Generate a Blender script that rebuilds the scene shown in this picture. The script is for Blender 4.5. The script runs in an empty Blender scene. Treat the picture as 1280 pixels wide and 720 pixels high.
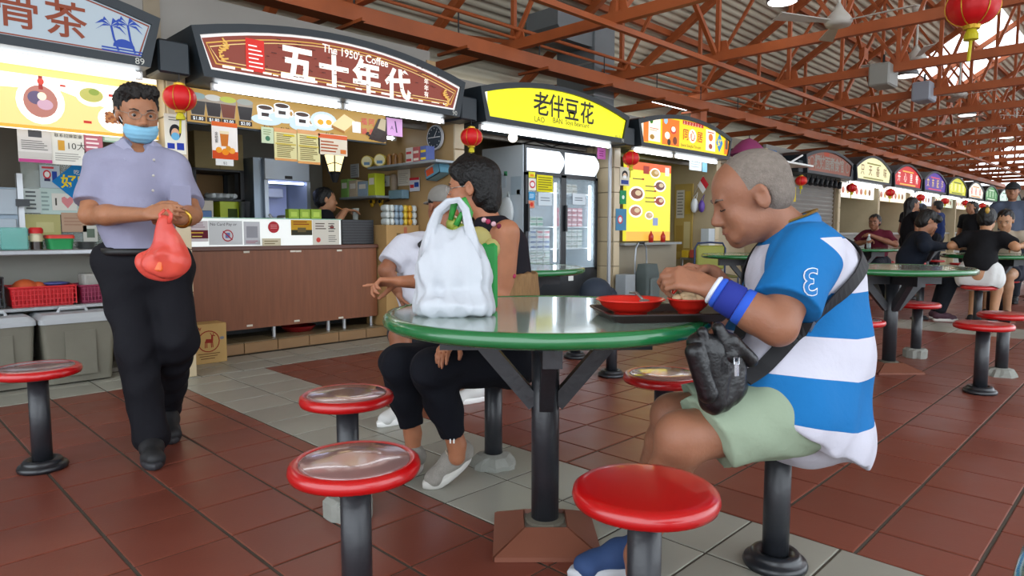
import bpy, math, random
import numpy as np
from mathutils import Vector, Matrix
random.seed(7); rng = np.random.default_rng(7)
S = bpy.context.scene
COL = S.collection
# ------------------------------------------------------------------ camera
FPX, YAW, PITCH, CAMH = 837.66, .7915, .0841, 1.025      # focal length for a 1280 px wide frame
cam = bpy.data.cameras.new('camera'); cam.sensor_width = 36; cam.lens = FPX / 1280 * 36
cam.clip_start = .05; cam.clip_end = 300
camo = bpy.data.objects.new('camera', cam); COL.objects.link(camo)
camo.location = (0, 0, CAMH); camo.rotation_euler = (math.pi / 2 - PITCH, 0, -YAW)
S.camera = camo
# ------------------------------------------------------------------ world, exposure
S.view_settings.view_transform = 'Standard'; S.view_settings.look = 'None'
S.view_settings.gamma = 1; S.view_settings.use_curve_mapping = False
S.view_settings.exposure = 0.0
W = bpy.data.worlds.new('world'); S.world = W; W.use_nodes = True
bgn = W.node_tree.nodes['Background']; bgn.inputs[0].default_value = (.86, .93, 1, 1); bgn.inputs[1].default_value = 3.5

# ------------------------------------------------------------------ helpers
s_, c_ = math.sin(YAW), math.cos(YAW); sp_, cp_ = math.sin(PITCH), math.cos(PITCH)
CR = Vector((c_, -s_, 0)); CF = Vector((s_ * cp_, c_ * cp_, -sp_)); CU = Vector((s_ * sp_, c_ * sp_, cp_)); CC = Vector((0, 0, CAMH))
def ray(u, v): return CF * FPX + CR * (u - 640) - CU * (v - 360)
def at(u, v, d): return CC + ray(u, v) * (d / FPX)            # point at a given distance in front
def atY(u, v, y): r = ray(u, v); return CC + r * (y / r.y)
def atZ(u, v, z): r = ray(u, v); return CC + r * ((z - CAMH) / r.z)
def pix(p):
    p = Vector(p) - CC; w = p.dot(CF)
    return (640 + FPX * p.dot(CR) / w, 360 - FPX * p.dot(CU) / w, w)

def lin(h):
    if isinstance(h, (tuple, list)): return tuple(h[:3])
    h = h.lstrip('#'); o = []
    for i in (0, 2, 4):
        c = int(h[i:i + 2], 16) / 255
        o.append(c / 12.92 if c <= .04045 else ((c + .055) / 1.055) ** 2.4)
    return tuple(o)
MATS = {}
def mat(col, rough=.5, metal=0., spec=.5, noise=0., nscale=8., bump=0., bscale=60., trans=0., alpha=1., emit=0., ecol=None, coat=0., sss=0., nstretch=None):
    key = (str(col), rough, metal, spec, noise, nscale, bump, bscale, trans, alpha, emit, str(ecol), coat, sss, nstretch)
    if key in MATS: return MATS[key]
    m = bpy.data.materials.new('surface_%d' % len(MATS)); m.use_nodes = True; MATS[key] = m
    nt = m.node_tree; b = nt.nodes['Principled BSDF']; c = lin(col) + (1,)
    b.inputs['Base Color'].default_value = c if emit < .3 else tuple(x * .35 for x in c[:3]) + (1,); b.inputs['Roughness'].default_value = rough
    b.inputs['Metallic'].default_value = metal; b.inputs['Specular IOR Level'].default_value = spec
    if coat: b.inputs['Coat Weight'].default_value = coat; b.inputs['Coat Roughness'].default_value = .06
    if trans: b.inputs['Transmission Weight'].default_value = trans
    if alpha < 1: b.inputs['Alpha'].default_value = alpha
    if sss: b.inputs['Subsurface Weight'].default_value = sss; b.inputs['Subsurface Radius'].default_value = (.012, .004, .002)
    if emit:
        b.inputs['Emission Color'].default_value = lin(ecol or col) + (1,); b.inputs['Emission Strength'].default_value = emit
    if noise or bump:
        tc = nt.nodes.new('ShaderNodeTexCoord'); src = tc.outputs['Object']
        if nstretch:
            mp = nt.nodes.new('ShaderNodeMapping'); mp.inputs['Scale'].default_value = nstretch
            nt.links.new(src, mp.inputs[0]); src = mp.outputs[0]
    if noise:
        n = nt.nodes.new('ShaderNodeTexNoise'); n.inputs['Scale'].default_value = nscale; n.inputs['Detail'].default_value = 5
        nt.links.new(src, n.inputs['Vector'])
        mx = nt.nodes.new('ShaderNodeMix'); mx.data_type = 'RGBA'
        mx.inputs['A'].default_value = tuple(min(1, x * (1 + noise)) for x in c[:3]) + (1,)
        mx.inputs['B'].default_value = tuple(x * (1 - noise) for x in c[:3]) + (1,)
        nt.links.new(n.outputs['Fac'], mx.inputs['Factor']); nt.links.new(mx.outputs['Result'], b.inputs['Base Color'])
    if bump:
        n2 = nt.nodes.new('ShaderNodeTexNoise'); n2.inputs['Scale'].default_value = bscale; n2.inputs['Detail'].default_value = 4
        nt.links.new(src, n2.inputs['Vector'])
        bp = nt.nodes.new('ShaderNodeBump'); bp.inputs['Strength'].default_value = bump; bp.inputs['Distance'].default_value = .01
        nt.links.new(n2.outputs['Fac'], bp.inputs['Height']); nt.links.new(bp.outputs['Normal'], b.inputs['Normal'])
    return m
def glow(col, e=1.0): return mat(col, .4, 0, .3, emit=e)      # a backlit translucent panel or lamp
def pap(col): return mat(col, .7, 0, .2)

class MB:                                                      # collects shapes into one mesh, with materials per face
    def __init__(s, m=None): s.v = []; s.f = []; s.fm = []; s.ms = []; s.cur = 0; s.M = Matrix(); s.sm = []; s.smooth = False; s.use(m)
    def use(s, m):
        if m is None: return s
        if m not in s.ms: s.ms.append(m)
        s.cur = s.ms.index(m); return s
    def put(s, vs, fs):
        o = len(s.v)
        s.v += [tuple(s.M @ Vector(p)) for p in vs]
        for f in fs: s.f.append([i + o for i in f]); s.fm.append(s.cur); s.sm.append(s.smooth)
        return s
    def box(s, x0, x1, y0, y1, z0, z1):
        vs = [(x, y, z) for z in (z0, z1) for y in (y0, y1) for x in (x0, x1)]
        return s.put(vs, [(0, 2, 3, 1), (4, 5, 7, 6), (0, 1, 5, 4), (2, 6, 7, 3), (0, 4, 6, 2), (1, 3, 7, 5)])
    def cbox(s, c, d): return s.box(c[0] - d[0] / 2, c[0] + d[0] / 2, c[1] - d[1] / 2, c[1] + d[1] / 2, c[2] - d[2] / 2, c[2] + d[2] / 2)
    def bbox(s, x0, x1, y0, y1, z0, z1, b):                    # box with bevelled edges
        X = (x0, x1); Y = (y0, y1); Z = (z0, z1); vs = []; idx = {}
        for i in (0, 1):
            for j in (0, 1):
                for k in (0, 1):
                    sx, sy, sz = (1 - 2 * i) * b, (1 - 2 * j) * b, (1 - 2 * k) * b
                    for a, p in enumerate(((X[i], Y[j] + sy, Z[k] + sz), (X[i] + sx, Y[j], Z[k] + sz), (X[i] + sx, Y[j] + sy, Z[k]))):
                        idx[i, j, k, a] = len(vs); vs.append(p)
        g = lambda *a: idx[a]; fs = []
        for i in (0, 1):
            q = [g(i, 0, 0, 0), g(i, 0, 1, 0), g(i, 1, 1, 0), g(i, 1, 0, 0)]; fs.append(q if i == 0 else q[::-1])
            q = [g(0, i, 0, 1), g(1, i, 0, 1), g(1, i, 1, 1), g(0, i, 1, 1)]; fs.append(q if i == 0 else q[::-1])
            q = [g(0, 0, i, 2), g(0, 1, i, 2), g(1, 1, i, 2), g(1, 0, i, 2)]; fs.append(q if i == 0 else q[::-1])
            for j in (0, 1):
                fs.append([g(i, j, 0, 0), g(i, j, 1, 0), g(i, j, 1, 1), g(i, j, 0, 1)])
                fs.append([g(i, 0, j, 0), g(i, 1, j, 0), g(i, 1, j, 2), g(i, 0, j, 2)])
                fs.append([g(0, i, j, 1), g(1, i, j, 1), g(1, i, j, 2), g(0, i, j, 2)])
                for k in (0, 1): fs.append([g(i, j, k, 0), g(i, j, k, 1), g(i, j, k, 2)])
        return s.put(vs, fs)
    def lathe(s, prof, n=24, c=(0, 0, 0)):                     # prof: (radius, z) from bottom to top
        vs = []; fs = []
        for r, z in prof:
            for i in range(n):
                a = 2 * math.pi * i / n; vs.append((c[0] + r * math.cos(a), c[1] + r * math.sin(a), c[2] + z))
        for k in range(len(prof) - 1):
            for i in range(n): j = (i + 1) % n; fs.append((k * n + i, k * n + j, k * n + n + j, k * n + n + i))
        fs.append(tuple(range(n))[::-1]); L = (len(prof) - 1) * n; fs.append(tuple(L + i for i in range(n)))
        return s.put(vs, fs)
    def tube(s, pts, r, n=8, closed=False, r2=None):
        pts = [Vector(p) for p in pts]; N = len(pts); vs = []; fs = []; up = None
        rs = r if isinstance(r, (list, tuple)) else [r] * N
        for i, p in enumerate(pts):
            if closed: t = pts[(i + 1) % N] - pts[i - 1]
            else: t = pts[min(i + 1, N - 1)] - pts[max(i - 1, 0)]
            t = t.normalized() if t.length > 1e-9 else Vector((0, 0, 1))
            if up is None: up = Vector((0, 0, 1)) if abs(t.z) < .9 else Vector((1, 0, 0))
            a = t.cross(up).normalized() if t.cross(up).length > 1e-6 else t.orthogonal().normalized(); b = a.cross(t).normalized(); up = b
            for k in range(n):
                w = 2 * math.pi * k / n; vs.append(p + a * (rs[i] * math.cos(w)) + b * ((r2 or rs[i]) * math.sin(w)))
        for i in range(N if closed else N - 1):
            for k in range(n):
                j = (k + 1) % n; i2 = (i + 1) % N; fs.append((i * n + k, i * n + j, i2 * n + j, i2 * n + k))
        if not closed: fs.append(tuple(range(n))[::-1]); fs.append(tuple((N - 1) * n + k for k in range(n)))
        return s.put(vs, fs)
    def bar(s, a, b, w, h=None, up=(0, 0, 1)):                 # straight rectangular bar
        a = Vector(a); b = Vector(b); h = h or w; t = (b - a).normalized(); up = Vector(up)
        if abs(t.dot(up)) > .98: up = Vector((1, 0, 0)) if abs(t.x) < .9 else Vector((0, 1, 0))
        x = t.cross(up).normalized() * (w / 2); y = x.cross(t).normalized() * (h / 2)
        vs = [p + sx * x + sy * y for p in (a, b) for sx, sy in ((-1, -1), (1, -1), (1, 1), (-1, 1))]
        return s.put(vs, [(3, 2, 1, 0), (4, 5, 6, 7), (0, 1, 5, 4), (1, 2, 6, 5), (2, 3, 7, 6), (3, 0, 4, 7)])
    def prism(s, poly, y0, y1):                                # polygon in XZ, extruded along Y
        n = len(poly); vs = [(x, y0, z) for x, z in poly] + [(x, y1, z) for x, z in poly]
        fs = [tuple(range(n)), tuple(range(n, 2 * n))[::-1]] + [(i, i + n, (i + 1) % n + n, (i + 1) % n) for i in range(n)]
        return s.put(vs, fs)
    def rect(s, x, z, w, h, y=0., m=None):                     # flat mark facing -Y
        s.use(m); return s.put([(x, y, z), (x + w, y, z), (x + w, y, z + h), (x, y, z + h)], [(0, 1, 2, 3)])
    def poly(s, pts, y=0., m=None):
        s.use(m); return s.put([(x, y, z) for x, z in pts], [tuple(range(len(pts)))])
    def disc(s, x, z, rx, rz=None, y=0., m=None, n=20):
        rz = rz or rx; return s.poly([(x + rx * math.cos(2 * math.pi * i / n), z + rz * math.sin(2 * math.pi * i / n)) for i in range(n)], y, m)
    def text(s, t, x, z, size, y=0., m=None, align='LEFT', bold=0., sx=1., rot=0.):
        s.use(m); vs, fs = text_geo(t, size, align, bold); c, q = math.cos(rot), math.sin(rot)
        return s.put([(x + (a * c - b * q) * sx, y, z + a * q + b * c) for a, b in vs], fs)
    def sphere(s, c, r, n=16, m=10, sc=(1, 1, 1)):
        vs = []; fs = []
        for i in range(m + 1):
            t = math.pi * i / m
            for k in range(n): w = 2 * math.pi * k / n; vs.append((c[0] + r * sc[0] * math.sin(t) * math.cos(w), c[1] + r * sc[1] * math.sin(t) * math.sin(w), c[2] - r * sc[2] * math.cos(t)))
        for i in range(m):
            for k in range(n): j = (k + 1) % n; fs.append((i * n + k, i * n + j, i * n + n + j, i * n + n + k))
        return s.put(vs, fs)
    def mesh(s, name):
        me = bpy.data.meshes.new(name); me.from_pydata(s.v, [], s.f)
        for m in s.ms: me.materials.append(m)
        if len(s.ms) > 1: me.polygons.foreach_set('material_index', s.fm)
        if any(s.sm): me.polygons.foreach_set('use_smooth', s.sm)
        me.validate(); me.update(); return me
    def build(s, name, parent=None, loc=None, **kw):
        o = bpy.data.objects.new(name, s.mesh(name)); COL.objects.link(o)
        if loc is not None: o.location = loc
        if parent is not None: o.parent = parent
        if kw: tag(o, **kw)
        return o
_TX = {}
def text_geo(t, size, align, bold):
    k = (t, align, bold)
    if k not in _TX:
        cu = bpy.data.curves.new('lettering', 'FONT'); cu.body = t; cu.size = 1; cu.align_x = align; cu.resolution_u = 3; cu.offset = bold
        o = bpy.data.objects.new('lettering', cu); COL.objects.link(o)
        dg = bpy.context.evaluated_depsgraph_get(); me = bpy.data.meshes.new_from_object(o.evaluated_get(dg))
        _TX[k] = ([(v.co.x, v.co.y) for v in me.vertices], [tuple(p.vertices) for p in me.polygons])
        bpy.data.objects.remove(o); bpy.data.curves.remove(cu); bpy.data.meshes.remove(me)
    vs, fs = _TX[k]; return [(a * size, b * size) for a, b in vs], fs
def tag(o, label=None, cat=None, group=None, kind=None):
    if label: o['label'] = label
    if cat: o['category'] = cat
    if group: o['group'] = group
    if kind: o['kind'] = kind
    return o
def empty(name, loc=(0, 0, 0), rz=0., label=None, cat=None, group=None):
    o = bpy.data.objects.new(name, None); COL.objects.link(o); o.location = loc; o.rotation_euler = (0, 0, rz); o.empty_display_size = .1
    return tag(o, label, cat, group)
def copy_tree(o, parent=None):
    c = o.copy(); COL.objects.link(c); c.parent = parent
    for ch in list(o.children): copy_tree(ch, c)
    return c
def place(o, loc, rz=0., label=None, group=None, scale=None):
    o.location = loc; o.rotation_euler = (0, 0, rz)
    if scale: o.scale = (scale,) * 3
    return tag(o, label, None, group)
def bevel(o, w=.004, n=2):
    m = o.modifiers.new('bevel', 'BEVEL'); m.width = w; m.segments = n; m.limit_method = 'ANGLE'; return o
# common materials
M_STEEL = mat('#b9bcbf', .32, .85, noise=.08, nscale=20)
M_POST = mat('#24262b', .38, .0, .6, noise=.25, nscale=12, bump=.15, bscale=40)
M_FRAME = mat('#1d262c', .45, .1, .5, noise=.2, nscale=9)
M_ORANGE = mat('#a05228', .5, 0, .4, noise=.28, nscale=3)
M_DARK = mat('#15171a', .5)
M_WHITE = mat('#e9e9e6', .5)
M_CARD = mat('#b08d5c', .8, 0, .2, noise=.1, nscale=6)
M_BEIGE = mat('#b9a888', .35, 0, .5, noise=.06, nscale=4)
M_GREY = mat('#8d9092', .6, noise=.1)
# ================================================================== the setting
# ---- floor: dark grout bed, tiles laid on it one by one
GZ = -.004
mb = MB(mat('#4a433a', .8, noise=.2, nscale=14)); mb.box(-8, 60, -12, 9, -.2, GZ)
floor = mb.build('floor'); tag(floor, 'terracotta and grey tiled floor of the food centre', 'floor', kind='structure')
def tile_mat(c1, rough):
    m = bpy.data.materials.new('tile_glaze'); m.use_nodes = True; nt = m.node_tree; b = nt.nodes['Principled BSDF']
    oi = nt.nodes.new('ShaderNodeTexCoord'); n = nt.nodes.new('ShaderNodeTexNoise'); n.inputs['Scale'].default_value = 2.2; n.inputs['Detail'].default_value = 6
    nt.links.new(oi.outputs['Object'], n.inputs['Vector'])
    inf = nt.nodes.new('ShaderNodeObjectInfo')
    ramp = nt.nodes.new('ShaderNodeMix'); ramp.data_type = 'RGBA'; c = lin(c1)
    ramp.inputs['A'].default_value = tuple(x * .78 for x in c) + (1,); ramp.inputs['B'].default_value = tuple(min(1, x * 1.22) for x in c) + (1,)
    ad = nt.nodes.new('ShaderNodeMath'); ad.operation = 'MULTIPLY_ADD'; ad.inputs[1].default_value = .35
    nt.links.new(inf.outputs['Random'], ad.inputs[0]); nt.links.new(n.outputs['Fac'], ad.inputs[2])
    sb = nt.nodes.new('ShaderNodeMath'); sb.operation = 'SUBTRACT'; sb.inputs[1].default_value = .17; nt.links.new(ad.outputs[0], sb.inputs[0])
    nt.links.new(sb.outputs[0], ramp.inputs['Factor']); nt.links.new(ramp.outputs['Result'], b.inputs['Base Color'])
    n3 = nt.nodes.new('ShaderNodeTexNoise'); n3.inputs['Scale'].default_value = 5; nt.links.new(oi.outputs['Object'], n3.inputs['Vector'])
    mr = nt.nodes.new('ShaderNodeMapRange'); mr.inputs['To Min'].default_value = rough - .09; mr.inputs['To Max'].default_value = rough + .12
    nt.links.new(n3.outputs['Fac'], mr.inputs['Value']); nt.links.new(mr.outputs[0], b.inputs['Roughness'])
    b.inputs['Specular IOR Level'].default_value = .5
    n2 = nt.nodes.new('ShaderNodeTexNoise'); n2.inputs['Scale'].default_value = 90; nt.links.new(oi.outputs['Object'], n2.inputs['Vector'])
    bp = nt.nodes.new('ShaderNodeBump'); bp.inputs['Strength'].default_value = .06; bp.inputs['Distance'].default_value = .004
    nt.links.new(n2.outputs['Fac'], bp.inputs['Height']); nt.links.new(bp.outputs['Normal'], b.inputs['Normal'])
    return m
T_RED = tile_mat('#783f31', .31); T_GREY = tile_mat('#98978c', .31)
G = .0045                                                       # half a grout joint
tiles = []
def lay(x0, x1, y0, y1, lx, ly, m, sx=.3, sy=.3, gx=G, gy=G):
    def cuts(a, b, l, s):
        k = math.ceil((a - l) / s + 1e-6); o = [a]
        while l + k * s < b - 1e-6: o.append(l + k * s); k += 1
        return o + [b]
    for a, b in zip(*(lambda c: (c[:-1], c[1:]))(cuts(x0, x1, lx, sx))):
        for c, d in zip(*(lambda q: (q[:-1], q[1:]))(cuts(y0, y1, ly, sy))):
            if b - a > .03 and d - c > .03: tiles.append((a + gx, b - gx, c + gy, d - gy, m))
B0, B1 = 1.575, 2.24
lay(-3.0, B0, -2.1, 4.84, .887, 2.813, T_RED, gx=.006, gy=.0038)
lay(B0, B1, -2.1, 4.84, B0 + .3325, 2.813, T_GREY, .3325)
lay(B1, 7.95, -3.0, 4.84, 2.462, .972, T_RED, gx=.0038, gy=.006)
lay(7.95, 8.75, -3.0, 4.84, 7.95, .972, T_GREY, .4)
lay(8.75, 30, -3.0, 4.84, 8.75, .972, T_RED)
lay(-3.0, 30, 4.84, 5.46, .887, 5.15, T_GREY)
def seen(t):
    best = 0
    try:
        u, v, w = pix(((t[0] + t[1]) / 2, (t[2] + t[3]) / 2, 0))
    except ZeroDivisionError: return 0
    if w < .3 or u < -60 or u > 1340 or v > 800: return 0
    return (t[1] - t[0]) * (t[3] - t[2]) / w ** 3
tiles.sort(key=seen, reverse=True)
_tm = {}
def tile_mesh(w, d, m):
    k = (round(w, 3), round(d, 3), m.name)
    if k not in _tm:
        b = MB(m); e = .003; z = GZ; vs = [(-w / 2, -d / 2, z), (w / 2, -d / 2, z), (w / 2, d / 2, z), (-w / 2, d / 2, z)]
        vs += [(x, y, -.0015) for x, y, _ in vs]; vs += [(x - math.copysign(e, x), y - math.copysign(e, y), 0) for x, y, _ in vs[:4]]
        fs = [(8, 9, 10, 11)]
        for i in range(4): j = (i + 1) % 4; fs += [(i, j, 4 + j, 4 + i), (4 + i, 4 + j, 8 + j, 8 + i)]
        b.put(vs, fs); _tm[k] = b.mesh('tile')
    return _tm[k]
for t in tiles[:300]:
    o = bpy.data.objects.new('floor_tile', tile_mesh(t[1] - t[0], t[3] - t[2], t[4])); COL.objects.link(o)
    o.location = ((t[0] + t[1]) / 2, (t[2] + t[3]) / 2, rng.uniform(-.0005, .0005)); o.parent = floor
rest = MB()
for t in tiles[300:]: rest.use(t[4]).box(t[0], t[1], t[2], t[3], GZ - .002, -.0003)
o = rest.build('floor_tiles_beyond', floor); o['kind'] = 'stuff'

# ---- roof: lapped sheets on purlins, slope falling towards the stalls
RY0, RZ0, SL = 7.7, 3.30, .62                                   # heel of the trusses and roof pitch
RIDGE = -1.6
def rz_(y): return RZ0 + SL * (RY0 - y) if y > RIDGE else RZ0 + SL * (RY0 - RIDGE) - SL * (RIDGE - y)
M_SHEET = mat('#cbc3ae', .6, 0, .3, noise=.16, nscale=1.3)
def sheet(y0, y1, x0=-6, x1=50):
    b = MB(M_SHEET); n = int(abs(y1 - y0) / .105); ys = np.linspace(y0, y1, n + 1); pts = []
    for i in range(n):
        for t, h in ((0, 0), (.25, .03), (.5, .042), (.75, .03)):
            y = ys[i] + (ys[i + 1] - ys[i]) * t; pts.append((y, rz_(y) + .13 + h))
    pts.append((y1, rz_(y1) + .13)); b.smooth = True
    vs = [(x, y, z) for x in (x0, x1) for y, z in pts]; m = len(pts)
    b.put(vs, [(i, i + 1, m + i + 1, m + i) for i in range(m - 1)]); return b
roof = sheet(8.8, RIDGE + .75, -6, 19.2).build('ceiling'); tag(roof, 'ribbed grey roof sheeting above the trusses', 'ceiling', kind='structure')
sheet(8.8, RIDGE + .75, 23.6, 36.5).build('roof_sheet', roof); sheet(8.8, 5.0, 19.2, 23.6).build('roof_sheet', roof); sheet(3.2, RIDGE + .75, 19.2, 23.6).build('roof_sheet', roof)
sheet(RIDGE - .75, -5.2, -6, 36.5).build('far_slope', roof)  # unseen slope, cut short so that more sky light enters the hall
b = MB(mat('#b9bdbb', .6)); b.box(-6, 36.5, RIDGE - 1.1, RIDGE + 1.1, rz_(RIDGE) + .75, rz_(RIDGE) + .8); b.build('jack_roof', roof)
M_PURL = M_ORANGE
for y in list(np.arange(8.5, RIDGE, -1.15)) + list(np.arange(RIDGE - 1, -5, -1.2)):
    b = MB(M_PURL); b.box(-6, 36.5, y - .03, y + .03, rz_(y) + .03, rz_(y) + .125); b.build('purlin', roof)

# ---- steel trusses
CZ = 3.21; TX = [5.75 + 2.15 * k for k in range(-3, 15)]; NY = [7.1, 5.65, 4.2, 2.75, 1.3, -.15, -1.6, -3.05, -4.5]
def make_truss():
    t = empty('roof_truss', label='orange painted steel roof truss spanning above the seating', cat='truss', group='orange roof trusses')
    b = MB(M_ORANGE); b.bar((0, 7.75, CZ - .02), (0, -4.9, CZ - .02), .08, .11); b.build('bottom_chord', t)
    b = MB(M_ORANGE); b.bar((0, 8.6, rz_(8.6) - .02), (0, RIDGE, rz_(RIDGE) - .02), .09, .11); b.build('rafter', t)
    b = MB(M_ORANGE); b.bar((0, RIDGE, rz_(RIDGE) - .02), (0, -5.0, rz_(-5.0) - .02), .09, .11); b.build('rafter', t)
    for i, y in enumerate(NY[:-1]):
        if i: b = MB(M_ORANGE); b.bar((0, y, CZ), (0, y, rz_(y)), .05, .05); b.build('post', t)
        y2 = NY[i + 1]
        b = MB(M_ORANGE)
        if y > RIDGE: b.bar((.01, y, CZ + .02), (.01, y2, rz_(y2) - .04), .042, .042) if i % 2 else b.bar((.01, y, rz_(y) - .04), (.01, y2, CZ + .02), .042, .042)
        else: b.bar((.01, y, rz_(y) - .04), (.01, y2, CZ + .02), .07, .06)
        b.build('diagonal', t)
    for y in NY[1:8]:
        b = MB(M_ORANGE); b.prism([(-.15, -.02), (.15, -.02), (.09, .2), (-.09, .2)], -.012, .012)
        o = b.build('gusset_plate', t); o.location = (0.05, y, CZ - .02); o.rotation_euler = (0, 0, math.pi / 2)
    return t
tr = make_truss()
for i, x in enumerate(TX):
    o = tr if i == 0 else copy_tree(tr); o.location = (x, 0, 0)
# longitudinal ties with cross bracing between the trusses
for y, nm in ((4.2, 'the row of tie nodes nearest the stalls'), (-.15, 'the middle of the hall')):
    t = empty('bracing_frame', label='orange longitudinal tie with crossed bracing along ' + nm, cat='bracing')
    b = MB(M_ORANGE); b.bar((-3, y, CZ - .1), (37, y, CZ - .1), .055, .055); b.build('tie', t)
    for k in range(0, len(TX) - 1, 3):
        a, c = TX[k], TX[k + 1]; h = min(rz_(y) - .1, CZ + 2.0); b = MB(M_ORANGE)
        b.bar((a, y - .02, CZ), (c, y - .02, h), .05, .05); b.bar((a, y + .02, h), (c, y + .02, CZ), .05, .05)
        m = ((a + c) / 2, (CZ + h) / 2); b.box(m[0] - .11, m[0] + .11, y - .045, y + .045, m[1] - .1, m[1] + .1); b.build('cross_brace', t)
# plate girder above the stall fronts, its column and the conduits over it
bm = empty('eaves_beam', label='deep orange steel beam running above the stall signs', cat='beam')
b = MB(M_ORANGE); b.box(-6, 37, 5.55, 5.75, 2.98, 3.13); b.build('girder', bm)
for x in np.arange(-.3, 22, 1.28):
    b = MB(M_DARK); b.tube([(x, 5.56, 2.94), (x, 5.56, 3.36)], .008, 6); b.build('hanger_rod', bm)
    b = MB(M_ORANGE); b.box(x - .02, x + .02, 5.40, 5.9, 2.945, 2.975); b.build('bracket', bm)
for z, y, r in ((3.36, 5.56, .022), (3.27, 5.62, .018)):
    b = MB(M_ORANGE); b.tube([(-6, y, z), (37, y, z)], r, 8)
    b.build('conduit_pipe', label='orange conduit pipe hung over the eaves beam, %s of the pair' % ('thicker upper' if r > .02 else 'thinner lower'), cat='pipe')
for x in (10.05, 18.7, 27.3):
    b = MB(M_ORANGE); b.box(x - .1, x + .1, 5.56, 5.74, 0, 3.0); b.box(x - .16, x + .16, 5.5, 5.8, 0, .03)
    b.build('steel_column', label='square orange steel column carrying the eaves beam', cat='column', group='columns under the eaves beam')
# ---- stall block shell
M_PANEL = mat('#8f8b84', .7, 0, .3, noise=.12, nscale=1.5)
PX = [1.70 + 2.53 * k for k in range(-2, 14)]                     # partitions between the stalls
for k in range(-2, 13):
    b = MB(M_PANEL)
    if k == 3: continue
    x = 1.70 + 2.53 * k; b.box(x + .01, x + 2.52, 5.30, 5.36, 2.02, 2.78 if k < 1 else 2.58)
    b.build('fascia_panel' if 0 else 'wall_fascia', kind='structure')
b = MB(mat('#a89c86', .5, noise=.1, nscale=2)); b.box(-6, 37, 7.62, 7.75, 0, 3.25); b.build('wall_back', kind='structure')
b = MB(mat('#4a4946', .7)); b.box(-6, 4.2, 5.37, 7.6, 2.70, 2.75); b.box(4.2, 9.3, 5.37, 7.6, 2.52, 2.57); b.box(11.9, 37, 5.37, 7.6, 2.52, 2.57); b.build('ceiling_stalls', kind='structure')
b = MB(mat('#b7ad9a', .6, noise=.1)); b.box(38, 38.2, -12, 9, 0, 2.9); b.build('wall_end', kind='structure')
b = MB(mat('#8a4a2c', .6)); b.box(37.8, 38.3, -12, 9, 2.9, 3.1); b.build('trim_1', kind='structure')
M_PTILE = mat('#c2b08e', .28, 0, .5, noise=.07, nscale=5); M_PGR = mat('#8a7d68', .7)
part_side = {}
for k in range(-1, 13):
    x = 1.70 + 2.53 * k; p = MB(mat('#a8895c', .5, noise=.08, nscale=3) if k == 1 else M_PGR if k < 3 else mat('#b5a585', .5, noise=.08)); p.box(x - .055, x + .055, 4.89, 5.29, 0, 2.03); p.box(x - .055, x + .055, 5.29, 7.55, 0, 2.69 if k < 2 else 2.51)
    w = p.build('wall_partition', kind='structure')
    for z in np.arange(0, 1.9, .3):
        b = MB(M_PTILE); b.bbox(-.06, .06, -.012, .012, .004, .296, .003)
        if k < 8: o = b.build('wall_tile', w); o.location = (x, 4.887, z)
        if k in (0, 1, 2):
            for i in range(4):
                for sx in ((1,) if k == 1 else (-1, 1) if k == 0 else (-1,)):
                    b = MB(M_PTILE); b.bbox(-.012, .012, .004, .296, .004, .296, .003); o = b.build('wall_tile', w); o.location = (x + sx * .058, 4.9 + i * .3, z)
# raised kerb of the coffee stall faced with brown tiles
kb = MB(mat('#6f6048', .5)); kb.box(1.77, 4.16, 5.50, 7.5, 0, .098); kerb = kb.build('trim_2', kind='structure')
for i in range(8):
    b = MB(mat('#8a6842', .4, noise=.12, nscale=7)); b.bbox(1.775 + .298 * i, 1.775 + .298 * i + .292, 5.485, 5.505, .004, .092, .003); b.build('kerb_tile', kerb)
    b = MB(mat('#7c6a4c', .3, noise=.12, nscale=7)); b.bbox(1.775 + .298 * i, 1.775 + .298 * i + .292, 5.487, 5.78, .095, .102, .002); b.build('kerb_tile', kerb)
b = MB(mat('#6c685f', .5, noise=.1)); b.box(-6, 1.64, 5.48, 7.5, 0, .03); b.box(4.28, 6.70, 5.2, 7.5, 0, .03); b.box(6.82, 9.2, 5.2, 7.5, 0, .03); b.build('trim_3', kind='structure')
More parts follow.
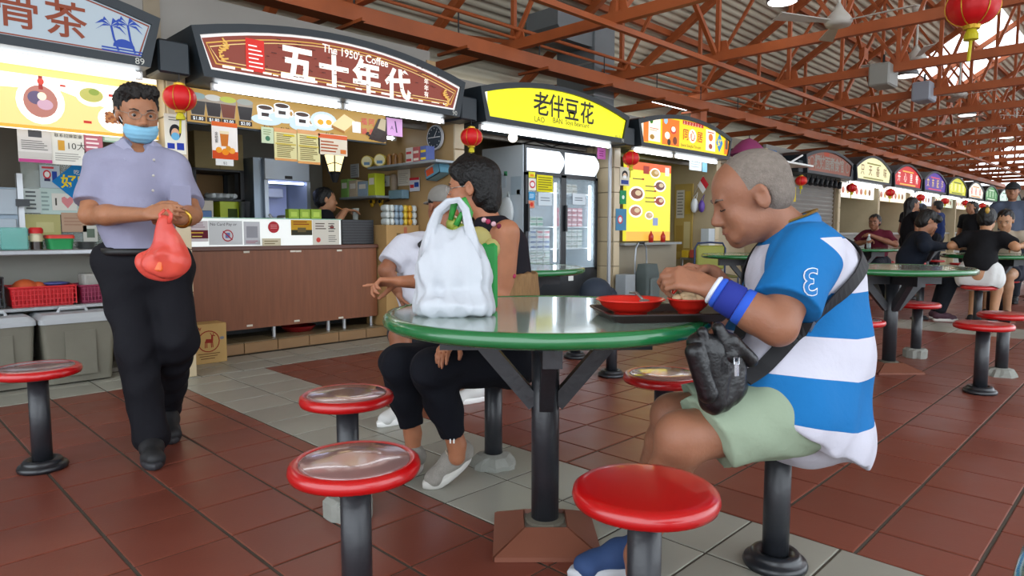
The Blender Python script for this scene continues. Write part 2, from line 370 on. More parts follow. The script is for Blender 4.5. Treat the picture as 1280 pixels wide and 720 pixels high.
# ================================================================== tables and stools
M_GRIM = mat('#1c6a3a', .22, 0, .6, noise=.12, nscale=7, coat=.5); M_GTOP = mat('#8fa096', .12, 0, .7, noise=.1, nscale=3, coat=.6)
M_RED = mat('#b3080e', .3, 0, .5, noise=.06, nscale=6, coat=.5); M_WORN = mat('#9c7674', .14, .25, .9, noise=.4, nscale=4, coat=.6)
M_CONC = mat('#8f9089', .9, 0, .2, noise=.18, nscale=16, bump=.5, bscale=30); M_BTILE = mat('#7c4a38', .5, noise=.12, nscale=8)
TR, TZ = .525, .77
def make_table():
    t = empty('dining_table', cat='table')
    b = MB(M_GRIM); b.smooth = True
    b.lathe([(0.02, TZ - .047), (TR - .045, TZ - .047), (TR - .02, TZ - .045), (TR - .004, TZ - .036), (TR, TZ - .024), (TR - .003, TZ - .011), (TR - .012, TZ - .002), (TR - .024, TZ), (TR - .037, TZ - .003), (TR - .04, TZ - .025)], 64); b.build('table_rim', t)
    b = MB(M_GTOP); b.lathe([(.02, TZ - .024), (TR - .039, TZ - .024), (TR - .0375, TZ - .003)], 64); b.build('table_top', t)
    for a in (0, math.pi / 2):
        b = MB(M_POST); d = Vector((math.cos(a), math.sin(a), 0)); b.bar(-d * .345 + Vector((0, 0, TZ - .088 + a * .002)), d * .345 + Vector((0, 0, TZ - .088 + a * .002)), .055, .08); b.build('support_bar', t)
    b = MB(M_POST); b.smooth = True; b.lathe([(.046, .05), (.046, TZ - .07)], 24); b.build('pedestal', t)
    for k in range(4):
        a = k * math.pi / 2; d = Vector((math.cos(a), math.sin(a), 0)); b = MB(M_POST); b.bar(d * .035 + Vector((0, 0, .46)), d * .20 + Vector((0, 0, TZ - .115)), .045, .05); b.build('brace', t)
    base = MB(mat('#6b6257', .8)); base.prism([(-.17, 0), (.17, 0), (.17, .012), (.075, .062), (-.075, .062), (-.17, .012)], -.05, .05); bo = base.build('plinth', t)
    for k in range(4):
        b = MB(M_BTILE); n = [(-.166, -.172, .001), (.166, -.172, .001), (.166, -.172, .016), (.067, -.072, .068), (-.067, -.072, .068), (-.166, -.172, .016), (-.05, -.03, .001), (.05, -.03, .001)]
        b.M = Matrix.Rotation(math.pi / 4 + k * math.pi / 2 - math.pi / 4, 4, 'Z'); b.put(n, [(0, 1, 2, 5), (5, 2, 3, 4), (0, 6, 7, 1), (0, 5, 4, 6), (1, 7, 3, 2), (6, 4, 3, 7)]); b.build('plinth_tile', bo)
    b = MB(mat('#5f5a4e', .9)); b.lathe([(.068, .06), (.064, .07), (.048, .074)], 16); b.build('mortar_collar', bo)
    return t
TABLES = [((1.625, 1.45), 'round green table carrying the white plastic bag and the tray of red bowls'),
          ((5.45, 1.46), 'empty round green table behind the man in the striped shirt'),
          ((9.275, 1.46), 'round green table where the woman in black top and white shorts sits'),
          ((3.48, 3.43), 'round green table in front of the two-door fridge'),
          ((7.30, 3.43), 'round green table in front of the stall with the yellow photo menu'),
          ((11.12, 3.43), 'round green table of the man in the maroon shirt'),
          ((13.10, 1.46), 'round green table beyond the woman in the beige top'),
          ((14.95, 3.43), 'far round green table by the red stall sign'),
          ((.69, -.445), 'dark green table edge beside the photographer')]
t0 = make_table()
for i, (p, lab) in enumerate(TABLES):
    t = t0 if i == 0 else copy_tree(t0); place(t, (p[0], p[1], 0), -math.pi / 4, lab, 'round green dining tables')
def make_stool(worn, base):
    t = empty('stool', cat='stool'); r = .166; z = .45
    b = MB(M_RED); b.smooth = True
    b.lathe([(.02, z - .04), (r - .02, z - .04), (r - .004, z - .034), (r, z - .022), (r - .003, z - .008), (r - .014, z)] + ([(r - .03, z + .001), (.05, z + .003), (.01, z + .003)] if not worn else [(r - .024, z - .002), (r - .034, z - .006), (r - .037, z - .025)]), 48); b.build('seat', t)
    if worn: b = MB(M_WORN); b.smooth = True; b.lathe([(.01, z - .03), (r - .03, z - .02), (r - .0265, z - .002), (r - .034, z + .0005), (.05, z + .0012), (.01, z + .0012)], 40); b.build('worn_seat_face', t)
    b = MB(M_POST); b.smooth = True; b.lathe([(.039, .0), (.039, z - .038)], 20); b.build('post', t)
    if base == 'ring':
        b = MB(mat('#1c1f24', .3, 0, .6)); b.smooth = True; b.lathe([(.04, .0), (.092, 0), (.096, .012), (.09, .024), (.078, .026), (.076, .036), (.068, .046), (.05, .046), (.044, .03)], 28); b.build('base_ring', t)
    else:
        b = MB(M_CONC); n = 20; prof = [(.10, 0), (.095, .02), (.07, .05), (.045, .058)] if base == 'cone' else [(.085, 0), (.086, .06), (.07, .075), (.045, .075)]
        b.lathe(prof, n); b.v = [(x * (1 + .12 * math.sin(5 * x / .02 + y * 90)), y * (1 + .1 * math.sin(x * 70)), q) for x, y, q in b.v]; b.build('concrete_foot', t)
    return t
KINDS = {(w, k): make_stool(w, k) for w, k in ((1, 'block'), (0, 'ring'), (1, 'ring'), (0, 'cone'), (0, 'block'))}
used = set()
def stool(x, y, k, label):
    src = KINDS[k]; o = src if k not in used else copy_tree(src); used.add(k); place(o, (x, y, 0), random.uniform(0, 6), label, 'red stools fixed to the floor')
hexa = [(.725 * math.cos(math.pi / 3 * k), .725 * math.sin(math.pi / 3 * k)) for k in range(6)]
cx, cy = 1.625, 1.45
for k, kind, lab in ((0, (1, 'ring'), 'red stool with shiny worn top between the table and the bare knees'),
                     (1, (0, 'cone'), 'red stool with concrete foot under the woman in black trousers'),
                     (2, (1, 'block'), 'worn stool with crumbling concrete foot beside the woman\'s knees'),
                     (3, (1, 'ring'), 'stool with pale worn top and bright red rim near the grey sneaker'),
                     (4, (0, 'ring'), 'glossy all-red stool in front of the blue shoe'),
                     (5, (0, 'ring'), 'stool with black ring base under the man in pale green shorts')):
    stool(cx + hexa[k][0], cy + hexa[k][1], kind, lab)
cx, cy = 5.45, 1.46
for k, kind, lab in ((0, (0, 'block'), 'red stool with square concrete foot at the empty green table'), (3, (1, 'ring'), 'red stool just behind the back of the striped shirt'),
                     (4, (0, 'ring'), 'red stool with black ring base at the empty green table'), (5, (0, 'cone'), 'red stool with conical concrete foot at the empty green table'),
                     (1, (0, 'ring'), 'red stool on the far side of the empty green table'), (2, (0, 'ring'), 'red stool on the far side of the empty green table')):
    stool(cx + hexa[k][0], cy + hexa[k][1], kind, lab)
for k, lab in ((0, 'red stool under the woman in the beige top'), (2, 'red stool under the person in the navy jacket'), (3, 'red stool under the woman in white shorts'), (4, 'empty red stool next to the woman in white shorts'), (5, 'empty red stool next to the woman in the beige top')):
    stool(9.275 + hexa[k][0], 1.46 + hexa[k][1], (0, 'ring'), lab)
for k, lab in ((0, 'red stool behind the round table facing the fridge'), (3, 'red stool under the person in the grey cap'), (4, 'red stool hidden behind the woman in black trousers'), (5, 'red stool near the round table facing the fridge'), (1, 'red stool closest to the two-door fridge')):
    stool(3.48 + hexa[k][0], 3.43 + hexa[k][1], (0, 'ring'), lab)
for k in (0, 3, 4, 5): stool(7.30 + hexa[k][0], 3.43 + hexa[k][1], (0, 'ring'), 'red stool at the table in front of the yellow photo menu')
for k in (0, 3, 4, 5): stool(11.12 + hexa[k][0], 3.43 + hexa[k][1], (0, 'ring'), 'red stool under the man in the maroon shirt' if k == 0 else 'empty red stool at the table of the man in maroon')
for c in ((13.10, 1.46), (14.95, 3.43)):
    for k in (0, 2, 3, 4): stool(c[0] + hexa[k][0], c[1] + hexa[k][1], (0, 'ring'), 'red stool at one of the far green tables')
stool(.585, 3.44, (1, 'ring'), 'red stool with black ring base standing alone near the grey bins')
stool(.165, 2.78, (0, 'ring'), 'red stool peeking in next to the lone stool by the grey bins')

# ================================================================== things on the table
RTZ = TZ - .003
# tray, bowls, spoon
fx = Vector((.70, .72, 0)).normalized(); tc = Vector((1.735, 1.095, RTZ)); trz = math.radians(-38)
b = MB(mat('#2a1a18', .35, 0, .5, noise=.1)); w, d, h = .36, .27, .022
def ring(w, d, z, r, n=5):
    o = []
    for sx, sy, a0 in ((1, 1, 0), (-1, 1, 90), (-1, -1, 180), (1, -1, 270)):
        for k in range(n): a = math.radians(a0 + 90 * k / (n - 1)); o.append((sx * (w / 2 - r) + r * math.cos(a), sy * (d / 2 - r) + r * math.sin(a), z))
    return o
def loft(b, rings, cap0=True, cap1=True):
    n = len(rings[0]); vs = [p for r in rings for p in r]; fs = []
    for k in range(len(rings) - 1):
        for i in range(n): j = (i + 1) % n; fs.append((k * n + i, k * n + j, k * n + n + j, k * n + n + i))
    if cap0: fs.append(tuple(range(n))[::-1])
    if cap1: fs.append(tuple((len(rings) - 1) * n + i for i in range(n)))
    return b.put(vs, fs)
loft(b, [ring(w - .04, d - .04, 0, .02), ring(w, d, h, .03), ring(w + .012, d + .012, h + .001, .034), ring(w + .012, d + .012, h + .005, .034), ring(w - .006, d - .006, h + .004, .03), ring(w - .045, d - .045, .005, .02)])
b.build('tray', loc=tc, label='dark brown plastic tray under the two red bowls', cat='tray').rotation_euler = (0, 0, trz)
M_BOWL = mat('#d8281c', .3, 0, .5, coat=.3); M_BOWLI = mat('#b3201a', .35)
def bowl(loc, r, h, label, food):
    t = empty('bowl', loc, 0, label, 'bowl', 'red bowls on the tray'); b = MB(M_BOWL); b.smooth = True
    b.lathe([(r * .5, 0), (r * .52, .012), (r * .62, .016), (r * .86, h * .6), (r * .97, h * .93), (r * 1.06, h), (r * 1.03, h + .003), (r * .95, h * .96), (r * .82, h * .6), (r * .55, .02), (.01, .016)], 40); b.build('bowl_body', t)
    if food:
        b = MB(mat('#cdb08a', .6, noise=.3, nscale=60)); b.smooth = True; R2 = random.Random(3)
        for i in range(46):
            a = R2.uniform(0, 6.28); q = R2.uniform(0, r * .72); b.sphere((q * math.cos(a), q * math.sin(a), h * .82 + R2.uniform(0, .012) + .012 * (1 - q / r)), R2.uniform(.009, .017), 8, 6, (1, 1, .7))
        b.build('food', t)['kind'] = 'stuff'
    else:
        b = MB(mat('#7e3b1c', .15, 0, .6)); b.lathe([(.01, h * .5), (r * .76, h * .5), (r * .76, h * .505)], 32); b.build('soup', t)
    return t
bowl(tc + Vector((-.062, .058, .006)), .098, .05, 'wider red bowl of soup beside the bowl of rice', False)
bowl(tc + Vector((.068, -.062, .006)), .062, .05, 'smaller red bowl heaped with pale food', True)
b = MB(mat('#8b8b88', .3, .6)); b.smooth = True; p = tc + Vector((-.03, .03, .05))
b.tube([p, p + Vector((.03, .05, .02)), p + Vector((.07, .10, .014))], .004, 8); b.sphere(p, .016, 12, 8, (1.3, .9, .35)); b.build('spoon', label='metal spoon leaning inside the wider red bowl', cat='spoon')

# ================================================================== hanging red lanterns
def make_lantern(r=.097):
    t = empty('lantern', cat='lantern'); b = MB(mat('#d0141a', .45, 0, .4)); b.smooth = True; n = 24; prof = []
    for i in range(13): a = math.pi * i / 12; prof.append((max(.03, r * math.sin(a) ** .8), -r * .84 * math.cos(a)))
    vs = []; m = 48
    for q, z in prof:
        for k in range(m): a = 2 * math.pi * k / m; w = 1 + .03 * abs(math.sin(a * 6)); vs.append((q * w * math.cos(a), q * w * math.sin(a), z))
    b.put(vs, [(i * m + k, i * m + (k + 1) % m, i * m + m + (k + 1) % m, i * m + m + k) for i in range(12) for k in range(m)]); b.build('silk_body', t)
    g = mat('#caa12c', .35, .5)
    for k in range(6):
        a = 2 * math.pi * (k * 2 + .5) / 12 + .26; b = MB(g); b.tube([((q + .003) * math.cos(a), (q + .003) * math.sin(a), z) for q, z in prof], .0022, 5); b.build('gold_rib', t)
    b = MB(g); b.lathe([(.034, r * .8), (.034, r * .95), (.02, r * 1.0)], 20); b.build('top_cap', t)
    b = MB(g); b.lathe([(.03, -r * .97), (.034, -r * .8)], 20); b.build('bottom_cap', t)
    b = MB(mat('#c4b914', .7)); b.lathe([(.028, -r * 1.42), (.027, -r * 1.2), (.016, -r * .95)], 14); b.tube([(.008, 0, -r * 1.4), (.010, .004, -r * 2.3)], .007, 7); tl = b.build('tassel', t)
    b = MB(M_DARK); b.tube([(0, 0, r * .95), (0, 0, r * 2.2)], .003, 5); b.build('hook_wire', t)
    return t
LX, LY, LZ = 1.633, 4.63, 1.884
lant0 = make_lantern(); LN = {0: 'red lantern between the white lit menu and the brown coffee sign', 1: 'red lantern left of the yellow beancurd sign', 2: 'red lantern left of the orange photo sign', 4: 'red lantern by the number 93 sign'}
for i, n in enumerate([0, 1, 2, 4, 5, 6, 7, 8, 9, 10, 11, 12]):
    t = lant0 if i == 0 else copy_tree(lant0)
    place(t, (LX + 2.527 * n, LY, LZ + (.0 if n < 3 else random.uniform(-.02, .02))), random.uniform(0, 3), LN.get(n, 'red lantern hanging in the row of far stalls'), 'red paper lanterns')
big = copy_tree(lant0); place(big, at(1216, 8, 5.8), .3, 'large red lantern hanging high above the far diners', 'red paper lanterns', 2.05)
b = MB(M_DARK); p = at(1216, 8, 5.8); b.tube([p + Vector((0, 0, .3)), (p.x, p.y, CZ)], .003, 5); b.build('lantern_wire', label='thin dark wire holding the large lantern', cat='wire')

# ================================================================== ceiling fans, lamps, duct
def make_fan():
    t = empty('ceiling_fan', cat='fan'); m = mat('#b9b6ad', .45)
    b = MB(m); b.lathe([(.02, .52), (.075, .62), (.075, .66)], 16); b.build('canopy', t)
    b = MB(m); b.tube([(0, 0, .1), (0, 0, .6)], .016, 8); b.build('down_rod', t)
    b = MB(m); b.smooth = True; b.lathe([(.02, -.05), (.11, -.05), (.13, -.01), (.10, .04), (.05, .1), (.02, .16)], 20); b.build('motor', t)
    for k in range(3):
        a = 2 * math.pi * k / 3; b = MB(m); b.M = Matrix.Rotation(a, 4, 'Z'); b.put([(.1, -.03, -.012), (.1, .03, .0), (.68, .075, .01), (.68, -.065, -.02), (.1, -.03, -.02), (.1, .03, -.008), (.68, .075, .002), (.68, -.065, -.028)],
            [(0, 3, 2, 1), (4, 5, 6, 7), (0, 1, 5, 4), (1, 2, 6, 5), (2, 3, 7, 6), (3, 0, 4, 7)]); b.build('blade', t)
    return t
fan0 = make_fan()
for i, (u, v, z, d) in enumerate(((1048, 26, 3.05, 6.5), (1145, 72, 3.1, 9), (1199, 118, 3.1, 11.5), (1240, 143, 3.1, 14), (1270, 160, 3.1, 17))):
    f = fan0 if i == 0 else copy_tree(fan0); p = at(u, v, d); f.location = p; f.rotation_euler = (0, 0, .5 + i)
    tag(f, 'white three-blade ceiling fan hanging below the trusses', None, 'ceiling fans')
    if p.z + .66 < CZ: b = MB(mat('#b9b6ad', .45)); b.tube([(0, 0, .64), (0, 0, CZ - p.z)], .016, 8); b.build('rod_extension', f)
def make_lamp():
    t = empty('pendant_lamp', cat='lamp'); b = MB(mat('#6d6f70', .4, .4)); b.smooth = True; b.lathe([(.17, 0), (.16, .06), (.08, .16), (.06, .28), (.02, .3)], 24); b.build('lamp_shade', t)
    b = MB(glow('#ffffff', 6)); b.lathe([(.02, -.012), (.15, -.008), (.155, .004)], 24); b.build('lamp_glass', t)
    return t
lamp0 = make_lamp()
for i, (u, v, d) in enumerate(((978, 2, 7.5), (1134, 95, 11), (1209, 144, 14), (1258, 172, 18))):
    f = lamp0 if i == 0 else copy_tree(lamp0); p = at(u, v, d); f.location = p; tag(f, 'round high-bay lamp shining between the trusses', None, 'high-bay lamps')
    b = MB(M_DARK); b.tube([(0, 0, .29), (0, 0, max(.5, CZ - p.z))], .012, 6); b.build('stem', f)
def tube_lamp(p0, p1, label, e=9, r=.02, group='fluorescent tubes', housing=True):
    p0, p1 = Vector(p0), Vector(p1); t = empty('tube_light', (p0 + p1) / 2, 0, label, 'light', group); a, c = p0 - (p0 + p1) / 2, p1 - (p0 + p1) / 2
    b = MB(glow('#f4fbff', e)); b.smooth = True; b.tube([a, c], r, 10); b.build('tube', t)
    if housing: b = MB(M_WHITE); b.bar(a + Vector((0, .0, r + .022)), c + Vector((0, .0, r + .022)), .07, .036); b.build('housing', t)
    d = (c - a).normalized() * .02
    for q in (a, c): b = MB(M_WHITE); b.bar(q - d, q + d, .03, .05); b.build('end_cap', t)
    return t
p0_, p1_ = atY(817, 123, 5.9), atY(858, 136, 5.9); tube_lamp(p0_, (p1_.x, p1_.y, p0_.z), 'tube light fixed beneath the eaves beam above the orange sign', 10, .06)
# ventilation duct rising over the beancurd stall
t = empty('air_duct', label='boxy grey sheet metal duct rising from the stalls to the roof', cat='duct')
x0 = atY(742, 60, 6.0).x; M_DUCT = M_DUCL = mat('#757a7c', .5, .3, noise=.15, nscale=3)
b = MB(M_DUCT); b.box(x0, x0 + .47, 6.0, 6.68, 2.58, 3.98); b.build('riser', t)
b = MB(M_DUCL); b.box(x0 + .005, x0 + .475, 5.985, 6.0, 2.58, 4.0); b.build('front_sheet', t)
b = MB(M_DUCT); b.prism([(x0 - .75, 3.78), (x0 - .55, 3.62), (x0 + .05, 3.62), (x0 + .05, 4.02), (x0 - .75, 4.02)], 6.02, 6.6); b.build('elbow', t)
for z in (2.95, 3.4): b = MB(M_STEEL); b.box(x0 - .012, x0 + .485, 5.98, 6.69, z, z + .02); b.build('flange', t)
# loudspeaker boxes up in the trusses
for i, (u, v, d) in enumerate(((1104, 97, 9.0), (1155, 117, 10.5))):
    p = at(u, v, d); b = MB(mat('#8f95a0', .5) if i else mat('#8a8a84', .5)); b.bbox(p.x - .2, p.x + .2, p.y - .13, p.y + .13, p.z - .13, p.z + .16, .02); t = b.build('ceiling_speaker', label=('pale grey' if i == 0 else 'bluish grey') + ' loudspeaker box mounted under a roof truss', cat='speaker')
    b = MB(M_DARK); b.tube([(p.x, p.y, p.z + .15), (p.x, p.y, max(CZ, p.z + .3))], .015, 6); b.build('mount', t)
# ================================================================== the food stalls
SY = 4.60
SG = 1.0
class Panel(MB):                                                 # marks on an upright plane facing the hall
    def on(s, y): s.y = y; s.k = 0; return s
    def _y(s): s.k += 1; return s.y - .00012 * s.k
    def R(s, x0, z0, x1, z1, m): return s.rect(x0, z0, x1 - x0, z1 - z0, s._y(), m)
    def T(s, t, x, z, size, m, align='LEFT', bold=0., sx=1., rot=0.): return s.text(t, x, z, size, s._y(), m, align, bold, sx, rot)
    def D(s, x, z, rx, m, rz=None): return s.disc(x, z, rx, rz, s._y(), m)
    def P(s, pts, m): return s.poly(pts, s._y(), m)
    def L(s, pts, w, m):                                         # a stroke of given width
        y = s._y()
        for (a, b), (c, d) in zip(pts[:-1], pts[1:]):
            l = math.hypot(c - a, d - b) or 1; nx, nz = -(d - b) / l * w / 2, (c - a) / l * w / 2
            s.poly([(a - nx, b - nz), (c - nx, d - nz), (c + nx, d + nz), (a + nx, b + nz)], y, m)
        return s
ARCH = 2.505
class Letters(Panel):                                            # big characters become parts of their own
    def T(s, t, x, z, size, m, *a, **k):
        if size < .1: return Panel.T(s, t, x, z, size, m, *a, **k)
        for q in [Panel().on(s._y())]: Panel.T(q, t, x, z, size, m, *a, **k); q.build('character', s.t)
        return s
def sgn_outline(x0, x1, ins=0., zb=2.035, zs=2.345, zt=None, n=14):
    zt = zt or ARCH
    xm = (x0 + x1) / 2; hw = (x1 - x0) / 2; sl = .07
    pts = [(x0 + sl + ins * .9, zb + ins), (x1 - sl - ins * .9, zb + ins)]
    for i in range(n + 1):
        t = 1 - 2 * i / n; pts.append((xm + t * (hw - ins), zs + (zt - zs) * (1 - t * t) - ins * .9))
    return pts
def sx_(k): return 1.70 + 2.522 * k
def stall_sign(k, bg, label, deco, border=None, num=None, e=1.0, frame=M_FRAME, depth=.55):
    x0 = sx_(k); x1 = x0 + 2.34; t = empty('stall_sign', (0, 0, 0), 0, label, 'sign', 'arched stall signs')
    b = MB(frame); b.prism(sgn_outline(x0, x1), SY, SY + depth); b.build('sign_box', t)
    b = MB(frame); ou = sgn_outline(x0, x1); ii = sgn_outline(x0, x1, .052); n = len(ou)          # raised surround
    vs = [(x, SY - .03, z) for x, z in ou] + [(x, SY - .03, z) for x, z in ii] + [(x, SY, z) for x, z in ou] + [(x, SY, z) for x, z in ii]; fs = []
    for i in range(n): j = (i + 1) % n; fs += [(i, j, n + j, n + i), (i, 2 * n + i, 2 * n + j, j), (n + i, n + j, 3 * n + j, 3 * n + i)]
    b.put(vs, fs); b.build('sign_frame', t)
    p = Panel(glow(bg, e)).on(SY - .006); ii = sgn_outline(x0, x1, .05); p.P(ii, glow(bg, e)); p.build('lit_panel', t)
    if border:
        for ins, w, c in border:
            p = Panel().on(SY - .008); o = sgn_outline(x0, x1, ins); o2 = sgn_outline(x0, x1, ins + w); n = len(o)
            p.use(glow(c, e)); p.put([(x, SY - .0095, z) for x, z in o] + [(x, SY - .0095, z) for x, z in o2], [(i, (i + 1) % n, n + (i + 1) % n, n + i) for i in range(n)]); p.build('border_line', t)
    if deco: p = Letters().on(SY - .010); p.t = t; deco(p, x0, x1); p.build('small_print', t)['kind'] = 'stuff'
    if num: p = Panel().on(SY - .032); p.T(num, x1 - .13, 2.043, .055, pap('#c9c9c0'), 'CENTER'); p.build('stall_number', t)
    return t
def SP(u, v): q = atY(u, v, SY); return q.x, q.z
# ---- 89
def deco89(p, x0, x1):
    br = glow('#8f3f20', .55)
    p.T('肉', .52, 2.17, .215, br, 'CENTER', .012); x, z = SP(21, 12); p.T('骨', x, z - .08, .215, br, 'CENTER', .012); x, z = SP(82, 25); p.T('茶', x, z - .08, .215, br, 'CENTER', .012)
    bl = glow('#1b3f9c', .8); cx, cz = SP(150, 62)
    for i in range(5): p.R(cx - .10, cz - .005 - i * .016, cx + .12 - .0 * i, cz + .004 - i * .016, bl)
    p.P([(cx + .02 + .06 * math.cos(a), cz + .012 + .05 * math.sin(a)) for a in np.linspace(0, math.pi, 10)], bl)
    for tx, tz in ((cx - .045, cz + .13), (cx + .045, cz + .15)):
        p.L([(tx + .035, cz - .01), (tx + .012, cz + .06), (tx, tz)], .012, bl)
        for a in (20, 60, 120, 160, 200, -25):
            c, s = math.cos(math.radians(a)), math.sin(math.radians(a)); p.P([(tx, tz), (tx + c * .045 - s * .014, tz + s * .035 + .016), (tx + c * .09, tz + s * .05 - .022), (tx + c * .05, tz + s * .03)], bl)
stall_sign(-1, '#b4c3cd', 'pale sign with brown characters, a blue palm tree emblem and number 89', deco89, [(.06, .008, '#8c3f28')], '89', .62)
# ---- 90
def deco90(p, x0, x1):
    w = glow('#fff6ec', 1.1); g = glow('#e0b358', .85); rd = glow('#d22a20', .9)
    for ch, u, v, s in (('五', 372, 98, .30), ('十', 417, 104, .28), ('年', 458, 112, .28), ('代', 497, 120, .27)):
        x, z = SP(u, v); p.T(ch, x, z, s * .92, w, 'CENTER', .035)
    x, z = SP(402, 63); p.T("The 1950's Coffee", x, z - .008, .083, w, 'LEFT', .012, .95, -.03)
    for i, ch in enumerate('年年有'): x, z = SP(532, 102 + i * 8); p.T(ch, x, z - .02, .05, w, 'CENTER', .01)
    a, c = SP(307, 88); d, f = SP(329, 52); p.R(a, c, d, f, rd)
    for i, l in enumerate((.06, .09, .10, .07, .10, .10)): p.R(a + .02, f - .05 - i * .028, a + .02 + l, f - .042 - i * .028, w)
    dk = glow('#5b261f', .5)
    for i in range(60):
        x = random.uniform(x0 + .5, x1 - .3); z = random.uniform(2.13, 2.40); p.R(x, z, x + random.uniform(.01, .04), z + .006, dk)
    for i in range(16):
        x = x0 + .2 + i * .125 + random.uniform(-.03, .03); p.R(x, 2.112 + random.uniform(0, .012), x + random.uniform(.03, .09), 2.125 + random.uniform(0, .012), w)
    for x, s, zz in ((x0 + .20, 1, 2.235), (x1 - .21, -1, 2.19)):
        for i in range(9):
            a = i * .7; p.L([(x + s * (.006 * i * math.cos(a)), zz + .07 - i * .016), (x + s * (.035 * math.sin(a)) + s * .01, zz + .058 - i * .016), (x + s * .028 * math.cos(a), zz + .047 - i * .016)], .010, g)
stall_sign(0, '#8a3f30', 'brown coffee stall sign with white characters and gold border, number 90', deco90, [(.052, .018, '#f6f2f0'), (.095, .008, '#d9a94e'), (.118, .006, '#efd08a')], '90', .8)
# ---- 91
def deco91(p, x0, x1):
    k = mat('#191408', .5)
    for ch, u, v in (('老', 676, 136), ('伴', 695, 139), ('豆', 714, 143), ('花', 733, 147)):
        x, z = SP(u, v); p.T(ch, x, z - .045, .245, k, 'CENTER', .014)
    g = mat('#5c4c08', .5)
    x, z = SP(667, 148); p.T('LAO', x, z - .028, .078, g, 'LEFT', .004); x, z = SP(690, 150); p.T('BAN', x, z - .028, .078, g, 'LEFT', .004); x, z = SP(706, 152); p.T('Soya Beancurd', x, z - .028, .07, g, 'LEFT', .003, .95)
    x, z = SP(768, 171); p.T('#01-91', x, z - .005, .04, g)
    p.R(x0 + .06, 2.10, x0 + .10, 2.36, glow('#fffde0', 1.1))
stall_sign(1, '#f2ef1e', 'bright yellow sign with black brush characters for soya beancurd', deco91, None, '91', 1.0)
# ---- 92
def deco92(p, x0, x1):
    o = glow('#f07c1c', .9); w = glow('#fff3dd', 1.0); r = glow('#c9301c', .8)
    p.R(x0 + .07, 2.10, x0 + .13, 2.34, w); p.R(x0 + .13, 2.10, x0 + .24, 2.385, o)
    p.R(x0 + .24, 2.12, x0 + .50, 2.40, w); p.D(x0 + .30, 2.36, .035, glow('#3f8a2c', .7)); p.D(x0 + .32, 2.17, .05, glow('#b88b34', .7), .03); p.R(x0 + .27, 2.27, x0 + .46, 2.278, r); p.R(x0 + .27, 2.25, x0 + .42, 2.256, r)
    p.R(x0 + .54, 2.105, x0 + .94, 2.43, o); p.D(x0 + .62, 2.40, .045, glow('#a8cbe0', .9)); p.D(x0 + .66, 2.22, .06, w, .045); p.D(x0 + .80, 2.30, .07, glow('#d8402a', .8), .05); p.D(x0 + .80, 2.31, .05, w, .034); p.D(x0 + .84, 2.17, .05, glow('#8a3a1c', .6)); p.D(x0 + .70, 2.14, .04, glow('#3a2a1c', .4))
    p.R(x0 + 1.02, 2.40, x0 + 1.55, 2.45, r)
    for i in range(7): p.T('上', x0 + 1.06 + i * .07, 2.408, .045, w, 'CENTER', .004)
    p.D(x0 + 1.27, 2.27, .10, w, .09)
    for ch, x in (('同', 1.10), ('心', 1.27), ('居', 1.46)): p.T(ch, x0 + x, 2.22, .15, r, 'CENTER', .012)
    p.T('Special Shanghai Tim-sum', x0 + .98, 2.12, .052, glow('#3a2f12', .3), 'LEFT', 0, .95)
    p.R(x0 + 1.62, 2.12, x0 + 1.88, 2.40, w); p.D(x0 + 1.75, 2.30, .06, o, .05); p.D(x0 + 1.75, 2.18, .05, glow('#b5502c', .7), .035); p.R(x0 + 1.66, 2.36, x0 + 1.84, 2.372, r)
    bx = x0 + 2.0; p.P([(bx, 2.12), (bx + .095, 2.25), (bx, 2.38), (bx - .095, 2.25)], glow('#2a83c4', .9)); p.T('好', bx, 2.21, .11, glow('#f4e23c', 1), 'CENTER', .02)
    p.R(x0 + 2.14, 2.11, x0 + 2.26, 2.30, o); p.R(x0 + 2.17, 2.18, x0 + 2.24, 2.32, glow('#6b5c4c', .5))
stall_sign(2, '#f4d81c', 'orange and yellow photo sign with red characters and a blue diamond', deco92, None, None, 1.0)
# ---- 93, shut and unlit
def deco93(p, x0, x1):
    g = mat('#8f887c', .4, .5); o = mat('#b5421f', .6)
    for i in range(6):
        x = x0 + .55 + i * .24; p.T('粿妹面煮食馆'[i], x, 2.16, .26, g, 'CENTER', .02)
    p.R(x0 + .85, 2.38, x0 + 1.1, 2.47, o)
    for x in (x0 + .3, x1 - .28):
        for a in range(10): p.L([(x + .1 * math.cos(a * .63), 2.24 + .09 * math.sin(a * .63)), (x + .1 * math.cos(a * .63 + .63), 2.24 + .09 * math.sin(a * .63 + .63))], .02, g)
    p.T('93', x0 + .12, 2.2, .1, mat('#c9b89c', .5), 'CENTER', .01)
def dull(c): return mat(c, .5)
_g = glow; glow = lambda c, e=1: dull(c) if e == 0 else _g(c, e)
stall_sign(4, '#94503a', 'unlit brown sign with metal characters above the closed shutter, number 93', deco93, None, None, 0)
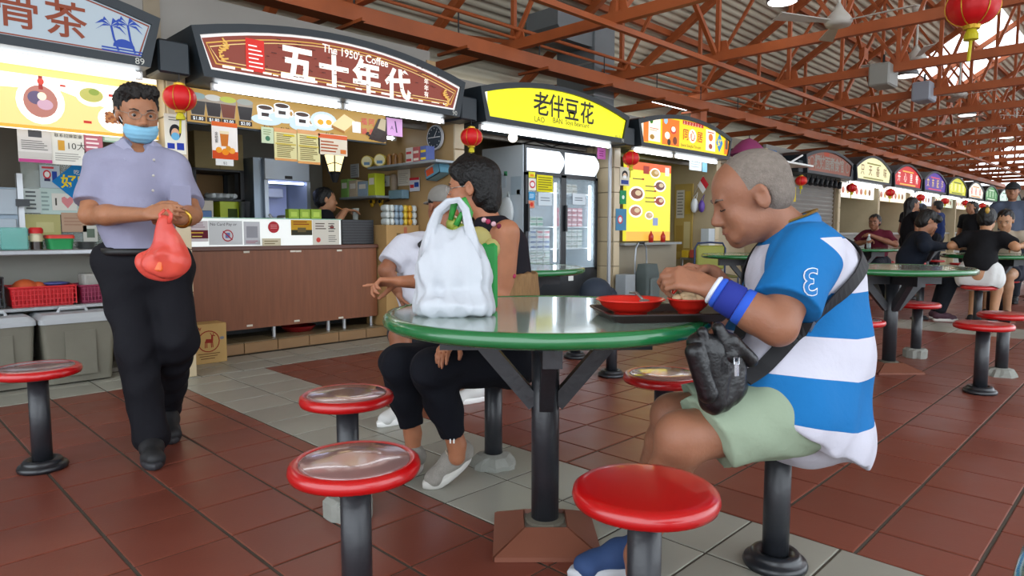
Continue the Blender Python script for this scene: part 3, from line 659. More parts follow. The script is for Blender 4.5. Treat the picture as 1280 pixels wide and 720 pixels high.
# ---- far signs
def far_deco(txt, c, c2, e=1):
    def d(p, x0, x1):
        n = len(txt)
        for i, ch in enumerate(txt): p.T(ch, x0 + 2.34 * (i + .9) / (n + .8), 2.2, .23 if n < 5 else .2, glow(c, .9 * (e > 0)), 'CENTER', .012)
        p.R(x0 + .5, 2.11, x0 + 1.8, 2.14, glow(c2, .8 * (e > 0))); p.R(x0 + .7, 2.41, x0 + 1.6, 2.44, glow(c2, .8 * (e > 0)))
    return d
FAR = [(5, '#e4dfb0', '只天香味', '#7c5a2c', '#8c8a3c', 'cream sign with thin brown characters', 1.0), (6, '#c81f24', '开心里脊', '#fff4ea', '#f2c14e', 'red sign with bold white characters', .9), (7, '#4b2f96', '文东記海', '#f0d060', '#e0405c', 'purple sign with yellow characters', .9),
       (8, '#c9c832', '河南面家', '#f5f2c0', '#5c6a1c', 'yellow green sign with pale characters', 1.0), (9, '#e8e2d6', '福星面', '#c8402c', '#d8902c', 'white sign with red lettering', 1.0), (10, '#4f8f57', '清真美食', '#cfe3c4', '#e8f2dc', 'green sign with pale lettering', .8),
       (11, '#cfe0d8', '一家', '#2c7a5c', '#2c7a5c', 'pale sign with a green emblem', 1.0), (12, '#7f9484', '海南', '#d8e0d4', '#c8d4c8', 'dull grey green sign at the far end', 0)]
ARCH = 2.60
for k, bg, tx, c, c2, lab, e in FAR: stall_sign(k, bg, lab + ' in the row of far stalls', far_deco(tx, c, c2, e), None, None, e)
# dark boxes filling the gaps between neighbouring signs
GAPN = {0: 'between the pale and the brown stall signs', 1: 'between the brown and the yellow stall signs', 2: 'between the yellow and the orange stall signs', 4: 'at the end of the number 93 sign'}
for k in (0, 1, 2, 4, 5, 6, 7, 8, 9, 10, 11, 12):
    x = sx_(k); b = MB(M_FRAME); b.bbox(x - .19, x + .005, 4.62, 4.872, 2.03, 2.24, .012)
    b.build('junction_box', label='dark metal box ' + GAPN.get(k, 'between two signs in the row of far stalls'), cat='box', group='dark boxes between the signs')
# tube lights under the signs
for k, segs, e in ((-1, ((.05, 2.25),), 8), (0, ((.20, 1.16), (1.22, 2.20)), 8), (1, ((.16, 2.18),), 8), (2, ((.14, 1.0), (1.08, 2.2)), 8)):
    for n, (a, c) in enumerate(segs):
        x = sx_(k); nm = {-1: 'the pale palm tree sign', 0: 'the brown coffee sign', 1: 'the yellow beancurd sign', 2: 'the orange photo sign'}[k]
        tube_lamp((x + a, 4.74, 2.011), (x + c, 4.74, 2.011), 'white tube light under ' + nm + (', %s of two' % ('first' if n == 0 else 'second') if len(segs) > 1 else ''), e, .022, housing=False)
for k in (5, 6, 7, 8, 9, 10, 11):
    x = sx_(k); tube_lamp((x + .1, 4.74, 2.006), (x + 2.2, 4.74, 2.006), 'white tube light under a sign in the row of far stalls', 9, .028, housing=False)

# ---- poster helper: a thin printed sheet on an upright plane, given by two opposite corners on the photo's wall plane
def atX(u, v, x): r = ray(u, v); return CC + r * (x / r.x)
def frame_of(y, u0, v0, u1, v1):                                 # y: a wall parallel to the stall fronts, or ('x', x) for a side wall
    um, vm = (u0 + u1) / 2, (v0 + v1) / 2; side = isinstance(y, tuple); f = (lambda u, v: atX(u, v, y[1])) if side else (lambda u, v: atY(u, v, y))
    a, c = f(u0, vm), f(u1, vm); z0, z1 = f(um, v1).z, f(um, v0).z
    return Vector((a.x, a.y, z0)), (-math.pi / 2 if side else 0.), (a - c).length if side else c.x - a.x, z0, z1 - z0
def sheet_of(name, label, cat, y, u0, v0, u1, v1, bg, marks=(), group=None, th=.006, m=None):
    o_, rz, w, za, h = frame_of(y, u0, v0, u1, v1); t = empty(name, o_, rz, label, cat, group)
    b = MB(m or pap(bg)); b.box(0, w, 0, th, 0, h); b.build('sheet', t)
    if marks:
        p = Panel().on(-.0008)
        for mk in marks:
            k = mk[0]
            if k == 'r': p.R(mk[1] * w, mk[2] * h, mk[3] * w, mk[4] * h, mk[5] if not isinstance(mk[5], str) else pap(mk[5]))
            elif k == 'd': p.D(mk[1] * w, mk[2] * h, mk[3] * w, mk[5] if not isinstance(mk[5], str) else pap(mk[5]), mk[4] * h)
            elif k == 't': p.T(mk[1], mk[2] * w, mk[3] * h, mk[4] * h, mk[5] if not isinstance(mk[5], str) else pap(mk[5]), mk[6] if len(mk) > 6 else 'LEFT', mk[7] if len(mk) > 7 else 0)
            elif k == 'l':                                        # lines of small print: x0,x1,z0,z1,n,colour
                R_ = random.Random(int(w * 9999)); _, x0, x1, z0, z1, n, c = mk
                for i in range(n):
                    z = z1 - (z1 - z0) * (i + .5) / n; e_ = x1 - R_.uniform(0, .3) * (x1 - x0); hh = (z1 - z0) / n * .42; p.R(x0 * w, (z - hh / 2) * h, e_ * w, (z + hh / 2) * h, c if not isinstance(c, str) else pap(c))
            elif k == 'p': p.P([(a * w, c * h) for a, c in mk[1]], mk[2] if not isinstance(mk[2], str) else pap(mk[2]))
        p.build('print', t)
    return t
def blk(name, label, cat, y, u0, v0, u1, v1, depth, m, group=None, marks=None, bev=.004, zmin=None):   # a solid box thing by its front face
    o_, rz, w, za, h = frame_of(y, u0, v0, u1, v1)
    if zmin is not None: o_.z = zmin
    t = empty(name, o_, rz, label, cat, group); b = MB(m); b.bbox(0, w, 0, depth, 0, h, bev); b.build('body', t)
    if marks:
        p = Panel().on(-.0008)
        for mk in marks:
            if mk[0] == 'r': p.R(mk[1] * w, mk[2] * h, mk[3] * w, mk[4] * h, pap(mk[5]))
            elif mk[0] == 'd': p.D(mk[1] * w, mk[2] * h, mk[3] * w, pap(mk[5]), mk[4] * h)
            elif mk[0] == 't': p.T(mk[1], mk[2] * w, mk[3] * h, mk[4] * h, pap(mk[5]), 'CENTER')
        p.build('print', t)
    return t
# ================================================================== stall 89
LB = 1.0
ya = 4.95
t = sheet_of('lit_menu', 'bright lit food photo menu below the palm tree sign', 'menu board', ya, -180, 72, 196, 158, '#ffffff', [
    ('r', 0, 0, 1, .05, glow('#e8b23c', .8)), ('r', 0, .80, 1, .92, glow('#f6d27a', 1.1)), ('p', [(0, .05), (.0, .5), (.62, .62), (1, .2), (1, .05)], glow('#f3cf86', 1.0)),
    ('d', .55, .42, .085, .34, glow('#fffaf0', 1.3)), ('d', .55, .42, .06, .24, glow('#b8786a', .8)), ('d', .535, .47, .03, .1, glow('#6c5c7c', .6)), ('d', .565, .38, .028, .08, glow('#c8a0b0', .9)), ('d', .555, .50, .016, .06, glow('#f2e6c0', 1)), ('r', .545, .6, .56, .8, glow('#a8281c', .7)), ('d', .553, .72, .012, .05, glow('#d8402c', .8)),
    ('d', .735, .60, .06, .17, glow('#fff6e0', 1.3)), ('d', .735, .61, .045, .11, glow('#b9b45c', .9)), ('d', .745, .66, .02, .05, glow('#8fa03c', .8)), ('d', .83, .27, .075, .22, glow('#fffaf0', 1.3))] +
    [('d', .79 + .011 * (i % 8), .22 + .042 * (i // 8) + .014 * (i % 2), .008, .026, glow('#b5733c' if i % 3 else '#8c4a22', .7)) for i in range(30)] +
    [('r', .70, .16, .73, .2, glow('#c8301c', .8)), ('r', .80, .62, .83, .66, glow('#c8301c', .8)), ('r', .62, .68, .64, .71, glow('#c8301c', .8))], None, .06, _g('#fff7ea', 1.5))
for i, (u0, v0, u1, v1, bg, mk) in enumerate(((22, 152, 64, 203, '#c9c4bd', [('r', .32, .62, .72, .9, '#4a4a4c'), ('l', .1, .9, .3, .55, 5, '#7a7672'), ('r', 0, 0, 1, .08, '#b0447c'), ('r', 0, .1, 1, .25, '#b9b4ac')]), (64, 156, 105, 206, '#d5d3c8', [('l', .1, .9, .78, .92, 2, '#6a675f'), ('t', '10大', .45, .4, .22, '#4a4742'), ('r', .2, .35, .4, .6, '#c8963c'), ('l', .1, .9, .08, .3, 4, '#9a978f'), ('t', '联系招牌菜谱', .1, .68, .1, '#2c2a28')]), (105, 158, 128, 190, '#b56a78', [('l', .1, .9, .1, .9, 5, '#e8d8d8')]), (128, 158, 152, 178, '#8fae9a', [('r', .1, .1, .9, .4, '#c9d8cc')]))):
    sheet_of('poster', ('newspaper clipping with a grey photo', 'cream poster with a large 10', 'small pink notice', 'small green notice')[i] + ' hanging under the lit food menu', 'poster', 5.0105 + .007 * i, u0, v0, u1, v1, bg, mk)
sheet_of('mask_poster', 'poster of a masked face on the pillar behind the standing man', 'poster', 4.868, 206, 143, 232, 192, '#e8e4d4', [('d', .5, .55, .28, .2, '#26262c'), ('d', .5, .5, .2, .15, '#e0b090'), ('d', .5, .44, .2, .1, '#6fb4d8'), ('r', .1, .12, .45, .26, '#2a3fa0'), ('r', .55, .1, .9, .28, '#2a3fa0'), ('l', .2, .8, .82, .95, 2, '#8a8a82')])
# stainless counter, shelf under it, back splash
t = empty('steel_counter', (0, 0, 0), 0, 'stainless steel counter with a lower shelf behind the grey bins', 'counter'); ct = atY(60, 312, 5.45).z; zs = atY(60, 383, 5.44).z
b = MB(M_STEEL); b.bbox(-3.5, 1.60, 5.42, 6.1, ct - .035, ct, .006); b.build('counter_top', t)
b = MB(mat('#a9a99f', .5, .2, noise=.15, nscale=3)); b.box(-3.5, 1.60, 5.95, 6.0, .1, ct - .03); b.build('back_panel', t)
b = MB(M_STEEL); b.bbox(-3.5, 1.60, 5.44, 5.98, zs - .025, zs, .004); sh = b.build('lower_shelf', t)
for x in (-1.2, .4, 1.57): b = MB(M_STEEL); b.box(x - .02, x + .02, 5.46, 5.5, .03, ct - .03); b.build('leg', t)
b = MB(mat('#6b665c', .6, noise=.15)); b.box(-3.5, 1.62, 6.5, 6.55, .03, 2.3); b.build('wall_stall', kind='structure')
def put_on(z, u, v, y): q = atY(u, v, y); return Vector((q.x, y, z))
# things on that counter
q = atY(20, 312, 5.55); b = MB(mat('#7fc7bd', .15, 0, .5, alpha=.55)); b.bbox(q.x - .085, q.x + .065, 5.5, 5.72, ct, ct + .15, .008); t = b.build('plastic_box', label='translucent teal plastic box on the steel counter', cat='container')
q = atY(46, 312, 5.55); t = empty('sauce_jar', (q.x, 5.55, ct), 0, 'jar of dark sauce with a red lid on the steel counter', 'jar')
b = MB(mat('#2a1a12', .2)); b.lathe([(.036, 0), (.036, .055)], 20); b.build('sauce', t); b = MB(mat('#d9cfae', .15, alpha=.7)); b.lathe([(.037, .054), (.037, .10), (.03, .115)], 20); b.build('jar_glass', t); b = MB(mat('#c01c20', .4)); b.lathe([(.041, .11), (.043, .135), (.034, .15)], 20); b.build('lid', t)
q = atY(75, 312, 5.55); t = empty('food_tub', (q.x, 5.56, ct), 0, 'green tub with a red lid on the steel counter', 'tub')
b = MB(mat('#1f8a4c', .4)); loft(b, [ring(.135, .13, 0, .02), ring(.155, .15, .075, .025)]); b.build('tub', t); b = MB(mat('#c8301f', .4)); loft(b, [ring(.165, .165, .075, .03), ring(.165, .165, .095, .03), ring(.145, .14, .1, .02)]); b.build('lid', t)
q = atY(110, 312, 5.55); t = empty('steel_plates', (q.x, 5.6, ct), 0, 'stack of shallow steel plates on the steel counter', 'plate')
for i in range(4): b = MB(M_STEEL); b.lathe([(.04, i * .012), (.072, .012 + i * .012), (.073, .014 + i * .012), (.04, .005 + i * .012)], 24); b.build('plate', t)
# glass screen with notices standing at the back of the counter
t = empty('glass_screen', (0, 0, 0), 0, 'glass screen pasted with notices above the steel counter', 'screen'); x0, x1 = atY(28, 250, 5.9).x, 1.60
b = MB(mat('#cfe0dc', .08, 0, .5, alpha=.25)); b.box(x0, x1, 5.9, 5.906, ct, atY(60, 205, 5.9).z + .02); b.build('pane', t); b = MB(mat('#c8ccd0', .3, .6)); b.box(x0 - .03, x0 + .005, 5.88, 5.93, ct, atY(25, 217, 5.9).z); b.build('upright', t)
for i, (u0, v0, u1, v1, bg, mk, lab) in enumerate(((50, 207, 75, 235, '#b9c9d4', [('d', .35, .6, .2, .2, '#c8303c'), ('d', .35, .6, .13, .13, '#e8e8e8'), ('r', .6, .3, .85, .75, '#2a4aa0'), ('r', .2, .3, .5, .42, '#3a3a5c'), ('r', .1, .86, .7, .95, '#c84a54')], 'pale blue notice with a red badge'),
        (30, 236, 51, 266, '#c4d0d0', [('l', .1, .8, .1, .95, 5, '#5c6468')], 'grey notice with a list of arrows'), (65, 242, 96, 263, '#dcdcd6', [('t', 'I', .1, .3, .6, '#4a4a44', 'LEFT', .02), ('p', [(.62, .12), (.85, .5), (.85, .75), (.73, .82), (.62, .7), (.5, .82), (.39, .75), (.39, .5)], '#d88a90')], 'white notice reading I and a pink heart'),
        (50, 236, 112, 268, '#bcd2cf', [('l', .03, .2, .1, .9, 5, '#8fa6a4')], 'large pale green sheet'), (32, 268, 76, 300, '#b0ab74', [('r', .3, .3, .8, .7, '#bfba86')], 'faded olive sheet'), (77, 266, 108, 290, '#b89a84', [('l', .1, .9, .3, .8, 3, '#a88470')], 'faded tan card'), (104, 282, 122, 302, '#d0d0c8', [('r', .25, .25, .8, .8, '#6b7a6c')], 'small white card with a grey square'))):
    sheet_of('notice', lab + ' pasted on the glass screen', 'notice', 5.893 if i == 3 else 5.8865, u0, v0, u1, v1, bg, mk)
# blue diamond sticker
q = atY(97, 228, 5.87); t = empty('diamond_sticker', (q.x, 5.8825, q.z), 0, 'blue diamond sticker with yellow characters on the glass screen', 'sticker'); b = MB(pap('#1f7fc4')); b.prism([(0, -.15), (.16, 0), (0, .15), (-.16, 0)], 0, .004); b.build('sticker', t); p = Panel().on(-.001); p.T('好味', 0, -.035, .105, pap('#f0d82c'), 'CENTER', .02); p.T('吃', 0, .06, .04, pap('#e8e8d8'), 'CENTER'); p.build('lettering', t)
# stacked grey plastic drawers at the far left
t = blk('drawer_cabinet', 'blue grey plastic drawer tower beside the teal box', 'cabinet', 5.8, -30, 229, 23, 307, .3, mat('#8fa0b0', .4), zmin=ct)
for v0, v1 in ((233, 264), (270, 302)):
    a, c = atY(-28, v1, 5.8), atY(20, v0, 5.8); b = MB(mat('#a4b0bb', .4)); b.bbox(a.x - t.location.x, c.x - t.location.x, -.02, .0, a.z - ct - .02, c.z - ct - .02, .005); d = b.build('drawer', t); b = MB(mat('#3a3f44', .5)); b.box(.22, .30, -.03, -.02, (a.z + c.z) / 2 - ct - .05, (a.z + c.z) / 2 - ct); b.build('drawer_label', d)
# baskets under the counter
def basket(u0, v0, u1, v1, y, z, col, label):
    xa, xb = atY(u0, v1, y).x, atY(u1, v1, y).x; h = atY(u0, v0, y).z - atY(u0, v1, y).z; w = xb - xa; t = empty('basket', ((xa + xb) / 2, y + .14, z), 0, label, 'basket')
    m = mat(col, .45); b = MB(m); loft(b, [ring(w - .03, .25, 0, .02), ring(w, .28, h, .03), ring(w - .008, .272, h, .028), ring(w - .04, .24, .006, .018)]); b.build('basket_shell', t)
    b = MB(m); n = 20; R1 = ring(w + .004, .284, h, .03); b.tube(R1, .008, 6, True); b.build('rim', t)
    b = MB(m)
    for i in range(int(w / .022)): b.box(-w / 2 + .02 + i * .022, -w / 2 + .027 + i * .022, -.145, -.13, .01, h)
    for i in range(4): b.box(-w / 2 + .01, w / 2 - .01, -.146, -.13, .015 + i * h / 4.2, .021 + i * h / 4.2)
    b.build('lattice', t)['kind'] = 'stuff'
    return t, w, h
t, w, h = basket(13, 356, 97, 381, 5.46, zs, '#c41f26', 'red plastic basket of bags and plates under the steel counter')
q = t.location; b = MB(mat('#c85a2c', .6, noise=.2, nscale=20)); b.smooth = True; b.sphere((q.x - .085, q.y, zs + .094), .088, 14, 10, (1.0, 1.0, 1.02)); b.sphere((q.x - .01, q.y, zs + h - .005), .05, 12, 8, (1, .9, .7)); b.build('plastic_bundle', label='orange plastic bundle lying in the red basket', cat='bag')
b = MB(mat('#4a4f86', .35)); b.smooth = True; b.lathe([(.045, zs + h - .008), (.082, zs + h + .012), (.083, zs + h + .018), (.04, zs + h + .026)], 24, (q.x + .098, q.y, .0)); b.build('plate', label='dark blue plate lying in the red basket', cat='plate')
t, w, h = basket(101, 357, 138, 379, 5.48, zs, '#8a2a4a', 'dark pink basket next to the red basket'); q = t.location
b = MB(mat('#b9b7b0', .2, alpha=.6)); loft(b, [ring(.10, .15, zs + .008, .02), ring(.125, .18, zs + .19, .04), ring(.115, .17, zs + .205, .04)]); o = b.build('clear_container', label='clear plastic container standing in the dark pink basket', cat='container'); o.location = (q.x, q.y, 0)
t, w, h = basket(-60, 345, 6, 385, 5.46, zs, '#26282c', 'black basket at the end of the lower shelf')
# two grey lidded bins
def bin_(u0, u1, y, label):
    xa, xb = atY(u0, 470, y).x, atY(u1, 470, y).x; w = xb - xa; cxx = (xa + xb) / 2; t = empty('rubbish_bin', (cxx, y + .2, 0), 0, label, 'bin', 'grey lidded bins')
    m = mat('#6f6c5f', .65, noise=.14, nscale=6, bump=.1, bscale=20); b = MB(m); loft(b, [ring(w - .07, .34, .01, .03), ring(w - .02, .40, .42, .03)]); b.build('bin_body', t)
    b = MB(m); b.box(-w * .2, w * .2, -.203, -.17, .06, .36); b.build('side_panel', t)
    m2 = mat('#a9adb0', .5, noise=.08); b = MB(m2); loft(b, [ring(w, .42, .415, .03), ring(w, .42, .445, .03), ring(w - .06, .36, .475, .03)]); lid = b.build('lid', t)
    b = MB(m2); b.tube([(-.09, -.02, .46), (-.075, -.02, .50), (.075, -.02, .50), (.09, -.02, .46)], .014, 8); b.build('handle', lid)
    return t
bin_(-60, 50, 5.25, 'grey lidded bin at the end beside the bin under the baskets'); bin_(53, 150, 5.22, 'grey lidded bin under the baskets, behind the standing man')
# ================================================================== stall 90: coffee
M_WOOD = mat('#7d4b30', .45, 0, .4, noise=.3, nscale=5, nstretch=(9, 9, .6))
t = empty('coffee_counter', (0, 0, 0), 0, 'brown wood veneer coffee counter raised on steel legs', 'counter'); xa, xb = 1.80, atY(471, 350, 5.55).x; cz = atY(350, 307, 5.55).z
zc = atY(380, 404, 5.55).z
b = MB(M_WOOD); b.box(xa, xb, 5.55, 5.57, zc, cz - .03); b.build('front_panel', t)
b = MB(mat('#5c3524', .4, noise=.2, nscale=6, nstretch=(1, 9, 9))); b.bbox(xa, xb + .01, 5.53, 6.035, cz - .035, cz, .004); b.build('counter_top', t)
b = MB(mat('#4a2c1f', .5)); b.box(xb - .02, xb, 5.57, 6.02, zc, cz - .03); b.build('end_panel', t)
b = MB(M_DARK); b.box(xa, xb - .03, 6.0, 6.02, .1, cz - .03); b.build('rear_panel', t)
for u in (342, 410, 430, 464): q = atY(u, 405, 5.62); b = MB(M_STEEL); b.lathe([(.018, .098), (.018, zc + .01)], 14, (q.x, 5.62, 0)); b.build('leg', t)
for u, v in ((308, 315), (366, 314), (373, 314), (424, 313), (312, 407), (371, 401), (426, 397)): q = atY(u, v, 5.55); b = MB(mat('#cfc9b8', .5)); b.box(q.x - .025, q.x + .025, 5.545, 5.551, q.z - .008, q.z + .008); b.build('bracket_clip', t)
# white lit glass front above the counter with its notices
gz = atY(350, 274, 5.60).z
t = empty('counter_screen', (0, 0, 0), 0, 'glowing white panel standing on the coffee counter', 'panel'); b = MB(_g('#f2f6f4', .75)); xg = atY(426, 290, 5.60).x; b.box(xa, xg, 5.60, 5.62, cz, gz); b.build('lit_panel', t); b = MB(mat('#8fc4a8', .1, 0, .6, alpha=.7)); b.box(xa, xg, 5.58, 5.70, gz, gz + .008); b.build('glass_shelf', t)
b = MB(mat('#1c1d20', .5)); b.bbox(xg + .004, xb - .002, 5.585, 5.62, cz, gz + .005, .004); t = b.build('slatted_panel', label='black slatted panel at the end of the coffee counter', cat='panel')
for i in range(9): z = cz + .012 + i * (gz - cz) / 9; b = MB(mat('#2a2b2f', .4)); b.box(xg + .01, xb - .008, 5.578, 5.587, z, z + .012); b.build('slat', t)
for i, (u0, v0, u1, v1, bg, mk, lab) in enumerate(((235, 276, 260, 302, '#d8cfd0', [('r', 0, .15, 1, .55, '#6a2030'), ('l', .1, .9, .35, .5, 1, '#d8b040'), ('l', .2, .8, .2, .3, 1, '#f0e070'), ('l', .1, .9, .65, .95, 3, '#a88a90')], 'pale card with a maroon band'),
        (261, 276, 303, 306, '#d4d6d6', [('t', 'No Card Pay or', .04, .8, .17, '#3a3a3e'), ('d', .55, .38, .17, .25, '#b03038'), ('d', .55, .38, .14, .2, '#d4d0d0'), ('r', .48, .28, .62, .5, '#6a7ab0'), ('p', [(.4, .55), (.43, .58), (.7, .22), (.67, .19)], '#b03038')], 'white no-card-payment notice with a red crossed circle'),
        (305, 277, 325, 306, '#c8c8cc', [('r', .15, .3, .85, .8, '#9a9aa0'), ('l', .1, .9, .05, .2, 2, '#b06a78')], 'grey square-code notice'),
        (364, 275, 390, 294, '#c89a2c', [('r', 0, 0, 1, .35, '#3c3a2c'), ('r', .3, .2, .7, .5, '#6a5c3c'), ('l', .1, .9, .65, .95, 2, '#8a3a1c')], 'small yellow card with a dark photo'),
        (391, 275, 424, 306, '#d8d2c4', [('l', .1, .5, .6, .9, 3, '#6a5c50'), ('l', .58, .9, .1, .4, 4, '#8a867c'), ('d', .72, .72, .08, .08, '#8a2c30'), ('d', .2, .2, .08, .1, '#c84a40'), ('l', .58, .85, .5, .9, 4, '#6a6660')], 'cream notice with small diagrams'),
        (328, 298, 351, 308, '#cfc4a8', [('l', .1, .9, .2, .8, 2, '#8a7c5c')], 'small tan card at the counter edge'))):
    sheet_of('notice', lab + ' on the glowing counter panel', 'notice', 5.594 if i < 5 else 5.535, u0, v0, u1, v1, bg, mk, None, .004)
q = atY(342, 284, 5.59); b = MB(pap('#b5343c')); b.M = Matrix.Translation((q.x, 5.592, q.z)) @ Matrix.Rotation(math.pi / 2, 4, 'X'); b.lathe([(.05, 0), (.05, .004)], 28); o = b.build('round_sticker', label='round red sticker on the glowing counter panel', cat='sticker')
p = Panel().on(5.586); [p.R(q.x - .03, q.z - .012 + i * .014, q.x + .03, q.z - .006 + i * .014, pap('#d88a8a')) for i in range(3)]; p.build('print', o)
# red basin under the counter
q = atY(376, 411, 5.75); b = MB(mat('#9a1c22', .4)); b.smooth = True; b.lathe([(.12, .102), (.16, .15), (.162, .152), (.15, .15), (.11, .11)], 28, (q.x, 5.8, 0)); b.build('basin', label='red plastic basin on the step under the coffee counter', cat='basin')
# lit menu strip
def strip(u, v): q = atY(u, v, 4.97); return q.x, q.z
t = empty('menu_strip', (0, 0, 0), 0, 'long lit menu strip picturing iced drinks, coffee cups, eggs and toast', 'menu board')
(x0, z1), (x1, z0) = strip(233, 116), strip(482, 179); z0a = strip(237, 152)[1]; z0 = (z0 + z0a) / 2; z1 = z0 + .235
b = MB(M_FRAME); b.box(x0 - .01, x1 + .01, 4.975, 5.03, z0 - .012, z1 + .01); b.build('strip_frame', t)
b = MB(_g('#c49a4c', .62)); b.box(x0, x1, 4.968, 4.976, z0, z1); b.build('lit_face', t)
p = Panel().on(4.966); w = _g('#eef4f6', .9); dk = _g('#2a1c18', .25); gr = _g('#8fae5c', .7)
for u, c, tp in ((247, '#3a3430', '#8aa0a0'), (267, '#2a1c1c', '#c9c9c4'), (285, '#7c3a24', '#b9c04c'), (306, '#241c1c', '#a0a49c')):
    x, z = strip(u, 138); z = z0 + .05; p.P([(x - .045, z), (x + .045, z), (x + .062, z + .14), (x - .062, z + .14)], _g('#a89a8a', .6)); p.P([(x - .042, z + .005), (x + .042, z + .005), (x + .056, z + .10), (x - .056, z + .10)], _g(c, .45)); p.D(x, z + .135, .06, _g(tp, .7), .022); p.R(x - .05, z0 + .012, x + .05, z0 + .045, dk); p.T('$2.00' if u > 280 else '$1.80', x, z0 + .018, .032, w, 'CENTER', .004)
for u, zz, r in ((331, .115, 1), (352, .145, 0), (377, .10, 1)):
    x, _ = strip(u, 140); z = z0 + zz; p.D(x + .01, z - .04, .12, _g('#c4d8e2', .85), .04); p.P([(x - .055, z - .04), (x + .055, z - .04), (x + .066, z + .05), (x - .066, z + .05)], w); p.D(x + .075, z, .022, w, .03); p.D(x + .075, z, .012, _g('#b98a3e', .62), .018); p.D(x, z + .05, .066, w, .022); p.D(x, z + .05, .055, _g('#4a2a1c', .4), .016); p.R(x - .03, z - .015, x + .03, z + .012, dk)
    p.T('$1.20', x + .02, z0 + .012, .032, dk, 'CENTER', .004)
x, _ = strip(404, 150); p.D(x, z0 + .12, .12, _g('#c9dbe4', .9), .075); p.D(x, z0 + .12, .09, _g('#f4f8fa', 1), .055); p.D(x - .03, z0 + .11, .028, _g('#e8a41c', .9), .022); p.D(x + .045, z0 + .115, .028, _g('#e8a41c', .9), .022); p.T('$1.40', x + .05, z0 + .012, .032, dk, 'CENTER', .004)
x, _ = strip(427, 155); p.P([(x - .10, z0 + .10), (x + .02, z0 + .06), (x + .13, z0 + .15), (x + .02, z0 + .20)], _g('#e6cf9a', .9)); p.P([(x - .10, z0 + .10), (x + .02, z0 + .06), (x + .02, z0 + .04), (x - .10, z0 + .075)], _g('#a8702c', .7)); p.P([(x + .02, z0 + .06), (x + .13, z0 + .15), (x + .13, z0 + .125), (x + .02, z0 + .04)], _g('#c89a4c', .7))
x, _ = strip(441, 158); p.R(x - .01, z0 + .06, x + .07, z0 + .15, w); x, _ = strip(450, 158)
for i, ch in enumerate('福阿嫲香'): p.T(ch, x + .035 + .075 * (i % 2), z0 + .14 - .085 * (i // 2), .062, _g('#c8404c', .8), 'CENTER', .006)
x, _ = strip(466, 165); p.P([(x - .05, z0 + .02), (x + .10, z0 + .0), (x + .14, z0 + .02), (x + .14, z0 + .21), (x + .05, z0 + .2)], _g('#3a2c24', .4)); p.P([(x + .04, z0 + .12), (x + .12, z0 + .10), (x + .13, z0 + .2), (x + .08, z0 + .21)], _g('#c9b896', .6))
for i in range(26): p.D(x - .07 + random.uniform(0, .2), z0 + .02 + random.uniform(0, .07), .014, _g('#2a1810', .2), .01)
p.build('menu_pictures', t)
# sheets hanging from the strip
sheet_of('drink_poster', 'orange drink poster hanging from the menu strip', 'poster', 4.945, 265, 153, 297, 199, '#ece4dc', [('r', 0, .88, 1, 1, '#d8642c'), ('r', 0, 0, 1, .22, '#c8481c'), ('p', [(.35, .35), (.6, .35), (.66, .75), (.3, .75)], '#c8742c'), ('r', .3, .68, .66, .76, '#e8d8b0'), ('d', .25, .24, .12, .08, '#e89a2c'), ('d', .5, .2, .14, .09, '#e88a1c'), ('d', .76, .24, .13, .08, '#eaa03c'), ('d', .62, .3, .1, .07, '#d8902c'), ('t', '金', .1, .64, .1, '#3a3430'), ('t', '桔', .1, .54, .1, '#3a3430'), ('t', '蜜', .1, .44, .1, '#3a3430')])
sheet_of('price_card', 'small white price card under the orange drink poster', 'card', 4.94, 270, 199, 292, 207, '#d8d8d4', [('t', '$2', .4, .2, .6, '#7a7a78')])
for i, (u0, v0, u1, v1) in enumerate(((343, 161, 371, 201), (372, 163, 400, 205))):
    sheet_of('menu_sheet', 'cream printed menu hanging under the lit strip, ' + ('next to the pale green card' if i == 0 else 'next to the orange notice'), 'menu', 4.945, u0, v0, u1, v1, '#d9cf98', [('r', 0, .88, 1, 1, '#d8a06c'), ('r', 0, 0, 1, .07, '#d89a5c'), ('l', .1, .9, .1, .85, 13, '#7c6a3a'), ('r', .05, .5, .95, .54, '#c8b04c'), ('r', .4, .78, .9, .82, '#d8c02c')])
sheet_of('menu_card', 'pale green card hanging under the lit strip', 'card', 4.945, 327, 159, 342, 179, '#c4cfae', [('d', .5, .3, .2, .16, '#4a7a5c'), ('l', .15, .85, .5, .9, 3, '#8a9a6c')])
sheet_of('menu_notice', 'white and orange notice hanging under the lit strip', 'notice', 4.945, 398, 168, 434, 194, '#e0d2bc', [('r', 0, .78, 1, .97, '#d8643c'), ('l', .08, .7, .1, .7, 4, '#a8502c'), ('r', .75, .1, .95, .3, '#d87a3c')])
sheet_of('pink_sign', 'pink sign with a pencil stroke beside the menu strip', 'sign', 4.96, 483, 148, 503, 170, '#d8a4d4', [('p', [(.5, .85), (.58, .85), (.68, .2), (.6, .2)], '#4a3a5c'), ('t', 'A', .25, .35, .3, '#5c4a6c')])
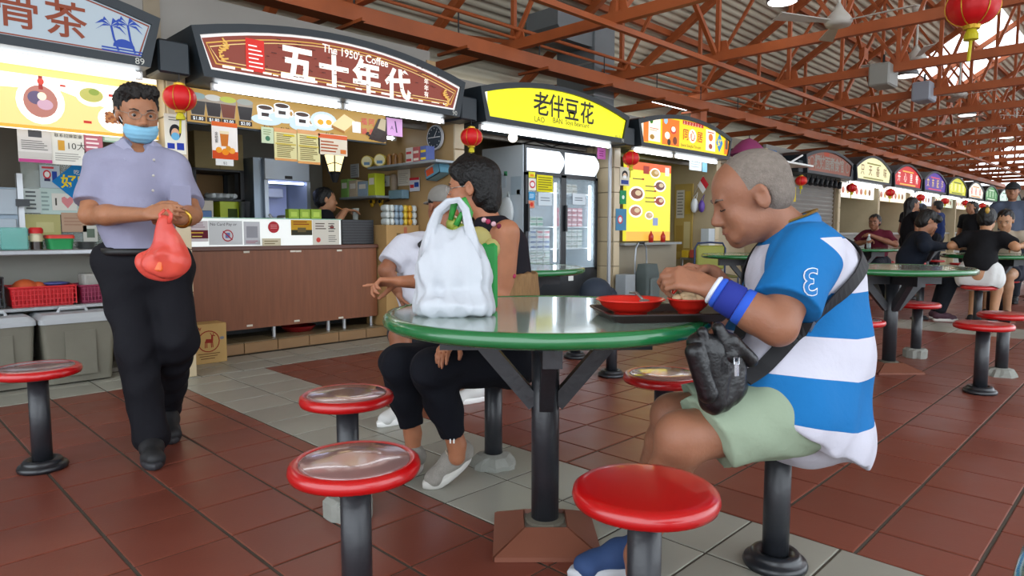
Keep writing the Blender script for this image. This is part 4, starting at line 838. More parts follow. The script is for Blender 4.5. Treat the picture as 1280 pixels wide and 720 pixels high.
# rear rack with cartons
def zy(u, v, y): return atY(u, v, y).z
yr = 6.7; t = empty('storage_rack', (0, 0, 0), 0, 'black metal storage rack at the back of the coffee stall', 'rack'); xl, xr = atY(242, 230, yr).x, atY(302, 230, yr).x; shz = [.75, zy(280, 249, yr), zy(280, 212, yr)]
for x in (xl, xr):
    for y in (yr, yr + .4): b = MB(M_DARK); b.box(x - .02, x + .02, y - .02, y + .02, .1, shz[2] - .01); b.build('upright', t)
for z in shz: b = MB(mat('#26262a', .5)); b.box(xl - .02, xr + .02, yr - .02, yr + .42, z - .02, z); b.build('shelf', t)
b = MB(mat('#8a6a44', .8)); b.box(xl + .03, xr - .03, yr + .38, yr + .40, shz[1], shz[2] - .03); b.build('back_board', t)
blk('carton', 'wide cardboard carton on top of the storage rack', 'carton', yr, 243, 166, 304, 212, .38, mat('#a8966a', .8, noise=.1), zmin=shz[2], marks=[('r', .49, 0, .51, 1, '#8a7a54')])
for i in range(4):
    x = atY(268 + i * 9, 242, yr).x; cr_ = (atY(277, 242, yr).x - atY(268, 242, yr).x) / 2 - .001; b = MB(mat('#dfe4e6', .4)); b.smooth = True; b.M = Matrix.Translation((x, yr + .1, shz[1] + cr_)) @ Matrix.Rotation(-math.pi / 2, 4, 'X'); b.lathe([(cr_ * .7, -.08), (cr_ * .94, .06), (cr_, .07), (cr_ * .88, .06)], 18); b.build('foam_cup', label='white cup lying on its side on the storage rack', cat='cup', group='white cups on the rack')
blk('drink_box', 'yellow green box on the lower level of the storage rack', 'box', yr - .25, 275, 252, 299, 274, .2, mat('#a9b81c', .5), marks=[('r', .4, .1, .9, .6, '#3a4a1c')])
# back work table for these items
t = empty('work_table', (0, 0, 0), 0, 'steel work table behind the coffee counter', 'table'); wz = zy(280, 274, 6.45); b = MB(M_STEEL); b.bbox(1.8, 2.80, 6.15, 6.66, wz - .04, wz, .004); b.build('table_top', t)
for x, y in ((1.83, 6.18), (2.77, 6.18), (1.83, 6.62), (2.77, 6.62)): b = MB(M_STEEL); b.box(x - .02, x + .02, y - .02, y + .02, .1, wz - .03); b.build('leg', t)
blk('bucket', 'white bucket on the work table behind the coffee counter', 'bucket', 6.4, 246, 251, 267, 274, .16, mat('#c9bfae', .5), zmin=wz)
blk('tub', 'blue tub beside the white bucket', 'tub', 6.24, 248, 264, 265, 274, .12, mat('#2a5a94', .4), zmin=wz)
for u, lab in ((303, 'steel tumbler beside the yellow green box'), (309, 'steel tumbler nearest the ice machine')):
    q = atY(u, 262, 6.4); b = MB(M_STEEL); b.smooth = True; b.lathe([(.02, wz), (.027, wz + .17), (.028, wz + .17), (.022, wz + .16)], 16, (q.x, 6.4, 0)); b.build('tumbler', label=lab, cat='tumbler')
# ice machine
t = empty('ice_machine', (0, 0, 0), 0, 'stainless ice machine with a lit blue opening', 'ice machine'); yi = 6.5; xl, xr = atY(331, 240, yi).x, atY(388, 240, yi).x; zt = zy(358, 199, yi); zm = zy(358, 226, yi); M_ST2 = mat('#a9b2bd', .35, .5, noise=.05)
b = MB(M_ST2); b.bbox(xl, xr, yi, yi + .5, zm, zt, .01); b.build('head_unit', t)
b = MB(M_ST2); b.box(xl, xl + .04, yi, yi + .5, .1, zm); b.box(xr - .04, xr, yi, yi + .5, .1, zm); b.box(xl, xr, yi + .45, yi + .5, .1, zm); b.box(xl, xr, yi, yi + .48, .1, zy(358, 272, yi)); b.build('cabinet', t)
b = MB(mat('#bcc3e4', .5)); b.box(xl + .05, xr - .05, yi + .43, yi + .445, zy(358, 270, yi), zm - .03); b.build('lit_liner', t)
b = MB(_g('#c4d0ff', 7)); b.box(xl + .06, xr - .06, yi + .02, yi + .06, zm - .03, zm - .012); b.build('lamp', t)
b = MB(mat('#c9ccd4', .4)); b.bbox((xl + xr) / 2 - .12, (xl + xr) / 2 + .1, yi + .3, yi + .44, zm - .16, zm - .06, .01); b.build('evaporator', t); b = MB(M_DARK); b.box(xr - .28, xr - .2, yi - .004, yi, zm + .02, zm + .05); b.build('display', t)
b = MB(mat('#8a97a4', .35, .4)); b.box(atY(320, 230, yi).x, xl, yi + .05, yi + .5, .1, zt); b.build('side_cover', t)
# pots and green cartons on the counter edge
for i in range(3): blk('drink_carton', 'bright green carton on the coffee counter', 'carton', 5.62, 361 + i * 14, 262, 374 + i * 14, 274, .07, mat('#8fae24', .5), group='row of green cartons', zmin=gz + .008, marks=[('r', .2, .2, .8, .7, '#b9cf5c')])
q = atY(354, 270, 6.0); t = empty('coffee_pot', (q.x, 5.95, cz), 0, 'tall steel coffee pot behind the glowing panel', 'pot'); b = MB(M_STEEL); b.smooth = True; b.lathe([(.08, 0), (.08, .25), (.075, .27), (.02, .28)], 22); b.build('body', t); b = MB(M_STEEL); b.tube([(-.07, 0, .16), (-.16, 0, .28)], .014, 8); b.build('spout', t); b = MB(M_DARK); b.tube([(.07, 0, .22), (.14, 0, .2), (.13, 0, .1), (.075, 0, .08)], .01, 7); b.build('handle', t)
q = atY(325, 270, 6.0); b = MB(M_STEEL); b.smooth = True; b.lathe([(.07, cz), (.07, cz + .23), (.073, cz + .23), (.06, cz + .22)], 22, (q.x, 5.95, 0)); b.build('steel_canister', label='open steel canister behind the glowing panel', cat='canister')
# glass lantern lamp over the counter
q = atY(418, 196, 5.7); t = empty('glass_lamp', (q.x, 5.7, q.z), 0, 'lit glass lantern lamp hanging in the coffee stall', 'lamp'); b = MB(_g('#ffe7a8', 1.8)); b.lathe([(.06, -.14), (.105, 0), (.10, .01)], 6); b.build('glass', t)
b = MB(M_DARK); [b.tube([(.062 * math.cos(a), .062 * math.sin(a), -.14), (.107 * math.cos(a), .107 * math.sin(a), 0)], .006, 6) for a in np.arange(6) * math.pi / 3]; [b.tube([(.085 * math.cos(a), .085 * math.sin(a), -.06 - .02 * (i % 2)), (.085 * math.cos(a + 1.05), .085 * math.sin(a + 1.05), -.08 + .02 * (i % 2))], .004, 5) for i, a in enumerate(np.arange(6) * math.pi / 3)]; b.build('lead_bars', t)
b = MB(M_DARK); b.lathe([(.02, -.24), (.05, -.16), (.064, -.14)], 12); b.lathe([(.11, .01), (.09, .03), (.02, .06)], 12); b.tube([(0, 0, .05), (0, 0, 2.70 - q.z)], .006, 6); b.build('mount', t)
# shelves on the right-hand side wall of the stall and what stands on them
M_SHELF = mat('#8f979c', .4, .3); WX = 4.165
def shelf(label, u0, v, u1, dep):
    a, c = atX(u0, v, WX - dep), atX(u1, v, WX - dep); b = MB(M_SHELF); b.bbox(WX - dep, WX - .02, c.y, a.y, a.z - .025, a.z, .003); b.build('wall_shelf', label=label, cat='shelf'); return a.z
s1 = shelf('upper grey shelf with tins on the side wall of the coffee stall', 459, 209, 545, .26)
s2 = shelf('lower grey shelf with packets behind the drinking woman', 424, 247, 470, .26)
XS = ('x', WX - .22)
for u, lab in ((460, 'round yellow tin on the upper shelf, farther from the brown jars'), (476, 'round yellow tin on the upper shelf beside the brown jars')):
    q = atX(u, 200, WX - .2); t = empty('tin', (q.x, q.y, s1 + .062), -.9, lab, 'tin'); b = MB(mat('#c9b03c', .4)); b.M = Matrix.Rotation(math.pi / 2, 4, 'X'); b.lathe([(.062, -.03), (.062, .04)], 26); b.build('can', t); p = Panel().on(-.041); p.D(0, 0, .054, pap('#e0d8b0')); p.R(-.03, -.035, .03, -.005, pap('#6a8aa8')); p.build('face_label', t)
for i, u in enumerate((487, 494, 501)): q = atX(u, 200, WX - .15); b = MB(mat('#9a6a34', .3)); b.lathe([(.028, s1), (.028, s1 + .10), (.018, s1 + .12)], 14, (q.x, q.y, 0)); b.build('jar', label='brown jar on the upper shelf', cat='jar', group='brown jars on the upper shelf')
for i in range(6): blk('milk_carton', 'small patterned carton stacked on the upper shelf', 'carton', XS, 507 + 9 * (i % 3), 190, 515 + 9 * (i % 3), 200, .1, mat(('#d8d0c8', '#b04a48', '#4a5a98')[i % 3], .5), group='patterned cartons on the upper shelf', zmin=s1 + .068 * (i // 3), marks=[('r', .1, .2, .9, .5, ('#c83a3c', '#e8d8c8', '#e8c83c')[i % 3])])
for i, (u0, v0, u1, c, lab) in enumerate(((426, 224, 435, '#7fae54', 'green packet'), (436, 226, 446, '#b9a88c', 'tan packet'), (447, 228, 459, '#8fa4b4', 'blue grey box'), (460, 219, 469, '#b8c424', 'lime green packet'))):
    blk('packet', lab + ' standing on the lower shelf', 'packet', XS, u0, v0, u1, 247, .12, mat(c, .5), zmin=s2, marks=[('r', .15, .5, .85, .8, '#e0dcd0')])
# cartons and cans stacked by the side wall
c0 = 0.102; y9 = 5.42
blk('carton', 'lower cardboard carton of the stack beside the coffee counter', 'carton', y9, 483, 320, 524, 395, .36, M_CARD, zmin=c0, marks=[('r', .49, 0, .51, 1, '#8f7048')])
def zy(u, v, y): return atY(u, v, y).z
ztop = c0 + (zy(498, 320, y9) - zy(498, 395, y9)) + .001
blk('carton', 'upper cardboard carton of the stack beside the coffee counter', 'carton', y9, 483, 268, 524, 318, .36, M_CARD, zmin=ztop, marks=[('r', .30, .3, .42, .8, '#6a5434'), ('r', .52, .75, .62, .95, '#b0684c'), ('r', .7, .3, .8, .8, '#7a6240')])
zt2 = ztop + (zy(498, 268, y9) - zy(498, 318, y9)) + .001
for r_ in range(3):
    for i in range(7):
        x = atY(486 + i * 5.6, 260, y9).x; b = MB(mat(('#c9d0cc', '#8fa4b4', '#d8b83c', '#d8a02c')[(i // 2 + (i > 4)) % 4], .35)); b.smooth = True; z = zt2 + r_ * .066
        b.M = Matrix.Translation((x, y9 + .06, z + .033)) @ Matrix.Rotation(math.pi / 2, 4, 'X'); b.lathe([(.021, -.05), (.023, -.045), (.023, .045), (.021, .05)], 16); b.v = [(px_, py_, z + .033 + (pz_ - z - .033) * 1.42) for px_, py_, pz_ in b.v]; b.build('milk_can', label='tin can lying in the rows on the cardboard cartons', cat='can', group='cans stacked on the cartons')
for i, u in enumerate((465, 476)):
    q = atX(u, 252, WX - .04); b = MB(mat('#d8a81c', .4)); [b.sphere((q.x, q.y + .03 * math.cos(k * 1.57), q.z + .036 * math.sin(k * 1.57)), .026, 10, 6, (.6, 1, 1)) for k in range(4)]; b.use(M_DARK); b.sphere((q.x - .016, q.y, q.z), .02, 10, 6, (.6, 1, 1)); b.build('flower_holder', label='yellow flower shaped holder on the wall below the lower shelf', cat='holder', group='yellow flower holders')
WS = ('x', WX - .012)
sheet_of('wall_calendar', 'white calendar sheet on the side wall under the upper shelf', 'calendar', WS, 497, 212, 512, 232, '#cfc9bc', [('l', .1, .9, .1, .8, 6, '#a8a298')])
sheet_of('wall_notice', 'small red and blue notice on the side wall near the clock', 'notice', WS, 512, 222, 524, 239, '#c9cdd8', [('r', .05, .25, .45, .5, '#c83a3c'), ('r', .5, .3, .95, .65, '#2a4a98'), ('r', 0, .82, 1, 1, '#c8303c')])
sheet_of('wall_notice', 'white paper on the side wall beside the hanging glass lamp', 'notice', WS, 438, 205, 448, 222, '#c9cdd0', [('l', .1, .9, .1, .9, 5, '#9a9ea4')])
q = atX(492, 230, WX - .05); b = MB(mat('#8a7a68', .5)); b.smooth = True; b.lathe([(.035, -.14), (.04, .06), (.03, .09), (.02, .1)], 14, q); b.build('water_filter', label='brown cylinder mounted on the wall under the upper shelf', cat='filter')
q = atX(482, 227, WX - .03); b = MB(M_WHITE); b.box(q.x, WX - .01, q.y - .06, q.y + .06, q.z - .05, q.z + .06); b.use(M_DARK); b.tube([(q.x - .01, q.y, q.z), (q.x - .03, q.y, q.z - .05), (q.x - .02, q.y + .05, q.z - .22), (q.x - .02, q.y - .08, q.z - .2)], .008, 6); b.build('wall_socket', label='white wall socket with a black plug and cord', cat='socket')
q = atX(494, 243, WX - .1); b = MB(mat('#6a8a9a', .5)); b.bbox(q.x, WX - .012, q.y - .12, q.y + .12, q.z - .045, q.z + .045, .006); b.build('wall_box', label='blue grey box fixed on the side wall above the cans', cat='box')
b = MB(mat('#8d8a80', .6, noise=.12)); b.box(1.76, 4.165, 7.3, 7.34, .1, 2.7); b.build('wall_coffee', kind='structure')
q = atX(545, 172, WX - .012); t = empty('wall_clock', q, -math.pi / 2, 'round wall clock with a dark face on the side wall by the brown sign', 'clock'); b = MB(mat('#c9ccd0', .4)); b.M = Matrix.Rotation(math.pi / 2, 4, 'X'); b.lathe([(.115, -.002), (.12, 0), (.118, .02), (.105, .02)], 32); b.build('rim', t)
p = Panel().on(-.022); p.D(0, 0, .105, pap('#39424c')); [p.R(.085 * math.sin(k * math.pi / 6) - .005, .085 * math.cos(k * math.pi / 6) - .005, .085 * math.sin(k * math.pi / 6) + .005, .085 * math.cos(k * math.pi / 6) + .005, pap('#d8d8d8')) for k in range(12)]; p.L([(-.08, 0), (.08, 0)], .007, pap('#e8e8e8')); p.L([(0, 0), (.04, .06)], .007, pap('#e8e8e8')); p.build('dial', t)
q = atX(540, 213, WX - .14); t = empty('wire_basket', q, -math.pi / 2, 'blue wire basket of papers fixed on the side wall', 'basket'); RM = Matrix.Rotation(-.3, 4, 'Y'); b = MB(mat('#5c8fa4', .4)); b.M = RM; b.box(-.11, .11, 0, .13, -.06, -.05); [b.box(-.11, .11, y, y + .006, -.06, .04) for y in (0, .124)]; [b.box(x, x + .006, 0, .13, -.06, .04) for x in (-.11, .104)]; b.build('tray', t); b = MB(pap('#d8cfc4')); b.M = RM; b.box(-.1, .1, .01, .12, -.048, .055); b.build('papers', t); p = Panel(); p.M = RM; p.on(-.002).R(-.09, -.03, .02, .03, pap('#c8502c')); p.build('red_cover', t)
# carton on the floor with a deer emblem
q0, q1 = atZ(243, 458, 0), atZ(284, 453, 0); xa_, xb_ = atY(205, 440, 5.30).x, atY(284, 440, 5.30).x; hh = atY(250, 406, 5.30).z
t = empty('deer_carton', (xa_, 5.30, 0), 0, 'cardboard carton with a red deer emblem on the floor by the kerb', 'carton'); b = MB(mat('#b8945a', .8, noise=.08)); b.bbox(0, xb_ - xa_, 0, .18, 0, hh, .004); b.build('box', t)
p = Panel().on(-.001); w_ = xb_ - xa_; rd = pap('#8a2a1c'); cx_ = w_ * .70; cz_ = hh * .56; p.D(cx_, cz_, .085, rd); p.D(cx_, cz_, .077, pap('#b8945a'))
p.P([(cx_ - .03, cz_ - .01), (cx_ + .03, cz_ - .015), (cx_ + .035, cz_ + .015), (cx_ - .02, cz_ + .02)], rd)
for dx in (-.026, -.014, .018, .028): p.L([(cx_ + dx, cz_), (cx_ + dx * 1.1, cz_ - .05)], .007, rd)
p.P([(cx_ + .018, cz_ + .01), (cx_ + .034, cz_ + .01), (cx_ + .034, cz_ + .04), (cx_ + .05, cz_ + .036), (cx_ + .048, cz_ + .046), (cx_ + .02, cz_ + .05)], rd); p.L([(cx_ + .026, cz_ + .045), (cx_ + .012, cz_ + .065)], .005, rd); p.L([(cx_ + .032, cz_ + .045), (cx_ + .04, cz_ + .068)], .005, rd)
p.T('ow', w_ * .45, hh * .85, .05, rd, 'LEFT', .008); [p.R(w_ * .52 + .01 * i, hh * (.24 - .06 * i), w_ * .88 - .02 * i, hh * (.26 - .06 * i), pap('#6a4a2a')) for i in range(3)]; p.D(w_ * .92, hh * .62, .018, pap('#7a7a84'), .012); p.build('print', t)

# ================================================================== stall 91: beancurd, two-door fridge
yf = 5.05; fx0, fx1 = atY(657, 270, yf).x, atY(747, 270, yf).x; fz = atY(700, 186, yf).z; fm = (fx0 + fx1) / 2
t = empty('display_fridge', (0, 0, 0), 0, 'two-door glass display fridge with lit header, stocked with packs', 'fridge')
M_FB = mat('#181b20', .4); M_FW = mat('#b9c4cc', .4, noise=.04)
zg0, zg1 = atY(700, 338, yf).z, atY(700, 222, yf).z; zh0 = zg1 + .03
b = MB(M_FW); b.box(fx0 - .01, fx0 + .015, yf + .03, yf + .68, .06, fz); b.build('side_panel', t)
b = MB(M_FW); b.box(fx1 - .015, fx1 + .01, yf + .03, yf + .68, .06, fz); b.build('side_panel', t)
b = MB(mat('#c9d2da', .5)); b.box(fx0, fx1, yf + .64, yf + .68, .06, fz); b.build('back_liner', t)
b = MB(M_FB); b.box(fx0, fx1, yf, yf + .66, .06, zg0 - .02); b.box(fx0 + .05, fx1 - .05, yf + .05, yf + .6, 0, .06); b.build('base_housing', t)
b = MB(M_FB); b.box(fx0, fx1, yf + .03, yf + .66, zh0, fz); b.build('header_housing', t)
for a, c in ((fx0 + .05, fm - .04), (fm + .05, fx1 - .03)):
    b = MB(_g('#eef6ff', 1.6)); b.smooth = True; n = 10; pr = [(yf + .03 - .07 * math.sin(math.pi * i / n), zh0 + .02 + (fz - zh0 - .05) * i / n) for i in range(n + 1)]
    vs = [(x, y, z) for x in (a, c) for y, z in pr]; b.put(vs, [(i, n + 1 + i, n + 2 + i, i + 1) for i in range(n)] + [tuple(range(n + 1)), tuple(range(2 * n + 1, n, -1))]); b.build('lit_header', t)
shz = [zg0 + .01, atY(700, 311, yf).z, atY(700, 283, yf).z, atY(700, 240, yf).z]
for z in shz: b = MB(mat('#d5dde2', .4)); b.box(fx0 + .02, fx1 - .02, yf + .08, yf + .62, z - .012, z); b.build('shelf', t)
for i, (a, c) in enumerate(((fx0, fm), (fm, fx1))):
    d = empty('door', (0, 0, 0)); d.parent = t
    b = MB(M_FB); w = .045; b.box(a, a + w, yf, yf + .03, zg0 - .02, zg1 + .03); b.box(c - w, c, yf, yf + .03, zg0 - .02, zg1 + .03); b.box(a, c, yf, yf + .03, zg0 - .02, zg0 + .015); b.box(a, c, yf, yf + .03, zg1, zg1 + .03); b.build('door_frame', d)
    b = MB(mat('#cfe2ea', .05, 0, .5, alpha=.18)); b.box(a + w, c - w, yf + .012, yf + .016, zg0, zg1); b.build('pane', d)
    b = MB(M_FB); b.box(a + .005 if i else a + .01, a + .035, yf - .03, yf, zg0 + .45, zg0 + .75); b.build('handle', d)
    b = MB(_g('#eaf6ff', 8.0)); x = c - w - .05; b.box(x, x + .025, yf + .05, yf + .07, zg0 + .1, zg1 - .06); b.build('light_strip', t)
def pack(x, z, w, h, c, c2, lab):
    tt = empty('food_pack', (x, yf + .10, z), 0, lab, 'pack', 'packs inside the fridge'); b = MB(mat(c, .4)); b.bbox(0, w, 0, .09, 0, h, .006); b.build('tub', tt); b = MB(pap(c2)); b.box(.006, w - .006, -.002, .002, h * .25, h * .7); b.build('wrapper_band', tt)
for i, (a, c) in enumerate(((fx0 + .06, fm - .12), (fm + .06, fx1 - .16))):
    for si, nrow in ((0, 4 if i == 0 else 0), (1, 4), (2, 2 if i == 0 else 4), (3, 0 if i == 0 else 2)):
        n = 4
        for r_ in range(nrow):
            for k in range(n):
                w = (c - a) / n; h = .052
                cc = {(0, 0): ('#d8dcd8', '#8a9a8a'), (0, 1): (('#d8dcd8', '#b04a54') if k > 1 and r_ > 1 else ('#d0d6da', '#4a5c8a')), (0, 2): ('#cfd8cc', '#3a8a5c'), (1, 1): ('#dde0dc', '#7a8a7c'), (1, 2): ('#c83a54', '#f0d0d4'), (1, 3): ('#d8d4c8', '#8a8060')}[(i, si)]
                if (i, si) in ((1, 3), (0, 2)) and k > 2: continue
                pack(a + k * w + .004, shz[si] + r_ * (h + .004), w - .012, h, *cc, 'small tub with a printed band inside the fridge' if (i, si) != (1, 2) else 'red tub stacked inside the right fridge door')
for u0, v0, u1, v1, bg, mk, lab in ((671, 219, 691, 240, '#dcd01c', [('l', .08, .95, .08, .92, 6, '#7a741c')], 'yellow price list'), (673, 241, 690, 257, '#c9d4da', [('l', .15, .85, .3, .7, 2, '#8a949c')], 'white notice'), (716, 242, 732, 256, '#cdd6dc', [('l', .15, .85, .3, .7, 2, '#7a848c')], 'white notice below the upper shelf'), (661, 223, 670, 238, '#e0dcd0', [('d', .5, .5, .4, .32, '#c8303c'), ('d', .5, .5, .28, .2, '#e8e0e0')], 'round red badge notice'), (661, 240, 669, 250, '#3a8fc0', [('l', .1, .9, .2, .8, 3, '#c8e0ec')], 'blue sticker'), (661, 215, 669, 222, '#d8d43c', [('r', .2, .2, .8, .6, '#e08a2c')], 'small yellow sticker'), (661, 251, 668, 260, '#d88a6c', [('d', .5, .5, .3, .3, '#c83a2c')], 'small orange sticker')):
    sheet_of('fridge_notice', lab + ' stuck on the fridge door glass', 'notice', yf - .006, u0, v0, u1, v1, bg, mk, None, .003)
# stickers and a bag on the fridge flank
def on_side(u, v): r = ray(u, v); return CC + r * ((fx0 - .012) / r.x)
for u, v, w, h, c, lab in ((645, 232, .16, .2, '#9fb0bc', 'pale notice'), (627, 226, .14, .16, '#a9b6c0', 'faded notice'), (632, 217, .05, .05, '#4a9a6c', 'green round sticker'), (648, 240, .05, .05, '#c9a83c', 'yellow round sticker')):
    q = on_side(u, v); b = MB(pap(c)); b.box(fx0 - .014, fx0 - .0105, q.y - w / 2, q.y + w / 2, q.z - h / 2, q.z + h / 2); b.build('side_sticker', label=lab + ' on the side of the fridge', cat='sticker')
q = on_side(636, 265); b = MB(mat('#d5dcde', .4, alpha=.9)); b.smooth = True; b.sphere((fx0 - .05, q.y, q.z), .11, 14, 10, (.35, 1, 1.5)); b.tube([(fx0 - .03, q.y - .04, q.z + .12), (fx0 - .02, q.y, q.z + .22), (fx0 - .03, q.y + .04, q.z + .12)], .008, 6); b.build('hanging_bag', label='white plastic bag hung on the side of the fridge', cat='bag')
b = MB(mat('#97a0a4', .4, .4)); b.bbox(4.3, fx0 - .05, 5.1, 5.6, .86, .90, .004); t = b.build('side_counter', label='grey steel counter beside the fridge', cat='counter')
for x in (4.34, fx0 - .09): b = MB(M_STEEL); b.box(x - .02, x + .02, 5.14, 5.18, .0, .86); b.build('leg', t)
b = MB(mat('#8f8878', .5)); b.box(4.3, fx0 - .06, 5.14, 5.16, .1, .86); b.build('front_skirt', t)
b = MB(mat('#9d927e', .5, noise=.1)); b.box(4.29, 6.69, 6.6, 6.65, 0, 2.52); b.build('wall_beancurd', kind='structure')
b = MB(mat('#1f2a3a', .7, noise=.2)); q = atY(715, 352, 4.95); b.smooth = True; xm_ = atY(748, 352, 4.62).x; b.sphere((xm_ - .05, 4.62, .33), .2, 16, 10, (1.1, .8, .9)); b.sphere((xm_ + .12, 4.6, .28), .14, 14, 8, (1.2, .8, .9)); b.sphere((xm_, 4.61, .15), .2, 14, 8, (1.2, .8, .75)); b.build('dark_bag', label='dark navy cloth bag slumped by the fridge', cat='bag')
blk('sticker_plate', 'small white plate on the fridge base', 'plate', yf - .012, 711, 345, 717, 351, .011, M_WHITE)
sheet_of('pink_sign', 'pink sign high on the pillar right of the fridge', 'sign', 4.90, 747, 185, 757, 199, '#c86ab0', [('l', .2, .8, .2, .8, 3, '#8a2c74')])
b = MB(mat('#a9acb0', .4, .4)); q = atY(762, 250, 4.86); b.tube([(q.x, 4.86, 0), (q.x, 4.86, 2.03)], .022, 10); b.build('steel_pole', label='grey vertical pole at the pillar right of the fridge', cat='pole')
# bulb and cables above the fridge
q = atY(641, 172, 5.0); b = MB(_g('#fff6e0', 3)); b.smooth = True; b.sphere(q, .05, 14, 10); b.use(M_WHITE); b.tube([(q.x, q.y, q.z + .04), (q.x, q.y, q.z + .12)], .022, 8); b.build('light_bulb', label='round light bulb above the fridge', cat='bulb')
b = MB(M_DARK); b.tube([atY(u, v, 5.3) for u, v in ((650, 180), (668, 176), (690, 184), (706, 178), (722, 172), (732, 183))], .008, 6); b.build('cable', label='loose dark cable looping over the fridge', cat='cable')
# posters on the pillar between stalls 91 and 92
sheet_of('mask_poster', 'poster of a masked face on the pillar right of the fridge', 'poster', 4.868, 775, 209, 787, 232, '#cfc9b8', [('d', .5, .6, .3, .22, '#26262c'), ('d', .5, .54, .2, .15, '#e0c0a0'), ('d', .5, .47, .2, .09, '#e8e8e8'), ('r', .12, .08, .88, .3, '#3a4a8c')])
sheet_of('green_notice', 'small green notice below the masked face on the pillar', 'notice', 4.868, 775, 238, 783, 255, '#2f8a5a', [('d', .5, .5, .2, .15, '#d8e8dc')])
sheet_of('blue_notice', 'blue notice low on the pillar right of the fridge', 'notice', 4.868, 770, 261, 783, 288, '#4f86a8', [('d', .4, .5, .25, .2, '#c84a4c'), ('d', .4, .5, .16, .13, '#e0e4e8')])

# ================================================================== stall 92: photo menu
ym = 4.93
mk = [('r', 0, .90, 1, 1, _g('#e8622c', .9)), ('r', 0, 0, 1, .12, _g('#eeb84c', .9))]
for x, z, r, c in ((.22, .60, .17, '#8a4a34'), (.2, .38, .15, '#b9745c'), (.74, .72, .14, '#7a4a4c'), (.74, .52, .13, '#a8402c'), (.62, .88, .12, '#c9a04c'), (.5, .33, .1, '#d8b48c')): mk += [('d', x, z, r, r * .55, _g('#fff6e8', 1.1)), ('d', x, z, r * .78, r * .4, _g(c, .6)), ('d', x + .03, z + .01, r * .4, r * .2, _g('#d8c09a', .8))]
for x, z in ((.4, .70), (.4, .64), (.4, .55), (.4, .50), (.12, .78)): mk += [('r', x, z, x + .2, z + .012, _g('#6a5a2c', .4)), ('r', x + .2, z - .002, x + .25, z + .02, _g('#b03a20', .6))]
mk += [('r', .35, .86, .48, .96, _g('#b0301c', .6)), ('r', .85, .86, .95, .97, _g('#e8d8d0', .9)), ('r', .58, .2, .7, .3, _g('#8a9ac8', .8))]
sheet_of('photo_menu', 'tall glowing yellow photo menu of dishes at the dim-sum stall', 'menu board', ym, 783, 204, 838, 301, '#e8d83c', mk, None, .05, _g('#e9df45', 1.0))
for u in (812, 827): 
    q = atY(u, 302, 4.9); t = empty('sauce_bottle', (q.x, 4.88, atY(u, 303, 4.88).z), 0, 'red sauce bottle on the ledge under the photo menu', 'bottle', 'red sauce bottles'); b = MB(mat('#b0241c', .35)); b.smooth = True; b.lathe([(.032, 0), (.034, .08), (.028, .10), (.012, .125), (.006, .15)], 16); b.build('bottle', t)
lz = atY(812, 303, 4.88).z; t = empty('menu_ledge', (0, 0, 0), 0, 'narrow grey ledge under the photo menu', 'ledge'); b = MB(mat('#8a8c88', .5)); b.box(6.85, atY(850, 302, 4.85).x, 4.82, 5.0, lz - .03, lz); b.build('ledge_top', t); b = MB(mat('#8f8570', .5)); b.box(6.85, atY(848, 302, 4.95).x, 4.98, 5.02, 0, lz - .03); b.build('ledge_wall', t)
sheet_of('white_notice', 'white paper hanging from the tube light of the photo sign stall', 'notice', 4.86, 862, 198, 877, 213, '#e4ecee', [('l', .1, .9, .2, .8, 3, '#a8b4b8')]); sheet_of('blue_mask', 'pale blue face mask hanging beside the white paper', 'mask', 4.86, 878, 200, 884, 215, '#8fc4dc')
WX2 = 9.22
sheet_of('notice_board', 'pinned notice board on the side wall of the photo sign stall', 'board', ('x', WX2 - .03), 843, 230, 865, 324, '#b59a54', [('r', .1, .55, .55, .92, '#cfcac0'), ('l', .15, .5, .58, .9, 8, '#8a867c'), ('r', .6, .6, .9, .9, '#c9a83c'), ('r', .1, .1, .5, .45, '#a88a44'), ('r', .55, .15, .9, .5, '#d0c08c')], None, .03)
q = atX(868, 257, WX2 - .12); b = MB(mat('#dfe3e6', .5)); b.smooth = True; b.sphere(q, .085, 14, 10, (.6, .7, 1.3)); b.tube([q + Vector((0, .03, .09)), q + Vector((.09, 0, .2)), q + Vector((0, -.03, .09))], .006, 6); b.build('white_bag', label='white plastic bag hanging on the wall behind the eating man\'s head', cat='bag')
q = atX(877, 258, WX2 - .1); b = MB(mat('#5c3f98', .5)); b.smooth = True; b.sphere(q, .075, 12, 10, (.7, .6, 1.2)); b.tube([q + Vector((0, .02, .08)), q + Vector((.08, 0, .18)), q + Vector((0, -.02, .08))], .006, 6); b.build('purple_bag', label='purple plastic bag hanging beside the white bag', cat='bag')
q = atX(866, 242, WX2 - .04); e_ = atX(879, 220, WX2 - .2) - q; t = empty('small_flag', q, 0, 'small red and white flag on a slanting stick', 'flag'); b = MB(mat('#c9c4b8', .5)); b.tube([(.03, .02, -.05), e_], .006, 6); b.build('stick', t)
dn = Vector((-.015, -.10, -.13)); ac = Vector((0, .045, -.065))
for c, o_ in (('#d0303c', e_), ('#e8e4e4', e_ + ac)): b = MB(pap(c)); b.put([o_, o_ + dn, o_ + dn + ac, o_ + ac] + [v + Vector((.003, .002, 0)) for v in (o_, o_ + dn, o_ + dn + ac, o_ + ac)], [(0, 1, 2, 3), (7, 6, 5, 4), (0, 4, 5, 1), (1, 5, 6, 2), (2, 6, 7, 3), (3, 7, 4, 0)]); b.build('cloth_band', t)
t = empty('side_table', (0, 0, 0), 0, 'steel side table with tubs by the side wall of the photo sign stall', 'table'); qa, qb = atX(850, 322, WX2 - .42), atX(888, 322, WX2 - .42); tz = qa.z; b = MB(M_STEEL); b.box(WX2 - .42, WX2 - .02, qb.y, qa.y, tz - .03, tz); b.build('table_top', t)
